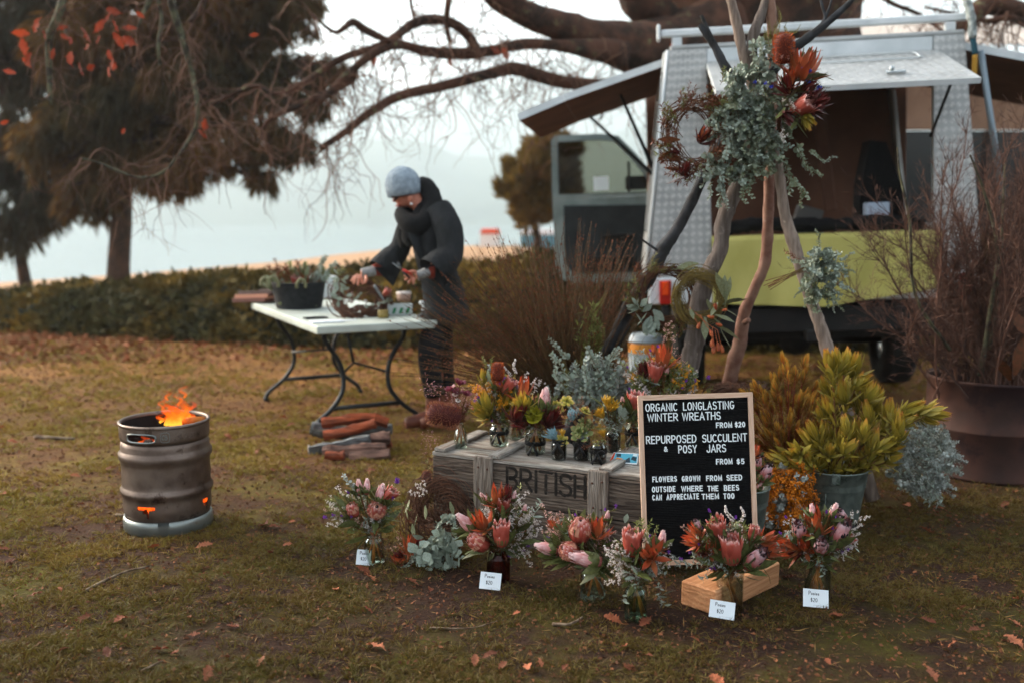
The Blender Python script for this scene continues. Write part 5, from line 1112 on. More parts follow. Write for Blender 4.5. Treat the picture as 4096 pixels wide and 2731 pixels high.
for (pts, rads) in (((Wp(1668, 850, .10), Wp(1628, 920, .12), Wp(1600, 995, .08), Wp(1560, 1040, .03), Wp(1528, 1082, .0)), (.085, .072, .068, .085, .100)), ((Wp(1752, 842, -.08), Wp(1795, 920, -.16), Wp(1800, 1010, -.2), Wp(1768, 1055, -.25), Wp(1732, 1092, -.29)), (.095, .09, .085, .10, .112))):
    A = spath([tuple(p)+(r,) for p, r in zip(pts, rads)], 5); q = MB(); tube(q, A[:, :3], A[:, 3], 20, noise=.03, cap=False); tube(q, A[::-1, :3], A[::-1, 3]*.96, 20, noise=.03, cap=False); ob(q, 'sleeve', m_coat, coat)
    e = A[-1]; q = MB()
# hanging lower edge of the two bell sleeves
for tri in ((Wp(1500, 1070, -.06), Wp(1610, 1060, .0), Wp(1572, 1146, -.02)), (Wp(1690, 1060, -.33), Wp(1812, 1050, -.24), Wp(1776, 1160, -.27))):
    a, b, c = [Vector(v) for v in tri]; q = MB(); V = []; Fq = []
    for s in (-.02, .02):
        for i in range(5):
            for j in range(5):
                u, w = i/4, j/4; p_ = a*(1-u)*(1-w)+b*u*(1-w)+c*w; V.append(tuple(p_+Vector((0, s+.01*math.sin(u*7), 0))))
    for l in (0, 25):
        for i in range(4):
            for j in range(4): k_ = l+i*5+j; Fq.append([k_, k_+1, k_+6, k_+5])
    q.add(V, Fq); ob(q, 'sleeve_hem', m_coat, coat)
for (a, b) in ((Wp(1530, 1078, 0), Wp(1492, 1082, -.02)), (Wp(1735, 1088, -.29), Wp(1712, 1088, -.3))): garment('cuff', [a, b], [.045, .038], mat('rust_cuff', '#7a3022', rough=.9), 14)
for (a, b) in ((Wp(1500, 1083, -.02), Wp(1446, 1094, -.045)), (Wp(1716, 1087, -.3), Wp(1668, 1106, -.318))): garment('glove', [a, Vector(a).lerp(Vector(b), .5), b], [.042, .040, .040], m_glov, 16, .8)
lapel = garment('lapel', [Wp(1640, 900, -.14), Wp(1662, 960, -.17), Wp(1700, 1060, -.16)], [.03, .045, .02], m_coat, 8, .3)
scarf = garment('scarf', [Wp(1655, 770, .07), Wp(1690, 742, .05), Wp(1722, 775, 0), Wp(1730, 835, -.06), Wp(1700, 890, -.12), Wp(1648, 900, -.14), Wp(1610, 868, -.08), Wp(1612, 848, .02), Wp(1660, 830, .09)], [.05, .058, .062, .066, .07, .068, .05, .045, .045], m_knit, 14, 1, .06)
garment('scarf_fold', [Wp(1712, 790, .03), Wp(1690, 850, -.05), Wp(1660, 905, -.1), Wp(1640, 945, -.13), Wp(1645, 985, -.13)], [.05, .06, .07, .062, .03], m_knit, 12, .8, .06, scarf)
garment('scarf_end', [Wp(1612, 870, -.08), Wp(1604, 930, -.09), Wp(1612, 990, -.08)], [.035, .042, .03], m_knit, 10, .6, .06, scarf)
c0 = Vector(Wp(1619, 785)); c1 = Vector(Wp(1598, 664)); ax = (c1-c0).normalized(); Hh = (c1-c0).length
def beanie(mb):
    prof = [(.092, 0), (.110, .01), (.114, .05), (.113, .09), (.104, .125), (.085, .155), (.055, .178), (.02, .192), (0, .195)]
    seg = 72; V = []; Fq = []
    u = Vector((1, 0, 0)); u = (u-ax*u.dot(ax)).normalized(); w = ax.cross(u)
    for r_, z_ in prof:
        for k in range(seg):
            a = k/seg*2*PI; rr = r_*(1+.022*math.cos(24*a)); V.append(tuple(c0+ax*z_/.195*Hh+u*rr*math.cos(a)+w*rr*math.sin(a)*.95))
    for i in range(len(prof)-1):
        for k in range(seg): Fq.append([i*seg+k, i*seg+(k+1) % seg, (i+1)*seg+(k+1) % seg, (i+1)*seg+k])
    mb.add(V, Fq)
q = MB(); beanie(q); ob(q, 'beanie', m_bean, wom)
q = MB(); blob(q, Wp(1645, 816, -.095), .011); ob(q, 'earring', mat('pearl', '#dcd8d4', rough=.2), wom)
q = MB(); blob(q, Wp(1641, 797, -.083), .024, sq=(.6, .4, 1), sub=2); ob(q, 'ear', m_skin, wom)
q = MB(); tube(q, np.array([Wp(1567, 787, -.06), Wp(1578, 790, -.082), Wp(1592, 792, -.086)]), .006, 5); ob(q, 'eyebrow', mat('brow_dark', '#3a2620', rough=.8), wom)
q = MB(); blob(q, Wp(1582, 799, -.075), .010, sq=(1.3, .5, .6), sub=2); ob(q, 'eye', mat('eye_shadowed', '#2a1c1a', rough=.3), wom)
q = MB(); tube(q, np.array([Wp(1583, 824, -.045), Wp(1592, 825, -.06), Wp(1602, 824, -.062)]), .0055, 5); ob(q, 'mouth', mat('lips', '#8a4038', rough=.5), wom)
for pts, rads in (((Wp(1745, 1235, .04), Wp(1768, 1400, .06), Wp(1775, 1480, .1), Wp(1786, 1560, .12)), (.10, .078, .068, .062)), ((Wp(1760, 1235, -.05), Wp(1722, 1400, -.12), Wp(1722, 1480, -.1), Wp(1738, 1575, -.06)), (.10, .08, .072, .066))): garment('trouser_leg', pts, rads, m_trou, 16, 1, .03)
for (a, b, c, d) in ((Wp(1740, 1560, -.06), Wp(1737, 1650, -.06), Wp(1700, 1672, -.09), Wp(1622, 1682, -.14)), (Wp(1788, 1560, .12), Wp(1775, 1655, .1), Wp(1745, 1690, -.05), Wp(1690, 1702, -.16))):
    v = [Vector(x) for x in (a, b, c, d)]; v[1].z = .10; v[2].z = .065; v[3].z = .045; garment('boot', v, [.058, .062, .052, .036], m_boot, 14, .9, .02)
# secateurs in her hand
sc_ = thing('secateurs', 'secateurs with steel blades and red grips held in the near hand', 'secateurs', Wp(1635, 1095, -.36))
def seg2(a, b, r, nm, mt, fl=1):
    q = MB(); tube(q, np.array([a, (Vector(a)+Vector(b))/2, b]), [r, r, r*.4], 6, flat=fl); ob(q, nm, mt, sc_)
m_blade = mat('blade_steel', '#aab2b4', rough=.25, metal=.9)
seg2(Wp(1612, 1082, -.37), Wp(1570, 1052, -.38), .008, 'blade', m_blade, .4); seg2(Wp(1612, 1080, -.37), Wp(1588, 1049, -.38), .005, 'blade', m_blade, .4)
seg2(Wp(1610, 1080, -.37), Wp(1650, 1098, -.37), .010, 'grip', mat('red_grip', '#b02c1c', rough=.4)); seg2(Wp(1610, 1084, -.37), Wp(1640, 1114, -.37), .009, 'grip', mat('dark_grip', '#1c1c1e', rough=.4))
# ================================================================ VEHICLE WITH ALUMINIUM CANOPY
VL = Vector((2.16, 7.06, 0)); Mv = Matrix.Translation(VL) @ Matrix.Rotation(R(-7), 4, 'Z') @ Matrix.Rotation(R(-2), 4, 'Y')
def VP(x, y, z): return Mv @ Vector((x, y, z))
veh = thing('canopy_truck', 'four wheel drive truck with chequer-plate canopy, hatches and front door open', 'truck', tuple(VL))
m_alu = mat('chequer_aluminium', '#aeb1b0', '#9c9f9e', sc=5, rough=.4, metal=.35, rvar=.1)
m_trd = mat('tread_bars', '#d2d3d0', rough=.3, metal=.5)
m_wal = mat('white_painted_frame', '#d4dadc', '#c0c8ca', sc=4, rough=.4)
m_dkm = mat('dark_chassis', '#0e0e0f', '#1a1816', sc=6, rough=.7)
m_inb = mat('brown_ply', '#5a3a2a', '#6e4a36', sc=3, rough=.75)
m_gls = glass('window_glass', '#8c8e80')
m_rub = mat('tyre_rubber', '#0c0c0d', '#1a1816', sc=20, rough=.85)
m_trim = mat('door_trim', '#23282a', '#2c3234', sc=7, rough=.8)
m_dgr = mat('door_paint', '#6d7b78', '#84918e', sc=5, rough=.35, metal=.2)
def vbox(x0, x1, y0, y1, z0, z1, name=None, mt=None, b=.008, mb=None, lab=None, rot=None):
    q = mb or MB(); Mx = Mv @ Matrix.Translation(((x0+x1)/2, (y0+y1)/2, (z0+z1)/2))
    if rot: Mx = Mx @ rot
    box(q, x1-x0, y1-y0, z1-z0, Mx, b)
    return ob(q, name, mt, veh, lab) if name else q
def tread(mb, quad, dens=.054, m=0):
    """raised lozenge tread over a quad (local a,b,c,d), offset along its normal"""
    a, b, c, d = [Vector(v) for v in quad]; U = (b-a).length; Vv = (d-a).length; nrm = (b-a).cross(d-a).normalized(); nu, nv = int(U/dens), int(Vv/dens); Ms = []; P_ = []; D = []
    for i in range(nu):
        for j in range(nv):
            u = (i+.5)/nu; v = (j+.5)/nv; p = a*(1-u)*(1-v)+b*u*(1-v)+c*u*v+d*(1-u)*v
            eu = (b-a).normalized(); ev = (d-a).normalized(); s = 1 if (i+j) % 2 else -1
            dr = (eu*s+ev).normalized(); of = (eu*-s+ev).normalized()
            for k in (-1, 0, 1): P_.append(tuple(Mv @ (p-dr*.020+of*.012*k+nrm*.0035))); D.append(tuple((Mv.to_3x3() @ dr)))
    n3 = Mv.to_3x3() @ nrm; Ms = []
    for p, dd in zip(P_, D):
        y = Vector(dd); z = n3; x = y.cross(z); M = np.eye(4); M[:3, 0] = np.array(x)*.040; M[:3, 1] = np.array(y)*.040; M[:3, 2] = np.array(z)*.040; M[:3, 3] = p; Ms.append(M)
    mb.inst(diamT(1, .22, -.45), Ms, m=m)
ZT = 2.57
for nm, out_b, out_t, in_b, in_t in (('corner_panel', -1.15, -.97, -.69, -.72), ('corner_panel', 1.15, 1.0, .83, .80)):
    q = MB(); poly = [(out_b, .98), (in_b, .98), (in_t, ZT), (out_t, ZT)]
    if out_b > 0: poly = [(in_b, .98), (out_b, .98), (out_t, ZT), (in_t, ZT)]
    prism(q, poly, .05, Mv)
    tread(q, [(poly[0][0], -.001, poly[0][1]), (poly[1][0], -.001, poly[1][1]), (poly[2][0], -.001, poly[2][1]), (poly[3][0], -.001, poly[3][1])], m=1); ob(q, nm, [m_alu, m_trd], veh)
# canopy shell: roof, front bulkhead, side frames
q = MB(); vbox(-.97, 1.0, .0, 1.95, ZT, ZT+.03, mb=q); ob(q, 'canopy_roof', m_alu, veh)
vbox(-.72, .80, .003, .06, 2.47, ZT-.002, 'header_rail', m_wal)
vbox(-1.12, 1.12, 1.90, 1.94, 1.0, ZT-.01, 'bulkhead', m_inb)
for sx, so in ((-1, 1.15), (1, 1.15)):
    for (y0, y1, z0, z1, w) in ((.055, 1.9, .98, 1.28, .03), (.055, 1.9, 2.42, ZT-.004, .03), (.055, .16, 1.283, 2.417, .03), (1.78, 1.9, 1.283, 2.417, .03)):
        zm = (z0+z1)/2; xx = sx*(1.15-.17*(zm-.98)/1.59)-.02; q = MB(); box(q, w, y1-y0, z1-z0, Mv @ Matrix.Translation((xx, (y0+y1)/2, zm)) @ Matrix.Rotation(sx*R(-6.1), 4, 'Y'), .004); ob(q, 'side_frame', m_alu, veh)
vbox(-1.1, 1.1, .06, 1.89, .96, 1.0, 'tray_floor', m_dkm)
vbox(-1.15, 1.15, -.01, .05, .78, .975, 'rear_sill', m_wal)
vbox(-.9, .9, .0, .12, .56, .74, 'bumper', m_dkm); vbox(-.45, -.33, .1, 4.6, .55, .72, 'chassis_rail', m_dkm); vbox(.33, .45, .1, 4.6, .55, .72, 'chassis_rail', m_dkm)
vbox(-.95, .95, .12, .18, .50, .95, 'splash_panel', m_dkm)
vbox(-.05, .05, -.12, .05, .50, .58, 'tow_hitch', m_dkm)
# roof rack
for y in (.03, 1.6):
    vbox(-1.03, 1.03, y, y+.05, 2.665, 2.715, 'roof_bar', m_wal)
    for x in (-.92, .92): vbox(x-.035, x+.035, y+.005, y+.045, 2.60, 2.662, 'bar_post', m_wal)
vbox(-1.06, -1.035, .0, .09, 2.64, 2.75, 'bar_end', m_wal)
# hatches
def slab(pts, th, nm, mt, edge=None, lab=None, fr=None):
    a = [Vector(p) for p in pts]; n = (a[1]-a[0]).cross(a[3]-a[0]).normalized(); q = MB(); V = [tuple(Mv @ p) for p in a]+[tuple(Mv @ (p-n*th)) for p in a]
    q.add(V, [[0, 1, 2, 3], [7, 6, 5, 4]], m=0, smooth=False); q.add(V, [[0, 4, 5, 1], [1, 5, 6, 2], [2, 6, 7, 3], [3, 7, 4, 0]], m=1, smooth=False); return ob(q, nm, [mt, edge or mt], veh, lab)
rh = slab([(-.72, -.79, 2.185), (.86, -.79, 2.185), (.82, -.005, 2.475), (-.72, -.005, 2.475)], .035, 'rear_hatch', m_alu, m_wal)
q = MB(); tread(q, [(-.70, -.77, 2.195), (.84, -.77, 2.195), (.80, -.02, 2.471), (-.70, -.02, 2.471)], .06); ob(q, 'tread_pattern', m_trd, rh)
def hq(u, v): return Vector((-.72+1.56*u, -.79+.785*v, 2.187+.29*v))
q = MB(); tube(q, np.array([tuple(Mv @ (hq(u, v)+Vector((0, -.004, .008)))) for u, v in ((.18, .72), (.18, .86), (.2, .9), (.86, .9), (.88, .86), (.88, .72), (.86, .68), (.2, .68), (.18, .72))]), .006, 5, cap=False); ob(q, 'pressed_panel', m_wal, rh)
q = MB(); box(q, .12, .035, .015, Mv @ Matrix.Translation(hq(.72, .22)+Vector((0, 0, .015))) @ Matrix.Rotation(.36, 4, 'X'), .004); blob(q, Mv @ (hq(.71, .26)+Vector((0, 0, .03))), .018); ob(q, 'latch', m_blade, rh)
lh = slab([(-1.74, .10, 2.315), (-1.0, .10, 2.53), (-1.0, 1.80, 2.53), (-1.74, 1.80, 2.315)], .05, 'side_hatch', m_inb, m_wal)
slab([(-2.08, .10, 2.19), (-1.743, .10, 2.312), (-1.743, 1.80, 2.312), (-2.08, 1.80, 2.19)], .05, 'side_hatch_flap', m_inb, m_wal)
vbox(-1.5, -1.0, .09, .1, 2.30, 2.305)
slab([(1.03, .10, 2.53), (2.1, .10, 2.27), (2.1, 1.80, 2.27), (1.03, 1.80, 2.53)], .05, 'side_hatch', m_inb, m_wal)
for x in (-1.33, -1.62): 
    q = MB(); tube(q, np.array([tuple(VP(x, .7+.9*(x < -1.5), 2.36 if x > -1.5 else 2.30)), tuple(VP(-1.08, .5+.6*(x < -1.5), 1.75))]), [.012, .016], 6); ob(q, 'gas_strut', m_dkm, veh)
q = MB(); tube(q, np.array([tuple(VP(1.10, -.02, 2.45)), tuple(VP(1.26, -.04, 1.45))]), .022, 8); ob(q, 'awning_pole', mat('pole_grey', '#7a8890', rough=.4, metal=.4), veh)
for x in (-.70, .80):
    q = MB(); tube(q, np.array([tuple(VP(x, -.5, 2.27)), tuple(VP(x, .03, 1.9))]), .011, 6); ob(q, 'gas_strut', m_dkm, veh)
# rear side trim rail (bright strip up the left corner), tail lights
q = MB(); tube(q, np.array([tuple(VP(-1.165, .02, 1.0)), tuple(VP(-.985, .02, ZT))]), .014, 6); ob(q, 'corner_trim', m_wal, veh)
for x in (-1.03, 1.03):
    q = MB(); box(q, .085, .04, .17, Mv @ Matrix.Translation((x, -.035, .87)), .01, seg=2); tl = ob(q, 'tail_light', mat('tail_red', '#a01c10', rough=.3), veh)
    q = MB(); box(q, .045, .02, .10, Mv @ Matrix.Translation((x, -.062, .90)), .006, seg=2); ob(q, 'indicator_lens', mat('amber_lens', '#d8481a', rough=.2), tl)
    vbox(x-.03, x+.03, -.03, .0, .70, .77, 'mud_flap_bracket', m_dkm)
# wheels
for x in (-.82, .82):
    for y in (1.08, 4.1):
        Mw = Mv @ Matrix.Translation((x-.12, y, .38)) @ Matrix.Rotation(PI/2, 4, 'Y'); q = MB()
        lathe(q, [(.20, 0), (.34, .0), (.375, .03), (.38, .06), (.38, .18), (.375, .21), (.34, .24), (.20, .24)], 36, Mw, closed=True); wh = ob(q, 'wheel', m_rub, veh)
        q = MB(); lathe(q, [(0, .05), (.05, .04), (.06, .08), (.19, .06), (.205, .02), (.205, .22), (.19, .2), (0, .2)], 24, Mw); ob(q, 'rim', m_blade, wh)
q = MB(); tube(q, np.array([tuple(VP(-.8, 1.08, .38)), tuple(VP(.8, 1.08, .38))]), .05, 10); blob(q, VP(.05, 1.08, .38), .14, sub=2); ob(q, 'axle', m_dkm, veh)
# cab
m_cab = mat('cab_paint', '#8a9696', '#a0acac', sc=3, rough=.35, metal=.1)
cabp = [(1.98, .75), (3.35, .75), (3.35, 1.45), (2.95, 2.2), (1.98, 2.25)]
for sx in (-.93, .90):
    Ms_ = Mv @ Matrix.Translation((sx, 0, 0)) @ Matrix.Rotation(PI/2, 4, 'Z'); win = [(2.15, 1.58), (3.1, 1.58), (3.1, 1.62), (2.82, 2.08), (2.15, 2.12)]
    if sx < 0:
        q = MB(); ring([(p[0], p[1]) for p in [(2.1, .85), (3.25, .85), (3.25, 1.45), (2.88, 2.14), (2.1, 2.17)]], cabp, .03, q, Ms_); ob(q, 'cab_side', m_cab, veh)
    else:
        q = MB(); ring(win, cabp, .03, q, Ms_); ob(q, 'cab_side', m_cab, veh)
q = MB(); prism(q, [(-.93, 2.2), (.93, 2.2), (.85, 2.27), (-.85, 2.27)], 1.0, Mv @ Matrix.Translation((0, 1.97, 0))); ob(q, 'cab_roof', m_cab, veh)
q = MB(); q.add([tuple(VP(*v)) for v in ((-.9, 3.35, 1.45), (.9, 3.35, 1.45), (.82, 2.96, 2.19), (-.82, 2.96, 2.19))], [[0, 1, 2, 3]], smooth=False); ob(q, 'windscreen', m_gls, veh)
q = MB(); prism(q, [(-.93, .75), (.93, .75), (.9, 1.42), (-.9, 1.42)], 1.35, Mv @ Matrix.Translation((0, 3.36, 0))); ob(q, 'bonnet', m_cab, veh)
vbox(-.9, .9, 2.0, 3.3, .74, .80, 'cab_floor', m_dkm); vbox(-.75, -.15, 2.2, 2.75, .82, 1.15, 'seat', m_trim); vbox(-.75, -.15, 2.1, 2.25, 1.15, 1.8, 'seat_back', m_trim); vbox(.15, .75, 2.1, 2.75, .82, 1.15, 'seat', m_trim)
q = MB(); box(q, .22, .06, .14, Mv @ Matrix.Translation((-1.22, 3.1, 1.75)), .02, seg=2); ob(q, 'wing_mirror', m_dkm, veh)
# the open front door, seen from its inner side
Md = Mv @ Matrix.Translation((0, 2.6, 0)); door = None
outer = [(-2.03, .98), (-1.97, .82), (-1.85, .78), (-1.12, .78), (-1.02, .86), (-1.0, 1.2), (-1.0, 1.60), (-1.08, 1.84), (-1.22, 2.02), (-1.38, 2.19), (-1.55, 2.22), (-2.0, 2.22), (-2.035, 2.18), (-2.04, 1.6)]
low = [(-2.03, .98), (-1.97, .82), (-1.85, .78), (-1.12, .78), (-1.02, .86), (-1.0, 1.2), (-1.0, 1.61), (-2.04, 1.61)]
q = MB(); prism(q, low, .06, Md); door = ob(q, 'door', m_dgr, veh, 'grey-green front door swung wide open')
q = MB(); prism(q, [(-1.93, .98), (-1.88, .90), (-1.80, .87), (-1.12, .87), (-1.07, .93), (-1.06, 1.52), (-1.93, 1.54)], -.03, Md @ Matrix.Translation((0, -.001, 0))); ob(q, 'door_trim_panel', m_trim, door)
q = MB(); box(q, .30, .05, .05, Md @ Matrix.Translation((-1.4, -.06, 1.22)), .015, seg=2); box(q, .5, .03, .12, Md @ Matrix.Translation((-1.5, -.045, .97)), .01); ob(q, 'arm_rest', m_dkm, door)
wo_ = [(-1.0, 1.613), (-1.08, 1.84), (-1.22, 2.02), (-1.38, 2.19), (-1.55, 2.22), (-2.0, 2.22), (-2.035, 2.18), (-2.04, 1.613)]
wi = [(-1.07, 1.65), (-1.14, 1.82), (-1.27, 1.98), (-1.42, 2.135), (-1.56, 2.16), (-1.96, 2.16), (-1.975, 2.14), (-1.975, 1.65)]
q = MB(); ring(wi, wo_, .045, q, Md); ob(q, 'window_frame', m_dgr, door)
q = MB(); ring([(a*.985-.022, b) for a, b in wi], wi, .02, q, Md @ Matrix.Translation((0, -.006, 0)))
ob(q, 'window_seal', m_dkm, door); vbox(-1.30, -1.275, 2.61, 2.64, 1.65, 1.95, 'quarter_bar', m_dkm)
q = MB(); q.add([tuple(Md @ Vector((a, .025, b))) for a, b in wi], [list(range(len(wi)))], smooth=False); ob(q, 'window_pane', m_gls, door)
q = MB(); box(q, .145, .004, .135, Md @ Matrix.Translation((-1.56, .012, 1.74)), .001); ob(q, 'sticker', mat('bright_sticker', '#e4f0f2', rough=.5), door)
# cargo seen through the rear opening (each its own thing)
def vt(name, lab, cat, mb, mt, c): return tag(ob(mb, name, mt, label=lab, origin=tuple(VP(*c))), cat=cat)
q = MB(); pts = []; nx_, nz_ = 60, 16
V = []; 
for j in range(nz_+5):
    for i in range(nx_):
        u = i/(nx_-1); x = -.70+1.56*u; bot = np.interp(u, [0, .15, .5, 1], [.79, .77, .745, .86])
        if j < 5: y = .25-.06*j; z = 1.255+.004*math.sin(u*30+j)
        else:
            s = (j-5)/(nz_-1); z = 1.25*(1-s)+bot*s; y = -.055-.018*math.sin(u*14+2*math.sin(s*2))*s-.012*math.sin(u*31+s*3)*s-.02*s
        V.append(tuple(VP(x, y, z)))
Fq = [[j*nx_+i, j*nx_+i+1, (j+1)*nx_+i+1, (j+1)*nx_+i] for j in range(nz_+4) for i in range(nx_-1)]
q.add(V, Fq); vt('tablecloth', 'lime green cloth draped over the tailgate of the truck', 'cloth', q, mat('lime_cloth', '#aaa45a', '#b5af66', sc=4, rough=.9, bump=.003, bsc=200), (0, -.05, 1.25))
q = MB(); A = spath([tuple(VP(-.66, .18, 1.29)), tuple(VP(-.4, .2, 1.33)), tuple(VP(-.1, .22, 1.32)), tuple(VP(.2, .2, 1.31)), tuple(VP(.5, .2, 1.32)), tuple(VP(.8, .2, 1.29))], 8); tube(q, A, .05*np.ones(len(A)), 10, noise=.25); vt('black_bundle', 'rumpled black fabric bundled along the top of the lime cloth', 'fabric', q, m_knit, (0, .2, 1.3))
q = MB(); box(q, .5, .35, .30, Mv @ Matrix.Translation((-.35, .7, 1.16)), .01); vt('crate', 'brown timber box inside the left of the canopy', 'box', q, m_inb, (-.35, .7, 1.0))
q = MB(); prism(q, [(.42, 1.02), (.80, 1.02), (.74, 1.55), (.62, 1.90), (.50, 1.92), (.44, 1.6)], .25, Mv @ Matrix.Translation((0, .5, 0))); vt('folded_chair', 'black padded folded chair leaning inside the right of the canopy', 'chair', q, m_knit, (.6, .6, 1))
q = MB(); box(q, .16, .12, .10, Mv @ Matrix.Translation((.50, .28, 1.41)), .008); vt('small_tub', 'small pale blue tub on the black fabric at the right', 'tub', q, mat('pale_blue_tub', '#a8b8cc', rough=.5), (.5, .28, 1.36))
q = MB(); box(q, .20, .15, .42, Mv @ Matrix.Translation((.08, .9, 1.24)) @ Matrix.Rotation(.3, 4, 'Y'), .01); vt('grey_sheet', 'grey folded sheet standing in the middle of the canopy', 'sheet', q, mat('grey_sheet', '#5c5a58', rough=.8), (.1, .9, 1))
q = MB(); box(q, .10, .05, 1.1, Mv @ Matrix.Translation((.36, 1.6, 1.95)) @ Matrix.Rotation(-.12, 4, 'Y'), .01); vt('timber_post', 'brown timber post standing inside the canopy', 'post', q, m_inb, (.36, 1.6, 1.4))
# strap hanging at the right corner
q = MB(); A = spath([tuple(VP(1.0, -.02, 2.80)), tuple(VP(1.03, -.03, 2.68)), tuple(VP(1.04, -.04, 2.55)), tuple(VP(1.055, -.05, 2.42)), tuple(VP(1.05, -.05, 2.27))], 6); tube(q, A[:14], .026, 8, noise=.15); tube(q, A[13:19], .020, 8, m=1, noise=.1); tube(q, A[18:], .018, 8, m=2, noise=.1)
tag(ob(q, 'rope', [mat('rope_white', '#a8b0ae', '#5c6460', sc=30, rough=.9), mat('rope_teal', '#1c4450', rough=.8), mat('rope_gold', '#a07828', rough=.8)], label='knotted rope hanging from the right end of the roof rack', origin=tuple(VP(1, 0, 2.8))), cat='rope')

# shed and its corrugated roof beyond the truck on the right
sh = thing('shed', 'shed with pale corrugated roof beyond the right side of the truck', 'shed', (8.2, 14.2, 0))
m_cor = mat('corrugated_iron', '#b4aca4', '#a09a92', sc=2, rough=.5, metal=.2); m_dkw = mat('shed_dark_wall', '#241c18', '#2e2824', sc=2, rough=.8); m_bei = mat('shed_beige', '#9c7a62', '#8a6a54', sc=2, rough=.8)
q = MB(); nxx = 260; V = []; 
for j in range(2):
    for i in range(nxx): V.append((4.9+i*.03, 13.6+3.2*j, 3.62+.95*j+.022*math.sin(i*PI/2.0)))
q.add(V, [[i, i+1, nxx+i+1, nxx+i] for i in range(nxx-1)], smooth=False); ob(q, 'roof', m_cor, sh)
q = MB(); box(q, 7.6, .06, 1.0, Matrix.Translation((9.0, 14.2, 3.05)), .01); ob(q, 'upper_wall', m_bei, sh)
q = MB(); box(q, 7.6, .06, 1.2, Matrix.Translation((9.0, 14.2, .6)), .01); ob(q, 'lower_wall', m_dkw, sh)
for i in range(6):
    q = MB(); box(q, .10, .08, 1.34, Matrix.Translation((5.4+i*1.25, 14.19, 1.872)), .01); ob(q, 'window_post', m_dkw, sh)
    if i < 5: q = MB(); box(q, 1.14, .02, 1.33, Matrix.Translation((6.025+i*1.25, 14.2, 1.872)), .001); ob(q, 'window', mat('shed_glass', '#2a2c2c', rough=.1) if i == 0 else bpy.data.materials['shed_glass'], sh)
# white bucket with an orange band near the truck
wb = P(2580, 1480, 7.6); wb.z = 0; bu = thing('paint_bucket', 'white plastic bucket with an orange band by the left rear of the truck', 'bucket', tuple(wb))
q = MB(); lathe(q, [(0, .0), (.118, 0), (.125, .2), (.129, .34), (.129, .42), (.14, .425), (.14, .44), (.13, .444), (.13, .47), (.12, .478), (0, .48)], 32, Matrix.Translation(wb)); ob(q, 'bucket', mat('bucket_white', '#8c979c', rough=.4), bu)
q = MB(); lathe(q, [(.1305, .34), (.1315, .345), (.1315, .41), (.1305, .415)], 32, Matrix.Translation(wb)); ob(q, 'label_band', mat('orange_band', '#c88a34', '#b87424', sc=5, rough=.5), bu)
# two small marquees far down the field
for x, Yf, c1_, c2_, lb in ((1960, 44, '#d8481c', '#e0dcd8', 'tiny blurred orange shelter far down the field'), (2165, 42, '#d8d8dc', '#4a7a8a', 'tiny blurred white shelter with a blue skirt far down the field')):
    p = P(x, 1000, Yf); z0 = float(gh(p.x, Yf)); s = thing('field_shelter', lb, 'shelter', (p.x, Yf, z0), 'shelters far down the field'); w = .45 if x < 2000 else .9
    q = MB(); prism(q, [(-w, .55), (w, .55), (w*.8, .75), (-w*.8, .75)], 1.2, Matrix.Translation((p.x, Yf, z0))); ob(q, 'roof', mat('shelter_roof', c1_, rough=.6), s)
    q = MB(); prism(q, [(-w*.95, -.1), (w*.95, -.1), (w*.95, .54), (-w*.95, .54)], 1.1, Matrix.Translation((p.x, Yf+.05, z0))); ob(q, 'skirt', mat('shelter_side', c2_, rough=.6), s)
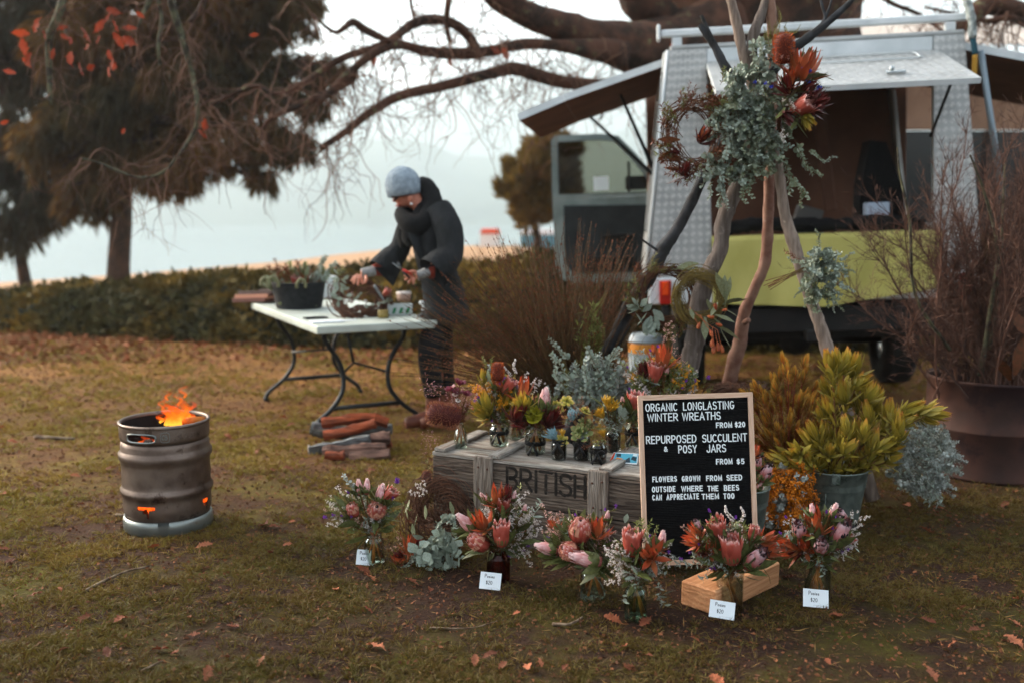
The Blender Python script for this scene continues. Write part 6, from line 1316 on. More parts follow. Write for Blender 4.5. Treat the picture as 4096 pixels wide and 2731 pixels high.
# ================================================================ WOODEN CRATE
def wood(name, c1, c2, c3, dirt=None, sc=1.0, rough=.85, bump=.0015, metal=0):
    m = bpy.data.materials.new(name); m.use_nodes = True; nt = m.node_tree; b = nt.nodes['Principled BSDF']; tc = nt.nodes.new('ShaderNodeTexCoord')
    oi = nt.nodes.new('ShaderNodeObjectInfo'); ad = nt.nodes.new('ShaderNodeVectorMath'); ad.operation = 'ADD'
    cb_ = nt.nodes.new('ShaderNodeCombineXYZ'); ml = nt.nodes.new('ShaderNodeMath'); ml.operation = 'MULTIPLY'; ml.inputs[1].default_value = 7.3
    nt.links.new(oi.outputs['Random'], ml.inputs[0]); [nt.links.new(ml.outputs[0], cb_.inputs[i]) for i in range(3)]
    nt.links.new(tc.outputs['Object'], ad.inputs[0]); nt.links.new(cb_.outputs[0], ad.inputs[1]); v = ad.outputs[0]
    g1 = noise(nt, 9*sc, 6, v, .6, .6, stretch=(.35, 3, 5)); g2 = noise(nt, 60*sc, 5, v, .7, 0, stretch=(.12, 2, 3.5))
    mp = nt.nodes.new('ShaderNodeMapping'); mp.inputs['Scale'].default_value = (.55, 1, 1.6); nt.links.new(v, mp.inputs[0])
    w = nt.nodes.new('ShaderNodeTexWave'); w.wave_type = 'BANDS'; w.bands_direction = 'Z'; w.inputs['Scale'].default_value = 13*sc; w.inputs['Distortion'].default_value = 9; w.inputs['Detail'].default_value = 2; w.inputs['Detail Scale'].default_value = 1.1
    nt.links.new(mp.outputs[0], w.inputs['Vector'])
    c = mix(nt, ramp(nt, w.outputs['Fac'], [(.25, K_), (.75, W_)]), h(c1), h(c2)); c = mix(nt, ramp(nt, g2, [(.42, K_), (.66, W_)]), c, h(c3)); 
    if dirt: c = mix(nt, ramp(nt, g1, [(.45, K_), (.68, W_)]), c, h(dirt))
    nt.links.new(c, b.inputs['Base Color']); b.inputs['Roughness'].default_value = rough; b.inputs['Specular IOR Level'].default_value = .2
    bn = nt.nodes.new('ShaderNodeBump'); bn.inputs['Distance'].default_value = bump; mm = nt.nodes.new('ShaderNodeMath'); mm.operation = 'ADD'
    nt.links.new(g2, mm.inputs[0]); nt.links.new(w.outputs['Fac'], mm.inputs[1]); nt.links.new(mm.outputs[0], bn.inputs['Height']); nt.links.new(bn.outputs[0], b.inputs['Normal']); return m
m_cr = wood('crate_wood', '#5c5046', '#3c322b', '#74685c', '#2a221d'); m_crt = wood('crate_top_wood', '#8c8880', '#6a645c', '#a8a49c', '#5c4c40'); m_bat = wood('crate_batten_wood', '#7c7268', '#5e564e', '#8f867c', '#4a3e34', 1.3)
m_timb = wood('new_timber', '#c08a60', '#b07850', '#cc9a70', '#a06c48', .8, .7, .0006)
CZ = .375; cA = G(1731, 1804, CZ); cB = G(2577, 1907, CZ); cC = G(1923, 1731, CZ)
cu = (cB-cA).normalized(); cv = Vector((-cu.y, cu.x, 0)); CL = 1.02; CD = .40
CO = Vector((cA.x, cA.y, 0)); Mcr = Matrix.Translation(CO) @ Matrix(((cu.x, cv.x, 0, 0), (cu.y, cv.y, 0, 0), (0, 0, 1, 0), (0, 0, 0, 1)))
crate = thing('wooden_crate', 'weathered grey wooden crate stencilled BRITISH holding the jars', 'crate', tuple(Mcr @ Vector((CL/2, CD/2, 0))))
def plank(L, D, H, cx, cy, cz, name='plank', mt=m_cr, b=.003, rot=None, par=None, jit=.0012, base=None):
    q = MB(); box(q, L, D, H, None, b, jit=jit, seg=1); M_ = (base or Mcr) @ Matrix.Translation((cx, cy, cz))
    if rot: M_ = M_ @ rot
    return put(q.mesh(name, mt), name, par or crate, M_)
RY = Matrix.Rotation(PI/2, 4, 'Y'); RZ = Matrix.Rotation(PI/2, 4, 'Z')
Hp = .168
for y in (.011, CD-.011):
    for j in range(2): plank(CL, .022, Hp, CL/2, y, .012+Hp/2+j*(Hp+.006))
for x in (.011, CL-.011):
    for j in range(2): plank(CD-.046, .022, Hp, x, CD/2, .012+Hp/2+j*(Hp+.006), rot=RZ)
for x in (.255, .775): plank(CZ+.006, .022, .085, x, -.0125, CZ/2+.004, 'batten', m_bat, rot=RY)
for x in (.255, .775): plank(CZ+.006, .022, .085, x, CD+.0125, CZ/2+.004, 'batten', m_bat, rot=RY)
for j in range(3): plank(CL+.01, CD/3-.004, .018, CL/2, CD/6+j*CD/3, CZ-.009, mt=m_crt)
for x in (.035, .30, .80): plank(CD, .055, .018, x, CD/2, CZ+.0095, 'cleat', m_crt, rot=RZ)
plank(CL, CD, .012, CL/2, CD/2, .006, 'bottom_board', m_cr)
# nails and the bolt in the battens
m_nail = mat('rusty_nail', '#2c1c16', '#5a3a2a', sc=90, rough=.6, metal=.4)
nq = MB(); blob(nq, (0, 0, 0), .0055, sub=1, sq=(1, .45, 1)); nme = nq.mesh('nail', m_nail)
for x in (.235, .275, .755, .795):
    for z in (.05, .13, .235, .33): put(nme, 'nail', crate, Mcr @ Matrix.Translation((x+rnd.uniform(-.004, .004), -.0240, z+rnd.uniform(-.012, .012))))
put(nme, 'nail', crate, Mcr @ Matrix.Translation((.775, -.0245, .19)) @ Matrix.Diagonal((1.9, 1.9, 1.9, 1)))
# stencilled word
m_sten = mat('stencil_ink', '#17130f', '#3a322a', sc=45, rough=.9, lo=.5, hi=.75)
def on_crate(px, py):
    """photo pixel -> (x, z) on the front face"""
    d = ray(px, py); o = Vector((0, 0, CAMZ)); n = cv; t = (CO-o).dot(n)/d.dot(n); w_ = Mcr.inverted() @ (o+d*t); return w_.x, w_.z
x0, zb0 = on_crate(2029, 1952); x1, zb1 = on_crate(2340, 1988); _, zt = on_crate(2029, 1884)
HT = .088; ZB = (zb0+zb1)/2
gaps = {'B': [[(0, .0), (0, 1)], [(.12, 1), (.30, 1)]+arc(.28, .77, .22, .23, 80, -80)[1:]+[(.16, .54)], [(.16, .46)]+arc(.28, .25, .24, .23, 80, -80)+[(.12, 0)]],
        'R': [[(0, 0), (0, 1)], [(.12, 1), (.28, 1)]+arc(.28, .75, .24, .25, 80, -80)[1:]+[(.14, .49)], [(.28, .40), (.56, 0)]],
        'I': [[(.03, 0), (.03, 1)]], 'T': [[(0, 1), (.60, 1)], [(.30, .84), (.30, 0)]],
        'S': [arc(.28, .75, .26, .25, 20, 165, 8), arc(.28, .74, .26, .24, 195, 262, 4)+[(.34, .47)]+arc(.28, .25, .27, .24, 60, -70, 8)[0:], arc(.28, .25, .28, .25, 262, 200, 5)],
        'H': [[(0, 0), (0, 1)], [(.50, 0), (.50, 1)], [(.16, .50), (.34, .50)]]}
adv = {'B': .54, 'R': .58, 'I': .06, 'T': .6, 'S': .56, 'H': .5}; xx = x0; tot = sum(adv[c] for c in 'BRITISH'); gp = (x1-x0-tot*HT)/6
for ch in 'BRITISH':
    q = MB()
    for s in gaps[ch]: stroke(q, [(xx+a*HT, ZB+b*HT) for a, b in s], .0065, .0006, 0, lambda x, y, z: tuple(Mcr @ Vector((x, -.0012-z, y))))
    ob(q, 'letter', m_sten, crate); xx += adv[ch]*HT+gp

# ================================================================ TIMBER BLOCK + LETTER BOARD
bA = G(2691, 2431); bB = G(2862, 2464); bC = G(3118, 2338); BH = .092
tb_ = thing('timber_block', 'pale sawn timber block lying under the letter board', 'timber block', tuple((bA+bC)/2))
du = (bC-bB); Lb = du.length; du.normalize(); dn_ = Vector((-du.y, du.x, 0)); wd = abs((bA-bB).dot(dn_))
Mb = Matrix.Translation(bB) @ Matrix(((du.x, dn_.x, 0, 0), (du.y, dn_.y, 0, 0), (0, 0, 1, 0), (0, 0, 0, 1)))
plank(Lb, wd, BH, Lb/2, wd/2, BH/2, 'timber', m_timb, .006, None, tb_, .001, Mb)
TLp = P(2551, 1582, 3.80); TRp = P(3010.5, 1567.5, 3.80); BLp = P(2579, 2262, 3.70)
bu_ = (TRp-TLp).normalized(); BW = (TRp-TLp).length; bv = (TLp-BLp); bv -= bu_*bv.dot(bu_); BHt = bv.length; bv.normalize(); bn_ = bv.cross(bu_); BL0 = TLp-bv*BHt
Mbd = Matrix(((bu_.x, bn_.x, bv.x, BL0.x), (bu_.y, bn_.y, bv.y, BL0.y), (bu_.z, bn_.z, bv.z, BL0.z), (0, 0, 0, 1)))
board = thing('letter_board', 'black felt letter board in a pale wooden frame listing wreaths and posy jars', 'letter board', tuple(BL0+bu_*BW/2))
m_frm = wood('frame_wood', '#c8a890', '#bc9a80', '#d4b8a2', None, 1.2, .55, .0003); m_felt = mat('black_felt', '#0d0d0e', '#141415', sc=80, rough=1, spec=.1)
fw = .0185; fd = .018
def frame_piece(poly):
    q = MB(); prism(q, poly, fd, Matrix.Identity(4)); return q
for nm, L_, M_ in (('frame_rail', BW, Matrix.Translation((0, 0, BHt))), ('frame_rail', BW, Matrix.Translation((BW, 0, 0)) @ Matrix.Rotation(PI, 4, 'Y')), ('frame_stile', BHt, Matrix.Rotation(-PI/2, 4, 'Y')), ('frame_stile', BHt, Matrix.Translation((BW, 0, BHt)) @ Matrix.Rotation(PI/2, 4, 'Y'))):
    put(frame_piece([(0, 0), (L_, 0), (L_-fw, -fw), (fw, -fw)]).mesh(nm, m_frm), nm, board, Mbd @ M_ @ Matrix.Translation((0, 0, 0)))
q = MB(); prism(q, [(fw, fw), (BW-fw, fw), (BW-fw, BHt-fw), (fw, BHt-fw)], .004, Mbd @ Matrix.Translation((0, .010, 0))); ob(q, 'felt_backing', m_felt, board)
q = MB(); nr_ = int((BHt-2*fw)/.0066)
for k in range(nr_):
    z = fw+.0033+k*.0066; zz = [(z-.0026, .0099), (z-.0018, .0076), (z+.0018, .0076), (z+.0026, .0099)]
    q.add([tuple(Mbd @ Vector((x, y, zc))) for x in (fw+.0005, BW-fw-.0005) for zc, y in zz], [[0, 4, 5, 1], [1, 5, 6, 2], [2, 6, 7, 3]], smooth=False)
ob(q, 'felt_ridges', m_felt, board, kind='stuff')
m_let = mat('white_letter', '#dfe8ea', rough=.4)
kk_ = 2.958; mpp = BW/460.0
def word(txt, xa, xb, yb, cap, wst=6.3):
    dx = (xa-32)/kk_; dy = (yb-95)/kk_; uu = (dx*.9994-dy*.0355)*mpp; vv = BHt-(dx*.0305+dy*.9995)*mpp
    Wd = (xb-xa)/kk_*mpp; hgt = cap/kk_*mpp; w = wst/kk_*mpp; n = len(txt); nat = sum(GL[c][0] for c in txt)*hgt
    gap = 3.1*w if n > 1 else 0; hgt2 = hgt-2*w; nat = sum(GL[c][0] for c in txt)*hgt2; sx = (Wd-2*w-gap*(n-1))/nat
    if sx > 1.15: gap = (Wd-2*w-nat*1.1)/(n-1) if n > 1 else 0; sx = 1.1
    x = uu+w
    for c in txt:
        q = MB(); a = glyph(q, c, x, vv+w, hgt2, w, .0022, sx, lambda x, y, z: tuple(Mbd @ Vector((x, .0074-z, y)))); ob(q, 'letter', m_let, board); x += a+gap
for t_ in (('ORGANIC', 125, 508, 285, 97), ('LONGLASTING', 572, 1180, 270, 98), ('WINTER', 148, 515, 403, 97), ('WREATHS', 560, 1020, 391, 97), ('FROM', 962, 1155, 478, 68), ('$20', 1185, 1309, 470, 66), ('REPURPOSED', 133, 732, 667, 97), ('SUCCULENT', 798, 1333, 649, 97),
           ('&', 345, 390, 757, 64), ('POSY', 515, 738, 777, 97), ('JARS', 850, 1083, 768, 97), ('FROM', 962, 1158, 909, 68), ('$5', 1205, 1299, 905, 66), ('FLOWERS', 208, 500, 1117, 68), ('GROWN', 557, 776, 1110, 68), ('FROM', 845, 1034, 1104, 68), ('SEED', 1085, 1272, 1099, 70),
           ('OUTSIDE', 203, 483, 1237, 69), ('WHERE', 550, 807, 1229, 69), ('THE', 860, 990, 1225, 68), ('BEES', 1055, 1235, 1219, 69), ('CAN', 207, 323, 1331, 67), ('APPRECIATE', 375, 762, 1327, 70), ('THEM', 790, 998, 1320, 68), ('TOO', 1048, 1180, 1315, 68)): word(*t_)

# ================================================================ PRICE CARDS
m_card = mat('card_white', '#e2eaee', rough=.5); m_ink = mat('ink_black', '#10141c', rough=.5)
def card(cx, yb, wpx, hpx, roll, lab, yawd=0):
    b = G(cx, yb); Yc = b.y; w = wpx/FPX*Yc; hh = hpx/FPX*Yc*1.12; b.z = .004+abs(math.sin(R(roll)))*w/2
    Mx = Matrix.Translation(b) @ Matrix.Rotation(R(yawd), 4, 'Z') @ Matrix.Rotation(R(-24), 4, 'X') @ Matrix.Rotation(R(roll), 4, 'Y')
    t = thing('price_card', lab, 'price card', tuple(b), 'handwritten price cards')
    q = MB(); prism(q, [(-w/2, 0), (w/2, 0), (w/2, hh), (-w/2, hh)], .0012, Mx); ob(q, 'card', m_card, t)
    q = MB(); xf = lambda x, y, z: tuple(Mx @ Vector((x, -.0003-z, y))); X = -w*.28; s = hh*.20
    for c in 'Posies': X += glyph(q, c, X, hh*.68, s if c == 'P' else s*1.15, .0008, .0002, .9, xf)+s*.22
    X = -w*.20
    for c in '$20': X += glyph(q, c, X, hh*.30, s, .0008, .0002, .9, xf)+s*.22
    ob(q, 'handwriting', m_ink, t)
    q = MB(); stroke(q, [(-w*.1, hh*.12), (w*.38, hh*.11)], .0003, .0001, 0, xf); ob(q, 'printed_line', mat('card_print', '#a8b0b4', rough=.6) if 'card_print' not in bpy.data.materials else bpy.data.materials['card_print'], t)
card(1452, 2268, 60, 56, 13, 'square-looking turned price card before the far left posy', 24)
card(1958, 2364, 88, 62, 6, 'Posies price card standing in front of the dark vase by the crate')
card(2885, 2484, 106, 64, 9, 'tilted Posies price card in front of the timber block')
card(3263, 2436, 106, 66, 5, 'Posies price card before the rightmost posy')

# ================================================================ JARS AND POSIES
m_jar = glass('jar_glass', '#f6faf8'); m_jarg = glass('jar_green_glass', '#e8f4ec'); m_amb = glass('amber_glass', '#c48a5c'); m_wat = glass('jar_water', '#f2f5ee', ior=1.2); m_soil = mat('dark_soil', '#1a120c', '#2c2018', sc=60, rough=.95)
m_rib = mat('black_ribbon', '#08090b', rough=.45)
def jar(x, yb, r, hgt, z0, label, kind='clear', fill=.6, neckr=.78, soil=False, group='glass jars of flowers', ribbon=None, shape='mason'):
    b = G(x, yb, z0); b = Vector((b.x, b.y+r, z0+.001)); t = thing('glass_jar', label, 'jar', tuple(b), group); mt = {'clear': m_jar, 'green': m_jarg, 'amber': m_amb}[kind]; Mj = Matrix.Translation(b)
    if shape == 'mason': op = [(0, 0), (r*.85, 0), (r*.98, .006), (r, .02), (r, hgt*.72), (r*.95, hgt*.80), (r*neckr, hgt*.86), (r*neckr, hgt*.90), (r*neckr*1.05, hgt*.92), (r*neckr, hgt*.94), (r*neckr, hgt)]
    elif shape == 'straight': op = [(0, 0), (r*.9, 0), (r, .008), (r, hgt*.95), (r*1.02, hgt*.97), (r, hgt)]
    else: op = [(0, 0), (r*.9, 0), (r, .01), (r, hgt*.45), (r*.8, hgt*.68), (r*.45, hgt*.85), (r*.42, hgt)]
    ip = [(max(0, a-.0028), z if i else .004) for i, (a, z) in enumerate(op)]; ip[0] = (0, .004)
    q = MB(); lathe(q, op+ip[::-1], 32, Mj); ob(q, 'glass', mt, t)
    wl_ = hgt*fill; wp_ = [(a-.0005, z+.0005) for a, z in ip if z < wl_]; ra = np.interp(wl_, [z for a, z in ip], [a for a, z in ip])-.0005
    if soil or fill > 0:
        q = MB(); lathe(q, wp_+[(ra, wl_), (0, wl_)], 28, Mj); ob(q, 'soil' if soil else 'water', m_soil if soil else m_wat, t)
    if ribbon is not None:
        zr = hgt*ribbon; rr = float(np.interp(zr, [z for a, z in op], [a for a, z in op]))+.0012; q = MB()
        lathe(q, [(rr, zr-.009), (rr+.001, zr-.004), (rr+.001, zr+.004), (rr, zr+.009)], 28, Mj); rb = ob(q, 'ribbon', m_rib, t)
        f = Vector((-.25, -1, 0)).normalized(); c = b+f*(rr+.004)+Vector((0, 0, zr)); sd_ = Vector((1, -.2, 0)).normalized()
        for s in (-1, 1):
            for (a_, l_, dz) in ((1, .030, .006), (.6, .036, -.045)):
                e = c+sd_*s*l_*a_+Vector((0, -.006, dz)); m_ = (c+e)/2+Vector((0, -.010, .010 if dz > 0 else 0)); q = MB(); tube(q, spath([tuple(c), tuple(m_), tuple(e)], 4), [.003]+[.008]*7+[.004], 6, flat=.25) if False else tube(q, spath([tuple(c), tuple(m_), tuple(e)], 4), np.linspace(.004, .008, 9), 6, flat=.3)
                ob(q, 'bow_loop' if dz > 0 else 'ribbon_tail', m_rib, rb)
    return b, hgt
def stems_in(t, b, hgt, r, n=9, spread=.8, top=None):
    q = MB(); top = top or b+Vector((0, 0, hgt))
    for k in range(n):
        a = rnd.uniform(0, 6.3); e = b+Vector((r*spread*math.cos(a), r*spread*math.sin(a), .010+rnd.uniform(0, .02))); s = top+Vector((-.35*r*math.cos(a), -.35*r*math.sin(a), .01))
        q = MB(); tube(q, np.array([tuple(e), tuple((e+s)/2+Vector(nr.normal(0, .002, 3).tolist())), tuple(s)]), rnd.uniform(.0025, .0045), 6); ob(q, 'stem', m_cane, t)
def posy(jx, jyb, r, hgt, label, jlabel, heads, region, fill, leaves, explicit, z0=0, kind='clear', fillw=.6, dY=0, soil=False, ribbon=None, shape='mason', nst=9, Lf=(.06, .11), leafk='p', depth=.10, neckr=.78, leafL=(.05, .085), gr='posies in jars'):
    b, hh = jar(jx, jyb, r, hgt, z0, jlabel, kind, fillw, neckr, soil, ribbon=ribbon, shape=shape); neck = b+Vector((0, 0, hh)); t = thing('posy', label, 'posy', tuple(neck), gr); Y = b.y+dY
    if nst: stems_in(t, b, hh, r, nst, top=neck)
    bouquet(t, neck, Y, heads, region, fill, leaves, leafk, explicit, Lf=Lf, depth=depth, leafL=leafL); return t
GH[0] = 1.1
# seven posies on the ground
posy(1492, 2266, .041, .125, 'posy of peach protea, pink buds and grey foliage at the far left', 'clear jar on the grass at the far left of the posies',
     [('face', 1507, 2036, 92, 5, .72), ('pink', 1437, 1948, 52, -8, .05), ('pink', 1466, 1946, 52, 6, .05), ('pink', 1523, 1975, 66, 12, .1), ('goblet', 1557, 1980, 62, 45, .15), ('face', 1410, 2034, 62, -25, .45)], (1445, 2030, 130, 75),
     [('olive', 12), ('wax', 6), ('seeded', 4), ('gfern', 5), ('euc', 2), ('waxp', 3)], 22,
     [('greyg', 1430, 1985, 1375, 1893), ('wax', 1400, 2010, 1355, 1950), ('wax', 1375, 2060, 1320, 1995), ('wax', 1400, 2080, 1315, 2090), ('wax', 1410, 2070, 1345, 2095), ('statice', 1410, 2010, 1388, 1966), ('statice', 1390, 2080, 1336, 2056), ('statice', 1400, 2085, 1368, 2060), ('statice', 1420, 2090, 1404, 2062), ('statice', 1370, 2085, 1296, 2068), ('statice', 1545, 2030, 1568, 1990), ('statice', 1550, 1990, 1580, 1920),
      ('olive', 1400, 2050, 1310, 2000), ('olive', 1390, 2070, 1315, 2030), ('olive', 1530, 2050, 1600, 2035), ('gfern', 1500, 2000, 1505, 1915), ('euc', 1475, 2060, 1470, 2108), ('euc', 1460, 2060, 1450, 2105), ('euc', 1490, 2070, 1500, 2105), ('p', 1530, 2000, 1575, 1960), ('p', 1440, 2010, 1400, 1970), ('p', 1540, 2080, 1590, 2120), ('p', 1530, 2070, 1600, 2095)], fillw=.75)
posy(1993, 2338, .045, .125, 'full posy of red proteas and white waxflower in front of BRITISH', 'dark amber jar in shade before the crate',
     [('goblet', 2014, 2013, 78, 8, .45), ('goblet', 2006, 2134, 92, 2, .18, -.09), ('face', 1911, 2163, 88, -58, .30, -.08), ('pink', 1868, 2090, 84, -48, .12, -.04), ('orange', 1926, 2074, 100, -20, .35, -.07), ('orange', 1982, 1972, 96, -6, .12), ('darkred', 2026, 1968, 80, 12, .1), ('pink', 2056, 1986, 40, 15, .1), ('pink', 2098, 2036, 34, 15, .2), ('pink', 1940, 1992, 44, -40, .1), ('orange', 1968, 2150, 40, -30, .2, .05)], (2015, 2110, 125, 110),
     [('wax', 26), ('gfern', 12), ('olive', 6), ('euc', 2)], 44,
     [('wax', 2000, 2080, 1998, 2030), ('wax', 2030, 2110, 2048, 2070), ('wax', 2080, 2090, 2115, 2035), ('wax', 2080, 2100, 2130, 2070), ('wax', 2090, 2120, 2150, 2090), ('wax', 2090, 2150, 2140, 2135), ('wax', 2080, 2180, 2110, 2220), ('wax', 2090, 2190, 2130, 2250), ('wax', 2060, 2150, 2090, 2190), ('wax', 2060, 2100, 2085, 2000), ('olive', 2060, 2010, 2075, 1940), ('wax', 2080, 2000, 2110, 1965),
      ('seeded', 2120, 2060, 2160, 2000), ('e', 2130, 2060, 2172, 2020), ('e', 2130, 2065, 2175, 2070), ('e', 1950, 2120, 1960, 2080), ('e', 1960, 2115, 1985, 2095), ('p', 1870, 2130, 1820, 2115), ('p', 1900, 2020, 1880, 1975), ('p', 1930, 2010, 1895, 1960), ('p', 1960, 2190, 1945, 2245), ('p', 1940, 2195, 1885, 2225), ('p', 2000, 2190, 2050, 2180), ('p', 2060, 2020, 2075, 1985), ('p', 1880, 2090, 1875, 2060), ('p', 1885, 2200, 1858, 2215)], kind='amber', fillw=.5, nst=14)
posy(2376, 2415, .047, .13, 'wide posy of coral proteas with pink thryptomene and broad green leaves', 'clear jar in deep shade left of the front jar',
     [('face', 2320, 2112, 108, 4, .38, -.05), ('face', 2274, 2202, 92, -62, .42, -.08), ('pink', 2190, 2188, 78, -78, .05, -.05), ('pink', 2196, 2206, 66, -70, .05, -.03), ('pink', 2345, 2234, 108, -76, .08, -.12), ('orange', 2395, 2103, 96, 8, .2, -.05), ('pink', 2428, 2064, 38, 12, .1), ('orange', 2210, 2092, 60, -50, .1, .03), ('orange', 2350, 2090, 60, 10, .05, .03)], (2315, 2155, 120, 95),
     [('waxp', 22), ('seeded', 5), ('olive', 5), ('gfern', 5)], 54,
     [('waxp', 2250, 2130, 2160, 2045), ('waxp', 2260, 2120, 2215, 2060), ('waxp', 2240, 2150, 2175, 2125), ('waxp', 2250, 2140, 2190, 2105), ('waxp', 2270, 2110, 2245, 2050), ('waxp', 2400, 2170, 2440, 2110), ('waxp', 2400, 2180, 2455, 2130), ('waxp', 2380, 2190, 2420, 2150), ('waxp', 2380, 2200, 2390, 2150), ('waxp', 2410, 2190, 2330, 2170), ('statice', 2410, 2070, 2422, 2036), ('statice', 2430, 2060, 2462, 2022),
      ('seeded', 2290, 2160, 2265, 2120), ('p', 2250, 2165, 2190, 2150), ('p', 2270, 2150, 2215, 2125), ('p', 2240, 2205, 2180, 2200), ('p', 2260, 2230, 2175, 2228), ('p', 2270, 2240, 2170, 2262), ('p', 2290, 2245, 2200, 2275), ('p', 2310, 2250, 2240, 2280), ('p', 2350, 2265, 2295, 2290), ('p', 2400, 2265, 2310, 2292), ('p', 2430, 2270, 2385, 2300), ('p', 2440, 2250, 2370, 2190), ('p', 2460, 2200, 2420, 2155), ('p', 2380, 2080, 2400, 2030), ('p', 2370, 2085, 2375, 2040), ('p', 2430, 2110, 2465, 2070), ('p', 2300, 2090, 2265, 2045), ('p', 2260, 2120, 2255, 2085), ('e', 2500, 2090, 2510, 2055)], fillw=.55, nst=8)
posy(2547, 2494, .040, .132, 'posy of open coral protea and orange leucadendron with hanging eucalyptus', 'tall clear water-filled jar at the very front',
     [('goblet', 2528, 2166, 106, 0, .28, -.03), ('orange', 2610, 2212, 110, 10, .78, -.08), ('pink', 2648, 2156, 58, 10, .1), ('orange', 2655, 2180, 50, 60, .1)], (2560, 2220, 110, 80),
     [('wax', 14), ('olive', 10), ('seeded', 8), ('gfern', 5), ('waxp', 4)], 30,
     [('olive', 2560, 2165, 2545, 2085), ('olive', 2575, 2160, 2570, 2075), ('olive', 2590, 2150, 2600, 2080), ('olive', 2600, 2160, 2628, 2105), ('statice', 2595, 2180, 2604, 2142)] +
     [('wax', 2490+dx, 2250+dy, x_, y_) for (x_, y_, dx, dy) in ((2460, 2180, 0, 0), (2480, 2210, 0, 10), (2500, 2240, 0, 10), (2450, 2235, 0, 10), (2520, 2262, 0, 0), (2415, 2195, -10, -10), (2440, 2265, 10, 10), (2470, 2295, 10, 0), (2465, 2325, 10, 0), (2425, 2320, 20, 20), (2550, 2275, 20, 0), (2490, 2200, 10, 0), (2510, 2215, 20, 0))] +
     [('seeded', 2560, 2270, 2545, 2335), ('seeded', 2580, 2270, 2620, 2300), ('seeded', 2590, 2270, 2640, 2265), ('seeded', 2545, 2310, 2488, 2400), ('seeded', 2620, 2300, 2660, 2420), ('seeded', 2600, 2260, 2660, 2300), ('wax', 2630, 2200, 2680, 2180), ('wax', 2640, 2210, 2690, 2230), ('e', 2540, 2300, 2490, 2275), ('e', 2550, 2300, 2520, 2262), ('e', 2560, 2310, 2600, 2320), ('e', 2590, 2300, 2650, 2290), ('e', 2610, 2300, 2640, 2255), ('e', 2540, 2310, 2500, 2310), ('p', 2560, 2190, 2535, 2260), ('p', 2550, 2230, 2560, 2180), ('p', 2480, 2240, 2440, 2200), ('p', 2580, 2130, 2600, 2180), ('e', 2650, 2380, 2700, 2350)], kind='green', fillw=.85, nst=7)
posy(2928, 2461, .048, .14, 'lush posy with dark maroon protea and two white rice-flower spikes', 'wide clear jar standing against the timber block',
     [('goblet', 2926, 2196, 112, -4, .22, -.07), ('dark', 3022, 2233, 104, 48, .40, -.08), ('goblet', 2872, 2112, 88, -14, .38), ('goblet', 3014, 2132, 60, 14, .2), ('orange', 2774, 2120, 80, -38, .15), ('orange', 2762, 2155, 78, -68, .1), ('orange', 2836, 2188, 88, -10, .6, -.04), ('orange', 3072, 2182, 92, 78, .3, -.03), ('orange', 3078, 2142, 70, 52, .1), ('orange', 3088, 2212, 76, 94, .1), ('dark', 2790, 2098, 44, -20, .2), ('darkred', 2800, 2200, 60, -80, .2)], (2905, 2180, 145, 95),
     [('olive', 22), ('seeded', 8), ('gfern', 8), ('wax', 6), ('waxp', 7), ('rust', 4)], 50,
     [('rice', 2930, 2110, 2907, 2020), ('rice', 2975, 2110, 2962, 2028), ('statice', 2850, 2090, 2834, 2042), ('statice', 2940, 2110, 2944, 2062), ('statice', 2890, 2160, 2892, 2124), ('statice', 2890, 2180, 2896, 2150), ('statice', 2820, 2210, 2800, 2172), ('statice', 2770, 2260, 2728, 2236), ('olive', 2850, 2180, 2790, 2130), ('olive', 2860, 2190, 2810, 2160), ('olive', 2850, 2200, 2800, 2200), ('olive', 2850, 2130, 2840, 2070),
      ('seeded', 2870, 2240, 2810, 2320), ('seeded', 2880, 2230, 2905, 2300), ('seeded', 2860, 2230, 2790, 2260), ('seeded', 2850, 2240, 2770, 2215), ('seeded', 2790, 2250, 2700, 2260), ('seeded', 2900, 2230, 2880, 2270), ('seeded', 2740, 2250, 2690, 2225), ('waxp', 3010, 2170, 3030, 2130), ('waxp', 3020, 2180, 3060, 2150), ('waxp', 3020, 2200, 3025, 2170), ('wax', 2810, 2180, 2790, 2145), ('waxp', 2770, 2130, 2725, 2105), ('gfern', 3040, 2250, 3085, 2330),
      ('p', 2905, 2170, 2900, 2110), ('p', 2920, 2130, 2935, 2090), ('p', 2960, 2160, 2955, 2110), ('p', 2950, 2240, 2975, 2185), ('p', 2950, 2250, 2925, 2230), ('p', 2960, 2270, 2950, 2240), ('p', 2940, 2260, 2915, 2330), ('p', 3000, 2180, 3030, 2110), ('p', 2990, 2280, 3050, 2290), ('p', 2870, 2090, 2858, 2060)], fillw=.8, nst=9, neckr=.95, shape='straight')
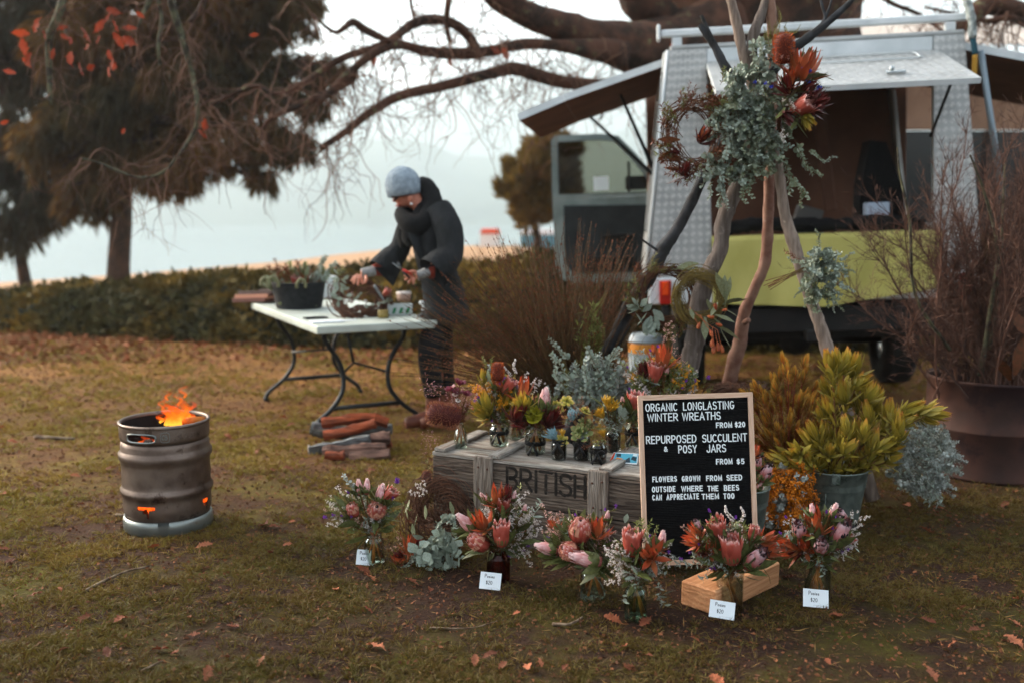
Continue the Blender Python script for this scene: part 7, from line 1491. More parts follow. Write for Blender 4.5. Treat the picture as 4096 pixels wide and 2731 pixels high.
posy(3282, 2423, .047, .15, 'posy of black-tipped proteas with a tall orange leucadendron, rightmost', 'clear jar holding the rightmost posy',
     [('orange', 3266, 2072, 124, -6, .18), ('dark', 3196, 2116, 88, -12, .45, -.03), ('dark', 3286, 2181, 90, 15, .62, -.08), ('dark', 3362, 2136, 112, 28, .25, -.04), ('dark', 3366, 2062, 62, -25, .3), ('pink', 3250, 2040, 44, -8, .1), ('pink', 3334, 2044, 56, 22, .1), ('orange', 3214, 2184, 82, -20, .65, -.05), ('orange', 3142, 2190, 96, -84, .1), ('orange', 3130, 2168, 70, -70, .1), ('darkred', 3170, 2205, 70, -92, .1), ('orange', 3230, 2140, 44, 20, .1)], (3290, 2135, 130, 90),
     [('wax', 16), ('olive', 10), ('gfern', 9), ('seeded', 4), ('rust', 4)], 46,
     [('wax', 3380, 2110, 3418, 2048), ('wax', 3380, 2120, 3440, 2095), ('wax', 3400, 2110, 3465, 2060), ('wax', 3390, 2150, 3430, 2130), ('wax', 3380, 2170, 3405, 2200), ('wax', 3370, 2190, 3380, 2235), ('wax', 3390, 2160, 3425, 2165), ('wax', 3190, 2100, 3165, 2070), ('wax', 3180, 2090, 3140, 2090), ('wax', 3260, 2150, 3245, 2130), ('seeded', 3200, 2180, 3105, 2195), ('seeded', 3250, 2190, 3235, 2250), ('seeded', 3270, 2210, 3290, 2300), ('seeded', 3260, 2200, 3210, 2240), ('seeded', 3190, 2180, 3150, 2130),
      ('statice', 3160, 2100, 3138, 2066), ('statice', 3150, 2160, 3116, 2132), ('statice', 3320, 2150, 3325, 2112), ('statice', 3330, 2100, 3344, 2064), ('olive', 3310, 2130, 3370, 2090), ('rice', 3325, 2060, 3330, 2020), ('e', 3420, 2190, 3440, 2205), ('e', 3165, 2160, 3160, 2135), ('p', 3300, 2110, 3320, 2070), ('p', 3310, 2090, 3335, 2055), ('p', 3350, 2210, 3300, 2190), ('p', 3340, 2230, 3390, 2190), ('p', 3360, 2080, 3385, 2045), ('p', 3320, 2220, 3350, 2250), ('p', 3240, 2100, 3215, 2070)], fillw=.85, nst=10, neckr=.95, shape='straight')
# jars on the crate
ZC = CZ+.001; gC = 'jars and posies on the crate'
GH[0] = 1.16
posy(1842, 1796, .030, .115, 'bunch of wine hellebores, pink buds and a big red banksia at the crate corner', 'small clear milk bottle at the left corner of the crate',
     [('banksia_red', 1776, 1660, 112, -80, .12, -.05), ('helle', 1795, 1540, 42, -25, .2), ('helle', 1845, 1512, 46, 15, .15), ('helle', 1830, 1555, 38, 0, .4), ('helle', 1870, 1562, 36, 20, .3), ('whitef', 1820, 1572, 20, 0, .6), ('whitef', 1832, 1596, 18, 10, .6)], (1830, 1600, 48, 50),
     [('pinkstar', 10), ('rust', 4), ('berry', 2)], 0, [('pinkstar', 1780, 1590, 1690, 1530), ('pinkstar', 1770, 1580, 1705, 1560), ('pinkstar', 1790, 1570, 1720, 1545), ('pinkstar', 1840, 1610, 1840, 1545), ('pinkstar', 1840, 1640, 1815, 1590), ('pinkstar', 1840, 1650, 1870, 1600), ('olive', 1850, 1660, 1900, 1640), ('pinkstar', 1800, 1600, 1790, 1640)],
     z0=CZ, fillw=.35, shape='bottle', nst=4, Lf=(.06, .10), gr=gC, depth=.05)
posy(1996, 1789, .043, .10, 'cheerful posy of yellow wattle with an orange banksia on the crate', 'round clear jar with black ribbon under the yellow wattle',
     [('banksia', 1991, 1486, 60, 0, .1), ('orange', 2091, 1548, 100, 8, .12), ('goblet', 2034, 1542, 58, 35, .2), ('orange', 1995, 1530, 50, -20, .2), ('yellow', 1942, 1596, 78, -12, .1, -.05), ('yopen', 1922, 1650, 72, -68, .25, -.04), ('yopen', 2033, 1602, 60, 10, .3), ('yellow', 1930, 1500, 56, -8, .1), ('yellow', 1905, 1625, 60, -50, .1)], (1990, 1585, 85, 80),
     [('wattle', 12), ('olive', 10), ('wax', 9), ('seeded', 5), ('waxp', 7), ('statice', 3)], 26, [('wattle', 1940, 1590, 1885, 1540), ('wattle', 1940, 1600, 1905, 1545), ('wattle', 2000, 1640, 2000, 1585), ('wattle', 2000, 1640, 2035, 1570), ('wattle', 2000, 1660, 1990, 1620), ('wattle', 1995, 1640, 2005, 1605), ('wattle', 1960, 1670, 1932, 1688), ('olive', 1950, 1480, 1935, 1425), ('olive', 1955, 1480, 1965, 1425), ('greyg', 1960, 1530, 1950, 1460),
      ('rice', 2055, 1520, 2063, 1435), ('rice', 2050, 1520, 2020, 1465), ('wax', 2110, 1560, 2150, 1520), ('wax', 2120, 1570, 2170, 1530), ('wax', 2120, 1580, 2145, 1560), ('wax', 2090, 1540, 2105, 1490), ('statice', 2010, 1550, 2016, 1512), ('statice', 1980, 1640, 1968, 1684), ('waxp', 1940, 1550, 1925, 1515), ('p', 2070, 1580, 2055, 1540), ('p', 2070, 1600, 2040, 1550), ('g', 1960, 1530, 1945, 1480)], z0=CZ, fillw=.6, ribbon=.62, nst=9, gr=gC, depth=.08)
posy(2064, 1762, .040, .10, 'dark leafy stems in the jar behind the two beribboned ones', 'clear jar with brown stems behind the ribboned jars', [], (2075, 1610, 65, 60), [('rust', 7), ('olive', 7), ('wax', 8), ('wattle', 3)], 14, [], z0=CZ, fillw=.6, nst=12, shape='straight', gr=gC, depth=.04)
posy(2142, 1822, .044, .118, 'posy of wine-red leucadendrons with a pale pink protea and lime petals', 'clear jar with a long black ribbon tail in the middle of the crate',
     [('darkred', 2080, 1648, 88, 28, .35, -.05), ('darkred', 2210, 1658, 96, 22, .28, -.05), ('pink', 2179, 1598, 72, 8, .1), ('yopen', 2096, 1598, 76, -4, .2), ('yopen', 2070, 1612, 60, -40, .2), ('ylily', 2134, 1660, 52, 0, .6, -.06), ('ylily', 2152, 1632, 48, 20, .5, -.05), ('ylily', 2118, 1640, 40, -20, .4, -.05), ('ros_y', 2226, 1602, 50, 10, .5), ('ros_y', 2272, 1586, 48, 15, .5), ('ros_y', 2240, 1622, 40, 30, .6), ('darkred', 2070, 1690, 70, -92, .05), ('darkred', 2225, 1692, 80, 95, .05)], (2145, 1640, 75, 50),
     [('rust', 10), ('olive', 8), ('wax', 5), ('waxp', 5)], 26, [('p', 2190, 1650, 2170, 1600), ('o', 2090, 1690, 2030, 1700), ('o', 2200, 1690, 2262, 1692)], z0=CZ, fillw=.7, ribbon=.42, nst=9, gr=gC, depth=.06)
def sjar(x, yb, r, hgt, jl, pl, heads, sprigs, rib=.8, z0=CZ, fillw=.8, leafs=()):
    b, hh = jar(x, yb, r, hgt, z0, jl, 'clear', fillw, .82, True, ribbon=rib); t = thing('succulent_cutting', pl, 'succulents', tuple(b+Vector((0, 0, hh*fillw))), 'succulents planted in jars')
    for hd in heads: head(t, *hd[:6], b.y+(hd[6] if len(hd) > 6 else 0))
    q = MB()
    for hd in heads: c = P(hd[1], hd[2], b.y); tube(q, np.array([tuple(b+Vector((0, 0, hh*fillw-.01))), tuple(c)]), .003, 5)
    ob(q, 'stem', m_stem, t)
    for s in sprigs: spr(t, s[0], P(s[1], s[2], b.y-.03), P(s[3], s[4], b.y-.04))
sjar(2237, 1843, .034, .088, 'small squat jar of soil at the crate edge with blue finger leaves', 'blue finger succulent and yellow rosette in the small front jar', [('fing_b', 2205, 1735, 56, -48, .1), ('fing_b', 2212, 1730, 46, -20, .1), ('ros_y', 2250, 1740, 52, 12, .5, -.02), ('fing_y', 2250, 1728, 26, 0, .2, -.03)], [], .88)
sjar(2328, 1845, .036, .125, 'taller dark jar of soil with a black bow in the middle', 'green fleshy rosettes with coppery flower sprays in the taller jar', [('ros_g', 2322, 1702, 80, -5, .55, -.03), ('ros_g', 2346, 1668, 50, 15, .4), ('fing_b', 2290, 1652, 50, 0, .05), ('fing_b', 2284, 1660, 40, -10, .05), ('ros_y', 2350, 1622, 46, 25, .2), ('ros_g', 2300, 1715, 44, -60, .3, -.04), ('ros_g', 2378, 1690, 36, 60, .3)], [('berry', 2320, 1680, 2322, 1595), ('berry', 2310, 1690, 2238, 1640), ('berry', 2340, 1690, 2385, 1690), ('berry', 2310, 1680, 2300, 1620), ('berry', 2320, 1690, 2310, 1700), ('rust', 2330, 1680, 2370, 1640)], .55)
sjar(2396, 1856, .035, .088, 'front jar of soil nearest the postcard', 'tiny pinkish succulent with copper sprays in the front jar', [('ros_y', 2382, 1758, 32, -8, .3), ('ros_g', 2402, 1762, 36, 20, .3), ('ros_g', 2420, 1754, 22, 30, .1)], [('berry', 2385, 1765, 2335, 1790), ('berry', 2415, 1765, 2442, 1785), ('berry', 2410, 1765, 2438, 1755)], .55)
posy(2455, 1812, .034, .10, 'jelly-bean yellow succulents with silver gum leaves beside the board', 'dark jar half hidden behind the postcard', [('fing_y', 2446, 1620, 64, 10, .55), ('fing_y', 2402, 1652, 46, -30, .4), ('fing_y', 2425, 1600, 40, 0, .2), ('fing_y', 2410, 1730, 30, -20, .1)], (2450, 1660, 60, 55), [('seeded', 10), ('olive', 6), ('berry', 4)], 10,
     [('seeded', 2470, 1690, 2492, 1630), ('seeded', 2470, 1700, 2425, 1670), ('seeded', 2480, 1690, 2440, 1735), ('seeded', 2470, 1700, 2460, 1755), ('e', 2480, 1660, 2480, 1620), ('e', 2490, 1670, 2500, 1625), ('p', 2430, 1640, 2360, 1575), ('olive', 2430, 1620, 2460, 1585), ('p', 2400, 1680, 2350, 1640)], z0=CZ, fillw=.8, soil=True, gr=gC, nst=0, depth=.05)
posy(2535, 1795, .036, .11, 'coral protea with broad leaves peeking out left of the board', 'dark jar tucked behind the left edge of the board', [('goblet', 2543, 1610, 76, 8, .2), ('pink', 2490, 1602, 26, -10, .1)], (2530, 1640, 45, 50), [('seeded', 4), ('olive', 3)], 14,
     [('p', 2535, 1660, 2490, 1580), ('p', 2530, 1650, 2500, 1560), ('p', 2540, 1690, 2478, 1680), ('p', 2530, 1680, 2545, 1640), ('p', 2550, 1690, 2470, 1672), ('e', 2520, 1690, 2510, 1720)], z0=CZ, fillw=.6, gr=gC, nst=5, depth=.04, ribbon=.6)
posy(2660, 1770, .05, .13, 'tall mixed bouquet with coral leucadendron behind the letter board', 'jar hidden behind the letter board',
     [('orange', 2650, 1420, 100, 0, .15), ('goblet', 2620, 1488, 74, 10, .35, -.05), ('darkred', 2574, 1468, 64, -15, .1), ('darkred', 2592, 1475, 60, 5, .1), ('pink', 2665, 1485, 30, 20, .1), ('orange', 2612, 1395, 40, -10, .1, .06)], (2650, 1510, 125, 75),
     [('olive', 46), ('wax', 8), ('wattle', 4), ('waxp', 6), ('seeded', 6), ('gfern', 8)], 14,
     [('waxp', 2675, 1400, 2662, 1305), ('waxp', 2675, 1400, 2688, 1296), ('waxp', 2670, 1430, 2706, 1395), ('waxp', 2690, 1430, 2725, 1425), ('waxp', 2700, 1440, 2745, 1450), ('waxp', 2720, 1470, 2760, 1490), ('statice', 2610, 1440, 2600, 1402), ('statice', 2635, 1430, 2632, 1385), ('statice', 2530, 1500, 2506, 1466), ('statice', 2540, 1580, 2522, 1550), ('statice', 2610, 1570, 2618, 1540), ('statice', 2770, 1560, 2778, 1520), ('statice', 2800, 1560, 2834, 1508), ('statice', 2720, 1580, 2732, 1548), ('statice', 2740, 1570, 2750, 1520),
      ('wattle', 2710, 1570, 2700, 1520), ('wattle', 2750, 1580, 2775, 1545), ('wattle', 2730, 1570, 2740, 1530), ('wattle', 2780, 1570, 2790, 1525), ('seeded', 2560, 1460, 2515, 1410), ('seeded', 2570, 1470, 2550, 1400), ('seeded', 2590, 1460, 2575, 1400), ('olive', 2800, 1590, 2850, 1550), ('e', 2640, 1540, 2582, 1510), ('olive', 2530, 1500, 2490, 1450), ('wax', 2540, 1500, 2545, 1480)], z0=CZ, fillw=.6, gr=gC, nst=0, depth=.12, Lf=(.08, .14))
GH[0] = 1.0
# postcard resting on the crate edge
pc = G(2492, 1856, CZ); Mp = Matrix.Translation(pc+Vector((0, 0, .004))) @ Matrix.Rotation(R(-20), 4, 'Z') @ Matrix.Rotation(R(-38), 4, 'X') @ Matrix.Rotation(R(-2), 4, 'Y')
pcd = thing('postcard', 'glossy blue and orange picture postcard propped on the crate edge', 'postcard', tuple(pc))
q = MB(); prism(q, [(-.062, 0), (.058, 0), (.060, .048), (-.045, .048)], .002, Mp); ob(q, 'card', m_card, pcd)
for nm, poly, c in (('picture', [(-.046, .005), (.056, .005), (.057, .045), (-.036, .045)], '#4aa0b8'), ('picture_shape', [(-.060, .003), (-.047, .003), (-.037, .046), (-.044, .046)], '#b8401c'), ('picture_shape', [(-.035, .012), (-.01, .008), (-.004, .022), (-.030, .026)], '#c07830'), ('picture_shape', [(.0, .006), (.03, .006), (.024, .030), (.012, .020)], '#1c3440'), ('picture_shape', [(-.03, .028), (-.012, .030), (-.014, .043), (-.034, .043)], '#16303c'), ('picture_shape', [(.030, .02), (.052, .012), (.054, .03), (.036, .034)], '#0e2a34'), ('picture_shape', [(.036, .036), (.054, .034), (.055, .044), (.04, .044)], '#c8d8dc')):
    q = MB(); prism(q, poly, -.0006 if nm == 'picture' else -.0012, Mp @ Matrix.Translation((0, -.0002, 0))); ob(q, nm, mat('print_'+c[1:], c, rough=.25), pcd)
# ================================================================ GROUND WREATH BETWEEN THE FIRST TWO POSIES
gw = G(1750, 2235); gwr = thing('twig_wreath', 'tangled brown vine wreath with silver gum leaves leaning on the crate end', 'wreath', (gw.x, 4.02, 0))
vine_ring(P(1750, 2050, 4.08), .105, (0, -1, .35), .05, 70, .0016, m_vine, gwr)
vine_ring(P(1745, 2000, 4.10), .07, (.2, -1, .5), .05, 60, .0014, m_vine, gwr)
Yg = 3.92; ctr = P(1755, 2130, Yg+.05)
def euc_mass(t, cx, cy, rx, ry, Y, n, L=(.12, .2), kinds=('euc',), depth=.08, from_=None, dn=0):
    for k in range(n):
        a = rnd.uniform(0, 6.3); r_ = rnd.uniform(.2, 1)**.6; e = P(cx+rx*r_*math.cos(a), cy+ry*r_*math.sin(a), Y+rnd.uniform(-depth, depth)*(1.1-r_)); c = Vector(from_) if from_ else P(cx, cy-ry*.5, Y+depth)
        d = (e-c).normalized()+Vector((rnd.gauss(0, .35), -.25, rnd.gauss(0, .35)-dn)); d.normalize(); Ls = rnd.uniform(*L); spr(t, rnd.choice(kinds), e-d*Ls*.7, e+d*Ls*.3)
euc_mass(gwr, 1765, 2200, 75, 60, 3.86, 15, (.13, .2)); euc_mass(gwr, 1690, 2270, 55, 45, 3.84, 12, (.12, .18)); euc_mass(gwr, 1790, 2090, 35, 50, 3.9, 5, (.10, .15)); euc_mass(gwr, 1790, 2280, 50, 40, 3.88, 7, (.12, .16), ('eucg',))
for k in range(56):
    a = rnd.uniform(0, 6.3); r_ = rnd.random()**.5; c = P(1750+95*r_*math.cos(a), 2215+85*r_*math.sin(a), 3.80+rnd.uniform(-.03, .05)); put(dleaf[k % 2], 'leaf', gwr, mframe(c, (rnd.gauss(0, 1), rnd.gauss(-.4, .4), rnd.gauss(.1, .9)), rnd.uniform(0, 6.3), rnd.uniform(.028, .05)))
for x, y, s, a, f in ((1648, 2172, 96, 8, .15), (1596, 2240, 88, -42, .35), (1612, 2280, 66, -100, .2), (1668, 2165, 60, 20, .1), (1590, 2215, 50, -70, .1)): head(gwr, 'darkred' if s < 70 else 'orange', x, y, s, a, f, 3.87)
for x, y in ((1637, 2022), (1650, 2118), (1800, 2030), (1700, 2045), (1625, 2050), (1670, 2080), (1805, 2130)): lf(gwr, 'g', P(x, y-25, 3.95), (rnd.gauss(0, .4), -.3, -1), .055)
for (k_, x0, y0, x1, y1) in (('waxp', 1640, 2200, 1590, 2150), ('waxp', 1650, 2200, 1570, 2190), ('rust', 1640, 2180, 1600, 2130), ('berry', 1820, 2200, 1850, 2230), ('berry', 1830, 2190, 1860, 2195), ('wax', 1700, 2000, 1660, 1945), ('wax', 1710, 1990, 1690, 1935), ('wax', 1700, 1990, 1640, 1970), ('rust', 1660, 2090, 1600, 2060), ('olive', 1660, 2040, 1610, 2010)): spr(gwr, k_, P(x0, y0, 3.95), P(x1, y1, 3.93))
gv = thing('grevillea_bunch', 'red spidery bloom with yellow tip sticking out by the crate corner', 'flower', tuple(P(1712, 1960, 4.22)))
head(gv, 'banksia_red', 1708, 1908, 52, -6, .1, 4.22); spr(gv, 'olive', P(1712, 1890, 4.22), P(1712, 1835, 4.22))
# small pink star flowers low at the crate corner
pk = thing('pink_star_bunch', 'loose pink starry buds spilling low beside the left crate corner', 'flowers', tuple(P(1705, 1800, 4.32)))
for (x0, y0, x1, y1) in ((1760, 1800, 1695, 1775), (1750, 1790, 1700, 1740), (1760, 1780, 1720, 1730), (1770, 1770, 1790, 1745), (1740, 1820, 1700, 1800), (1730, 1790, 1745, 1735)): spr(pk, 'pinkstar', P(x0, y0, 4.36), P(x1, y1, 4.34))

# ================================================================ DRIFTWOOD TEEPEE
m_dw1 = wood('driftwood_grey', '#6c625a', '#4e4640', '#82786e', '#3a322e', 1.5, .9, .002); 
m_dwd = mat('charred_branch', '#3a3c40', '#242424', sc=14, rough=.9, bump=.004, wear=('#a89080', 9, .66)); m_dwp = mat('pale_driftwood', '#8c7c70', '#6a5c52', sc=18, rough=.9, bump=.003, stretch=(3, 3, .5), wear=('#b0a090', 16, .62)); m_dwr = mat('reddish_branch', '#6a4638', '#8a6a5a', sc=12, rough=.85, bump=.003, wear=('#9a8478', 14, .6))
m_dwo = mat('weathered_pole', '#6e645e', '#50463f', sc=16, rough=.9, bump=.003, stretch=(4, 4, .35), wear=('#857a72', 20, .6))
def pole(l, mt, label, sides=12, noise_=.05, k=6, name='driftwood_pole'):
    A = spath([tuple(P(x, y, Y))+(r*Y/FPX,) for x, y, Y, r in l], k); q = MB(); tube(q, A[:, :3], A[:, 3]*(1+.05*np.sin(np.arange(len(A))*1.7)), sides, noise=noise_)
    t = thing(name, label, 'pole', tuple(A[0, :3]), 'driftwood poles of the teepee'); ob(q, 'branch', mt, t); return t, A
gA, gB, gC_, gD = (2190, 1910), (2655, 2010), (2835, 1960), (3480, 1990)
tA, _ = pole([(2190, 1915, 5.25, 34), (2400, 1470, 5.10, 32), (2480, 1320, 5.05, 30), (2530, 1200, 5.0, 30), (2600, 1110, 4.97, 26), (2650, 1000, 4.93, 30), (2700, 930, 4.9, 24), (2770, 800, 4.86, 22), (2860, 610, 4.82, 20), (3000, 400, 4.78, 20), (3150, 220, 4.74, 19), (3215, 165, 4.72, 19), (3300, 100, 4.7, 15), (3390, 20, 4.68, 12), (3440, -40, 4.66, 10)], m_dwd, 'blackened crooked pole slanting up from lower left to upper right')
for l in ([(3240, 145, 4.72, 9), (3265, 120, 4.7, 8), (3300, 75, 4.7, 6), (3290, 30, 4.7, 6), (3278, -20, 4.7, 5)], [(3300, 78, 4.7, 5), (3318, 30, 4.7, 5), (3330, -20, 4.7, 4)], [(2640, 1010, 4.92, 6), (2570, 960, 4.88, 4), (2560, 940, 4.87, 2)]):
    A = spath(pp(l), 4); q = MB(); tube(q, A[:, :3], A[:, 3], 6); ob(q, 'side_twig', m_dwd, tA)
tB, _ = pole([(2660, 2015, 4.83, 42), (2750, 1500, 4.82, 40), (2780, 1360, 4.82, 40), (2800, 1200, 4.8, 38), (2835, 1090, 4.8, 36), (2880, 1000, 4.79, 30), (2895, 880, 4.78, 32), (2945, 760, 4.77, 30), (3000, 600, 4.76, 26), (3020, 400, 4.76, 22), (3005, 290, 4.76, 24), (3010, 160, 4.75, 22), (3045, 60, 4.75, 19), (3080, -40, 4.74, 16)], m_dwo, 'thickest grey weathered pole beside the twig wreath', 14, .06)
tC, _ = pole([(2840, 1965, 5.3, 30), (2925, 1500, 5.1, 30), (2960, 1370, 5.05, 28), (2975, 1260, 5.0, 24), (3020, 1150, 4.96, 21), (3060, 1050, 4.93, 22), (3072, 900, 4.9, 22), (3078, 700, 4.86, 20), (3090, 400, 4.8, 20), (3088, 100, 4.76, 20), (3072, -40, 4.74, 20)], m_dwr, 'slender reddish bent pole just right of the thick grey one')
A = spath(pp([(2975, 1290, 4.99, 12), (2995, 1280, 4.96, 11)]), 3); q = MB(); tube(q, A[:, :3], A[:, 3], 8); ob(q, 'knot', m_dwr, tC)
tD, _ = pole([(3490, 1995, 4.55, 30), (3330, 1470, 4.6, 28), (3290, 1330, 4.62, 26), (3250, 1220, 4.64, 24), (3205, 1080, 4.66, 24), (3170, 960, 4.68, 26), (3140, 860, 4.69, 22), (3120, 720, 4.7, 20), (3090, 560, 4.72, 20), (3020, 380, 4.74, 20), (2975, 230, 4.75, 19), (2950, 110, 4.76, 20), (2915, -30, 4.77, 16)], m_dwp, 'pale brown pole leaning out to the right into the yellow foliage')
tE, _ = pole([(3080, 560, 4.84, 20), (3000, 420, 4.82, 20), (2912, 290, 4.8, 20), (2860, 190, 4.79, 15), (2820, 130, 4.78, 14), (2798, 100, 4.78, 10)], m_dwd, 'short dark forked stick at the upper left of the teepee')
A = spath(pp([(2880, 230, 4.79, 13), (2840, 140, 4.77, 9), (2805, 62, 4.76, 7)]), 4); q = MB(); tube(q, A[:, :3], A[:, 3], 7); ob(q, 'fork', m_dwd, tE)

# swag of eucalyptus and flowers tied at the top
Ys = 4.60; sw = thing('flower_swag', 'big cascading eucalyptus swag with orange, red and blue flowers atop the teepee', 'flower arrangement', tuple(P(3050, 400, Ys)))
hub = P(3060, 330, Ys+.1)
for (cx, cy, rx, ry, n, kd) in ((3080, 215, 60, 60, 14, ('euc',)), (2990, 330, 90, 80, 26, ('euc',)), (2960, 460, 120, 90, 46, ('euc', 'euc', 'eucg')), (3030, 560, 110, 90, 34, ('eucg', 'euc')), (2900, 560, 70, 60, 16, ('euc',)), (2960, 660, 100, 60, 20, ('euc', 'eucg')), (2860, 690, 60, 50, 13, ('euc',)), (3110, 440, 80, 100, 20, ('eucg',)), (3060, 640, 60, 60, 10, ('eucg',))): euc_mass(sw, cx, cy, rx, ry, Ys, n, (.11, .2), kd, .12, None, .35)
for (x0, y0, x1, y1, k_) in ((3180, 560, 3260, 690, 'eucg'), (3230, 600, 3300, 640, 'eucg'), (3280, 650, 3350, 630, 'euc'), (3120, 600, 3170, 780, 'eucg'), (3170, 700, 3230, 800, 'eucg'), (3200, 640, 3290, 700, 'eucg'), (2970, 700, 2985, 810, 'eucg'), (2900, 700, 2870, 830, 'euc'), (2850, 720, 2830, 800, 'euc'), (2880, 720, 2900, 840, 'euc'), (3000, 680, 3010, 790, 'eucg'), (3010, 690, 3060, 720, 'eucg'), (3200, 760, 3210, 830, 'eucg')): spr(sw, k_, P(x0, y0, Ys), P(x1, y1, Ys-.05))
for hd in (('banksia', 3135, 195, 84, 0, .35), ('orange', 3190, 245, 90, 5, .1), ('orange', 3235, 250, 110, 22, .1), ('darkred', 3150, 330, 80, -10, .4), ('goblet', 3215, 425, 84, 60, .5), ('darkred', 3280, 405, 80, 60, .2), ('darkred', 3265, 380, 70, 50, .1), ('orange', 3165, 310, 70, 10, .4), ('darkred', 3240, 340, 60, 50, .1), ('yellow', 3245, 480, 52, 130, .2), ('yellow', 3230, 500, 50, 150, .2), ('darkred', 3150, 480, 60, 140, .2), ('darkred', 3270, 430, 60, 90, .1)): head(sw, hd[0], hd[1], hd[2], hd[3]*1.25, hd[4], hd[5], Ys-.14)
for (k_, x0, y0, x1, y1) in (('fern', 3090, 180, 3110, 25), ('fern', 3080, 190, 3070, 90), ('fern', 3100, 170, 3125, 60), ('fern', 3140, 160, 3150, 80), ('fern', 3150, 160, 3200, 100), ('fern', 3080, 170, 3050, 110), ('gfern', 3230, 320, 3320, 350), ('gfern', 3240, 300, 3310, 290), ('gfern', 3250, 290, 3330, 330), ('gfern', 3220, 220, 3290, 200), ('rice', 3125, 270, 3115, 195), ('rice', 3150, 270, 3150, 195), ('waxp', 3130, 300, 3120, 230), ('waxp', 3160, 300, 3155, 230), ('wax', 3130, 370, 3170, 430), ('wax', 3140, 500, 3145, 560), ('waxp', 3150, 420, 3200, 450),
                          ('blue', 3170, 330, 3190, 285), ('blue', 3180, 330, 3215, 300), ('blue', 3200, 380, 3225, 345), ('blue', 3190, 380, 3245, 355), ('blue', 3000, 370, 3015, 345), ('blue', 3060, 390, 3080, 365), ('blue', 3210, 400, 3250, 375), ('blue', 3050, 380, 3060, 350), ('rust', 2860, 360, 2830, 340), ('olive', 2880, 340, 2900, 270)): spr(sw, k_, P(x0, y0, Ys-.10), P(x1+(x1-x0)*.5*(k_ == 'blue'), y1+(y1-y0)*.5*(k_ == 'blue'), Ys-.16), name='sprig')
for (x0, y0, x1, y1, k_) in ((3150, 400, 3260, 300, 'p'), (3170, 330, 3300, 290, 'g'), (3150, 360, 3240, 385, 'p'), (3160, 400, 3250, 400, 'g'), (3160, 420, 3200, 480, 'p'), (3170, 460, 3215, 560, 'p'), (3140, 430, 3110, 500, 'p'), (3230, 240, 3250, 190, 'p'), (3200, 250, 3230, 200, 'p'), (3120, 340, 3150, 300, 'g'), (3240, 440, 3290, 470, 'p'), (3190, 470, 3170, 540, 'p'), (3110, 300, 3150, 350, 'g'), (3100, 480, 3150, 480, 'p')): lf(sw, k_, P(x0, y0, Ys-.13), P(x1, y1, Ys-.16)-P(x0, y0, Ys-.13), (P(x1, y1, Ys)-P(x0, y0, Ys)).length, rnd.uniform(-.5, .5))
# rust wreath at the left of the swag
Yr = 4.66; rw = thing('rust_leaf_wreath', 'dark rust-leaved wreath with red blooms hanging left of the swag', 'wreath', tuple(P(2760, 560, Yr)))
c_ = P(2780, 540, Yr); vine_ring(c_, .13, (.1, -1, .1), .035, 36, .0018, m_vine, rw)
for k in range(115):
    a = rnd.uniform(0, 6.3); rr = 110+rnd.gauss(0, 14); x = 2780+rr*math.cos(a)*.95; y = 540+rr*math.sin(a)*1.05
    if x > 2830 and rnd.random() < .5: continue
    spr(rw, rnd.choice(('rust', 'rust', 'olive', 'rust', 'rust', 'gfern')), P(x-rnd.uniform(10, 30)*math.cos(a), y, Yr-.03), P(x+rnd.uniform(50, 95)*math.cos(a+.9), y+rnd.uniform(50, 95)*math.sin(a+.9), Yr-.06))
for hd in (('darkred', 2825, 540, 80, 40, .3), ('orange', 2815, 530, 60, 10, .3), ('darkred', 2745, 670, 66, 20, .3), ('darkred', 2735, 690, 50, -40, .2), ('darkred', 2700, 600, 44, -60, .1)): head(rw, *hd, Yr-.08)
for (x0, y0, x1, y1) in ((2720, 640, 2640, 620), (2740, 680, 2655, 685), (2720, 560, 2640, 560), (2700, 520, 2660, 480), (2740, 700, 2690, 730), (2700, 600, 2630, 640)): lf(rw, 'o', P(x0, y0, Yr-.05), P(x1, y1, Yr-.05)-P(x0, y0, Yr-.05), .10)
# two wreaths hung low on the poles
Yw = 4.86; w1 = thing('dark_herb_wreath', 'dark green herb wreath hooked over the blackened pole', 'wreath', tuple(P(2650, 1180, Yw)))
c_ = P(2665, 1185, Yw); vine_ring(c_, .135, (.1, -1, .05), .03, 50, .002, m_vine, w1)
for k in range(70):
    a = rnd.uniform(0, 6.3); rr = 115+rnd.gauss(0, 12); x = 2665+rr*math.cos(a); y = 1185+rr*math.sin(a); spr(w1, rnd.choice(('gfern', 'olive', 'rust', 'gfern')), P(x, y, Yw-.02), P(x+70*math.cos(a+1.1), y+70*math.sin(a+1.1), Yw-.05))
for k in range(12): lf(w1, 'e', P(2560+rnd.gauss(0, 12), 1235+rnd.gauss(0, 10), Yw-.07), (rnd.gauss(0, 1), -.4, rnd.gauss(0, 1)), .06); lf(w1, 'e', P(2600+rnd.gauss(0, 12), 1270+rnd.gauss(0, 12), Yw-.06), (rnd.gauss(0, .6), -.3, -1), .075)
for (x0, y0, x1, y1) in ((2680, 1080, 2760, 1075), (2690, 1085, 2750, 1110), (2710, 1070, 2770, 1060)): lf(w1, 'g', P(x0, y0, Yw-.08), P(x1, y1, Yw-.08)-P(x0, y0, Yw-.08), .10)
Yv = 4.70; w2 = thing('gumnut_wreath', 'fine vine wreath with long sage leaves and orange gumnuts on the thick pole', 'wreath', tuple(P(2800, 1180, Yv)))
c_ = P(2795, 1190, Yv); vine_ring(c_, .105, (0, -1, .05), .03, 120, .0011, mat('moss_vine', '#5c4c24', c3='#7c6a34', isl=.9, rough=.85), w2)
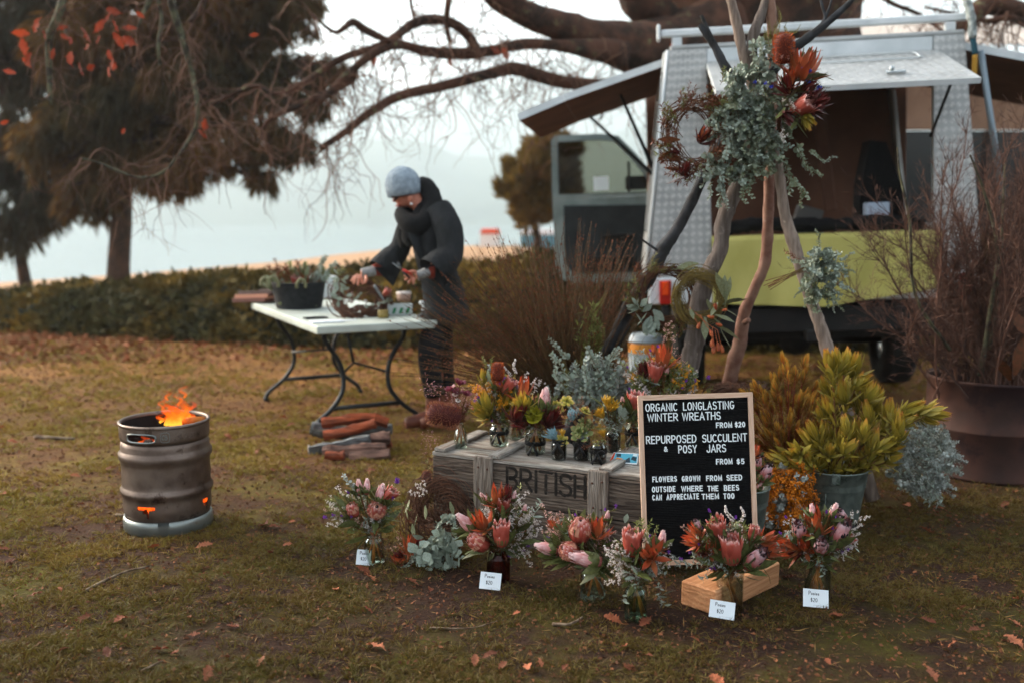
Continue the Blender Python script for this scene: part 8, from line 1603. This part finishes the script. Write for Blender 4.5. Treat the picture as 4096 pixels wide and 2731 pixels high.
for (x0, y0, x1, y1) in ((2890, 1180, 2870, 1090), (2895, 1190, 2895, 1110), (2900, 1200, 2930, 1120), (2890, 1220, 2960, 1190), (2880, 1230, 2950, 1260), (2860, 1260, 2930, 1280), (2850, 1270, 2900, 1310), (2820, 1270, 2820, 1350), (2860, 1300, 2950, 1345), (2880, 1310, 2905, 1390), (2840, 1240, 2830, 1190), (2870, 1210, 2850, 1270), (2900, 1230, 2920, 1170), (2760, 1230, 2770, 1280), (2910, 1210, 2980, 1210)): lf(w2, 'g', P(x0, y0, Yv-.05), P(x1, y1, Yv-.08)-P(x0, y0, Yv-.05), (P(x1, y1, Yv)-P(x0, y0, Yv)).length*1.1, rnd.uniform(-.6, .6))
for (x, y, s, a) in ((2862, 1225, 34, -10), (2845, 1268, 34, 100), (2794, 1305, 34, 200), (2878, 1300, 32, 110), (2845, 1335, 34, 160), (2855, 1400, 44, 180), (2872, 1390, 44, 175), (2888, 1398, 40, 170), (2848, 1375, 40, 185), (2900, 1240, 26, 80)): head(w2, 'gum', x, y, s, a, .1, Yv-.08)
q = MB()
for (x0, y0, x1, y1) in ((2760, 1230, 2795, 1300), (2800, 1260, 2850, 1330), (2850, 1320, 2858, 1390), (2860, 1320, 2872, 1380), (2870, 1320, 2888, 1390), (2850, 1310, 2848, 1360), (2780, 1250, 2870, 1320)): tube(q, spath([tuple(P(x0, y0, Yv-.05)), tuple(P((x0+x1)/2, (y0+y1)/2+6, Yv-.07)), tuple(P(x1, y1, Yv-.08))], 3), .0016, 4)
ob(q, 'nut_stalk', mat('orange_stalk', '#a85a30', rough=.6), w2)
# bunch of blue gum tied to the right pole
Ye = 4.48; eb = thing('blue_gum_bunch', 'hanging bunch of blue-green gum leaves tied to the right pole', 'foliage', tuple(P(3250, 1080, Ye)))
euc_mass(eb, 3300, 1060, 75, 60, Ye, 24, (.11, .17)); euc_mass(eb, 3290, 1140, 80, 60, Ye, 22, (.10, .16), ('eucg', 'euc')); euc_mass(eb, 3270, 1210, 50, 40, Ye, 9, (.08, .14), ('eucg',))
for (x0, y0, x1, y1, k_) in ((3350, 1040, 3415, 1010, 'euc'), (3360, 1080, 3420, 1090, 'eucg'), (3350, 1130, 3420, 1170, 'euc'), (3320, 1180, 3380, 1240, 'eucg'), (3280, 1000, 3265, 920, 'eucg'), (3210, 1040, 3140, 1010, 'rust'), (3220, 1060, 3150, 1030, 'eucg'), (3210, 1150, 3180, 1190, 'eucg'), (3330, 1200, 3340, 1250, 'euc'), (3270, 960, 3290, 930, 'eucg')): spr(eb, k_, P(x0, y0, Ye-.04), P(x1, y1, Ye-.06))
for k in range(7):
    q = MB(); tube(q, np.array([tuple(P(3215+rnd.gauss(0, 8), 1080+rnd.gauss(0, 8), Ye-.03)), tuple(P(3075+rnd.gauss(0, 22), 1140+rnd.gauss(0, 14), Ye-.1))]), .0018, 4); ob(q, 'cut_stem', m_stem, eb)

# ================================================================ TALL DRIED GRASS, GREY FOLIAGE
m_rest = mat('restio_stem', '#3c2815', c3='#5c441f', isl=.8, rough=.7); m_restt = mat('restio_seed', '#5c3020', c3='#7a4426', isl=.8, rough=.8)
def tuft(name, label, bx_, by_, Y, n, lo, hi, Lm, r, seedy=.5, bunch=.05, cv_=.35, cat='grass plant', skew=0):
    base = P(bx_, by_, Y); q = MB(); t = thing(name, label, cat, tuple(base)); s_ = MB()
    for k in range(n):
        a = R(min(hi, max(lo, rnd.gauss((lo+hi)*.36, (hi-lo)*.24)))); L = Lm*rnd.uniform(.55, 1.1); b = base+Vector((rnd.gauss(0, bunch), rnd.gauss(0, bunch), 0)); d = Vector((math.sin(a), rnd.gauss(0, .28), math.cos(a))).normalized(); pts = [b]; nseg = 8
        for i in range(nseg): d = (d+Vector((math.copysign(cv_/nseg, a)*abs(math.sin(a)+.2), 0, -cv_/nseg*abs(math.sin(a))*1.2))+Vector(nr.normal(0, .02, 3).tolist())).normalized(); pts.append(pts[-1]+d*L/nseg)
        pa = np.array([tuple(p) for p in pts]); tube(q, pa, np.linspace(r, r*.35, nseg+1), 3, cap=False)
        if rnd.random() < seedy:
            m_ = 26; ii = nr.uniform(.5, 1, m_)*nseg; k0 = np.minimum(ii.astype(int), nseg-1); fr = (ii-k0)[:, None]; pp_ = pa[k0]*(1-fr)+pa[k0+1]*fr; dd = pa[k0+1]-pa[k0]; dd /= np.linalg.norm(dd, axis=1)[:, None]
            s_.inst(diamT(1, .35, .4), frames(pp_, dd+nr.normal(0, .35, (m_, 3)), None, nr.uniform(.008, .018, m_)))
    ob(q, 'stems', m_rest, t, kind='stuff'); ob(s_, 'seed_heads', m_restt, t, kind='stuff'); return t
tuft('dried_grass', 'large fan of rusty dried restio grass behind the crate', 2270, 1640, 4.95, 820, -72, 18, .90, .0022, .55, .07)
tuft('dried_grass', 'smaller wispy rust-tipped grass right of the big clump', 2400, 1560, 5.3, 190, -14, 22, .78, .0018, .5, .05)
gf = thing('grey_gum_foliage', 'silvery blue gum stems standing between the dried grass and the dark pole', 'foliage', tuple(P(2400, 1650, 4.7)))
for k in range(84):
    a = rnd.uniform(-.8, .8); x = 2375+rnd.gauss(0, 70); y = 1600+rnd.gauss(0, 45); L = rnd.uniform(80, 170); yz = 4.62+rnd.uniform(-.08, .14); spr(gf, rnd.choice(('euc', 'greyg', 'euc')), P(x, y, yz), P(x+L*math.sin(a), y-L*math.cos(a), yz-.02))
of = thing('olive_fern_foliage', 'yellow-green feathery stems rising above the silver gum', 'foliage', tuple(P(2370, 1450, 4.85)))
for k in range(26):
    a = rnd.uniform(-.5, .45); x = 2370+rnd.gauss(0, 36); y = 1430+rnd.gauss(0, 60); L = rnd.uniform(90, 170); spr(of, rnd.choice(('fern', 'olive', 'olive', 'gfern')), P(x, y, 4.8), P(x+L*math.sin(a), y-L*math.cos(a), 4.8))
for k in range(10): spr(of, 'fern', P(2300+rnd.gauss(0, 20), 1640, 4.7), P(2270+rnd.gauss(0, 45), 1500+rnd.gauss(0, 30), 4.7))
nest = thing('moss_heap', 'dark brown tangle of moss and vine at the foot of the poles', 'moss', tuple(P(2930, 1560, 5.0))); vine_ring(P(2930, 1580, 5.0), .06, (0, 0, 1), .10, 120, .002, m_vine, nest)

# ================================================================ BUCKETS AND FOLIAGE ON THE RIGHT
m_galv = mat('galvanised', '#5f6a64', '#79847e', sc=22, rough=.45, metal=.65, wear=('#46524a', 16, .56), rvar=.12)
def bucket(x, yr, Y, r, hgt, label, handle=True):
    c = P(x, yr, Y); b = Vector((c.x, Y, 0)); t = thing('metal_bucket', label, 'bucket', tuple(b), 'galvanised buckets'); Mk_ = Matrix.Translation(b); r0 = r*.74
    f = lambda z: r0+(r-r0)*z/hgt
    q = MB(); pr_ = [(0, .004), (r0, .004), (r0+.002, 0), (f(.02), .02)]+[(f(z)+(.0035 if i % 2 else 0), z) for i, z in enumerate((hgt*.70, hgt*.725, hgt*.75, hgt*.765, hgt*.79, hgt*.81))]+[(r, hgt-.006), (r+.005, hgt-.003), (r+.004, hgt+.003), (r-.002, hgt), (f(hgt*.8)-.004, hgt*.8), (r0-.003, .01), (0, .01)]
    lathe(q, pr_, 48, Mk_); ob(q, 'pail', m_galv, t)
    a = math.atan2(-b.y, -b.x)+.10
    q = MB(); Mh = Mk_ @ Matrix.Rotation(a, 4, 'Z') @ Matrix.Translation((r+.003, 0, hgt*.93)); box(q, .006, .036, .05, Mh, .002); ob(q, 'handle_ear', m_galv, t)
    for dy in (-.009, .009): q = MB(); blob(q, Mh @ Vector((.004, dy, -.017)), .004); ob(q, 'rivet', m_galv, t)
    q = MB(); tube(q, np.array([tuple(Mk_ @ Matrix.Rotation(a, 4, 'Z') @ Vector((r+.010+.01*math.sin(s), r*.98*math.cos(s), hgt*.96-abs(math.sin(s))*.0))) for s in (0.0,)]+[tuple(Mh @ Vector((.008, .012*math.cos(s), .012*math.sin(s)))) for s in np.linspace(0, PI, 7)]), .0025, 6) if False else tube(q, np.array([tuple(Mh @ Vector((.006, .012*math.cos(s), .010+.012*math.sin(s)))) for s in np.linspace(0, PI, 7)]), .0028, 6); ob(q, 'handle_loop', m_galv, t)
    q = MB(); tube(q, np.array([tuple(Mk_ @ Matrix.Rotation(a-.28, 4, 'Z') @ Vector((f(z)+.0005, 0, z))) for z in (.01, hgt*.68)]), .0018, 5); ob(q, 'seam', m_galv, t)
    return b, hgt
Yk = 4.32; b1, h1 = bucket(3330, 1893, Yk, .150, .285, 'galvanised metal bucket full of yellow leucadendron')
yl = thing('yellow_leucadendron', 'big spray of yellow-green leucadendron in the metal bucket', 'foliage', tuple(b1+Vector((0, 0, h1))))
nk = b1+Vector((0, 0, h1-.05)); sb_ = MB()
YH = [(3310, 1440, 100, -4), (3345, 1430, 96, 2), (3385, 1430, 104, 6), (3420, 1450, 110, 14), (3320, 1490, 90, -10), (3360, 1500, 90, 4), (3300, 1540, 90, -12), (3345, 1560, 96, 0), (3370, 1560, 100, -8), (3430, 1530, 90, 30), (3455, 1520, 80, 40), (3400, 1580, 90, 10), (3430, 1600, 90, 10), (3310, 1620, 104, -16), (3335, 1640, 90, -8), (3505, 1580, 88, 2), (3510, 1625, 100, 14), (3560, 1640, 96, 12), (3590, 1660, 90, 20), (3470, 1640, 90, -14), (3660, 1625, 104, 62), (3700, 1640, 90, 70), (3760, 1655, 96, 88), (3740, 1635, 80, 70), (3720, 1680, 80, 105),
      (3600, 1700, 100, 12), (3540, 1690, 90, -4), (3385, 1690, 92, -8), (3425, 1715, 112, 4), (3460, 1710, 84, 12), (3370, 1750, 92, 8), (3500, 1760, 100, 6), (3555, 1770, 92, 60), (3580, 1790, 80, 74), (3250, 1720, 90, -30), (3225, 1750, 110, -58), (3290, 1710, 80, -8), (3320, 1740, 80, 12), (3400, 1780, 86, 30), (3260, 1790, 96, -34), (3290, 1830, 90, 30), (3320, 1800, 84, 10), (3100, 1830, 96, -78), (3150, 1820, 90, -66), (3190, 1850, 84, -60), (3180, 1800, 90, -58), (3450, 1830, 88, 0), (3520, 1830, 84, 40), (3580, 1830, 80, 76), (3420, 1840, 70, -20), (3350, 1850, 80, 10), (3230, 1830, 84, -40), (3600, 1740, 80, 60), (3480, 1560, 90, 20), (3280, 1650, 80, -30), (3640, 1680, 86, 50)]
for i, (x, y, s, a) in enumerate(YH):
    low = y > 1780; o, d, L = head(yl, 'yopen' if (i % 5 == 3 or low and i % 2) else 'yellow', x, y, s*rnd.uniform(.85, 1.2), a+rnd.uniform(-12, 12), (.55 if low and i % 2 else rnd.uniform(0, .25)), Yk-.10+rnd.uniform(-.06, .12)+(0 if y > 1650 else .08))
    mid = (Vector(nk)+o)/2+d*-.05; st_ = spath([tuple(nk), tuple(mid), tuple(o+d*.01)], 4); tube(sb_, st_, .0028, 5, cap=False)
    for k in range(9):
        f_ = rnd.uniform(.45, .97); j = int(f_*(len(st_)-1)); dd = Vector((st_[min(j+1, len(st_)-1)]-st_[max(j-1, 0)]).tolist()).normalized()+Vector(nr.normal(0, .45, 3).tolist()); sb_.inst(leafT(1, .24, 3, .3, .1, .5), frames([st_[j]], [tuple(dd)], None, rnd.uniform(.05, .075)), m=1)
ob(sb_, 'leafy_stems', [m_stem, lc_yl[1]], yl, kind='stuff')
# amber, fine-leaved bunch to its left
am = thing('amber_leucadendron', 'fine orange-tipped leucadendron bunch right of the letter board', 'foliage', tuple(P(3130, 1850, 4.55))); nk2 = P(3150, 1880, 4.62); sb_ = MB()
for i in range(120):
    if i < 10: x, y = ((3130, 1430), (3150, 1470), (3225, 1440), (3222, 1480), (3165, 1500), (3120, 1490), (3100, 1540), (3180, 1480), (3260, 1540), (3145, 1450))[i]
    else:
        a = rnd.uniform(-1.15, .85); Lr = rnd.uniform(110, 395)*(1-.25*abs(a)); x, y = 3150+Lr*math.sin(a), 1860-Lr*math.cos(a)
        if x > 3290: x = 3290-rnd.uniform(0, 60)
    Yx = 4.55+rnd.uniform(-.14, .12); ang = math.degrees(math.atan2(x-3150, 1860-y)); o, d, L = head(am, 'amber', x, y, rnd.uniform(44, 70), ang+rnd.uniform(-12, 12), rnd.uniform(0, .2), Yx)
    st_ = spath([tuple(nk2), tuple((Vector(nk2)+o)/2+d*-.04), tuple(o+d*.01)], 4); tube(sb_, st_, .0016, 4, cap=False)
    for k in range(16):
        j = int(rnd.uniform(.3, .97)*(len(st_)-1)); dd = Vector((st_[min(j+1, len(st_)-1)]-st_[max(j-1, 0)]).tolist()).normalized()+Vector(nr.normal(0, .4, 3).tolist()); sb_.inst(diamT(1, .12, .3), frames([st_[j]], [tuple(dd)], None, rnd.uniform(.03, .055)), m=1)
ob(sb_, 'leafy_stems', [mat('red_stem', '#7c3020', rough=.6), lc_ob[1]], am, kind='stuff')
# small bucket behind the board with proteas, orange blossom on the ground
b2, h2 = bucket(2965, 1960, 4.06, .115, .27, 'smaller galvanised bucket mostly hidden behind the letter board')
pb = thing('protea_bunch', 'pink proteas leaning out of the hidden bucket at the board edge', 'flowers', tuple(b2+Vector((0, 0, h2))))
bouquet(pb, b2+Vector((0, 0, h2-.02)), 4.02, [('dark', 3062, 1888, 84, 30, .1), ('pink', 3040, 1945, 50, 20, .3), ('orange', 3022, 1800, 66, 20, .1), ('dark', 3030, 1850, 60, 10, .1)], (3000, 1860, 50, 60), [('rust', 3), ('gfern', 4)], 8, 'p', [('gfern', 3050, 1850, 3130, 1840)], depth=.05)
ow = thing('orange_blossom_bunch', 'mass of deep orange fluffy blossom on the grass behind the board', 'flowers', tuple(G(3120, 2090)))
for k in range(150):
    x = rnd.uniform(3030, 3250); y = rnd.uniform(1860, 2085); spr(ow, 'orangew' if rnd.random() < .72 else 'greyg', P(x+rnd.gauss(0, 12), y+34, 4.22+rnd.uniform(-.05, .12)), P(x, y, 4.18+rnd.uniform(-.06, .1)))
for k in range(14): x = 3470+rnd.uniform(-30, 30); y = rnd.uniform(1890, 1975); spr(ow, 'orangew', P(x, y+30, 4.7), P(x, y, 4.7))
sg = thing('silver_foliage', 'trailing silver-grey foliage on the grass beside the rusty drum', 'foliage', tuple(G(3680, 2010)))
for k in range(230):
    a = rnd.uniform(0, 6.3); r_ = rnd.random()**.5; x = 3690+125*r_*math.cos(a); y = 1830+150*r_*math.sin(a); L = rnd.uniform(70, 125); a2 = rnd.gauss(.8, .8); yz = 4.55+rnd.uniform(-.17, .2); spr(sg, rnd.choice(('greyg', 'seeded', 'greyg')), P(x-L*.5*math.sin(a2), y-L*.4*abs(math.cos(a2)), yz), P(x+L*.5*math.sin(a2), y+L*.5*abs(math.cos(a2)), yz-.02))
# rusty drum of bare brushwood
dc = Vector((2.62, 5.35, 0)); dr = thing('rusty_drum', 'cut-down rusty steel drum at the right edge', 'drum', tuple(dc)); m_drum = mat('rusty_steel', '#33221d', '#4a2f26', sc=3, rough=.7, metal=.3, bump=.002, wear=('#2a1a1a', 4, .52)); Md_ = Matrix.Translation(dc)
q = MB(); lathe(q, [(0, .01), (.33, .01), (.335, 0), (.335, .015), (.332, .02), (.332, .25), (.336, .255), (.336, .265), (.332, .27), (.332, .505), (.338, .51), (.342, .52), (.338, .53), (.326, .525), (.322, .5), (.322, .03), (0, .03)], 64, Md_); ob(q, 'shell', m_drum, dr)
q = MB(); lathe(q, [(0, .40), (.318, .40)], 32, Md_); ob(q, 'packed_base', m_soil, dr)
m_br1 = mat('brush_twig', '#3a2a24', c3='#6a4a3c', isl=.9, rough=.9)
br = thing('bare_brushwood', 'tall tangle of bare reddish brushwood standing in the rusty drum', 'brushwood', tuple(dc+Vector((0, 0, .42)))); q = MB(); fine = MB()
for k in range(74):
    s = dc+Vector((rnd.gauss(0, .13), rnd.gauss(0, .12), .42)); a = rnd.uniform(-.62, .35); L = rnd.uniform(.7, 1.5)*(1-.2*abs(a)); d = Vector((math.sin(a), rnd.gauss(-.05, .2), math.cos(a))).normalized(); pts = [s]; n_ = 12
    for i in range(n_): d = (d+Vector(nr.normal(0, .09, 3).tolist())+Vector((0, 0, .02))).normalized(); pts.append(pts[-1]+d*L/n_)
    pa = np.array([tuple(p) for p in pts]); tube(q, pa, np.linspace(.0065, .002, n_+1), 5, cap=False, noise=.1)
    for j in range(2, n_+1):
        for e in range(5):
            dd = (Vector((pa[j]-pa[j-1]).tolist()).normalized()*.9+Vector(nr.normal(0, .5, 3).tolist())+Vector((0, 0, .35))).normalized(); l2 = rnd.uniform(.06, .24); p2 = [Vector(pa[j].tolist())]
            for i in range(4): dd = (dd+Vector(nr.normal(0, .18, 3).tolist())+Vector((0, 0, .06))).normalized(); p2.append(p2[-1]+dd*l2/4)
            pz = np.array([tuple(p) for p in p2]); tube(fine, pz, np.linspace(.0018, .0007, 5), 3, cap=False)
            m_ = 7; ii = nr.integers(1, 5, m_); fine.inst(diamT(1, .05, .3), frames(pz[ii], (pz[ii]-pz[ii-1])/np.linalg.norm(pz[ii]-pz[ii-1], axis=1)[:, None]+nr.normal(0, .5, (m_, 3)), None, nr.uniform(.03, .07, m_)))
ob(q, 'branches', m_br1, br, kind='stuff'); ob(fine, 'fine_twigs', m_br1, br, kind='stuff')
for k, l in enumerate(([(3920, 1500, 5.2, 12), (3960, 1250, 5.15, 9), (3990, 1000, 5.1, 8), (3940, 780, 5.05, 6), (3880, 620, 5.0, 4)], [(3800, 1400, 5.1, 7), (3660, 1180, 5.05, 6), (3640, 900, 5.0, 6), (3600, 700, 5.0, 4), (3590, 590, 5, 3)], [(3960, 1400, 5.2, 8), (4000, 1100, 5.2, 7), (4010, 850, 5.2, 5), (4020, 640, 5.2, 3)])):
    A = spath(pp(l), 4); q = MB(); tube(q, A[:, :3], A[:, 3], 6, noise=.15); ob(q, 'lichened_stick', m_lich, br)
for (x0, y0, x1, y1) in ((4060, 1500, 4100, 1330), (4040, 1520, 4010, 1440), (4030, 1230, 4085, 1290)): lf(br, 'o', P(x0, y0, 5.1), P(x1, y1, 5.05)-P(x0, y0, 5.1), .2)
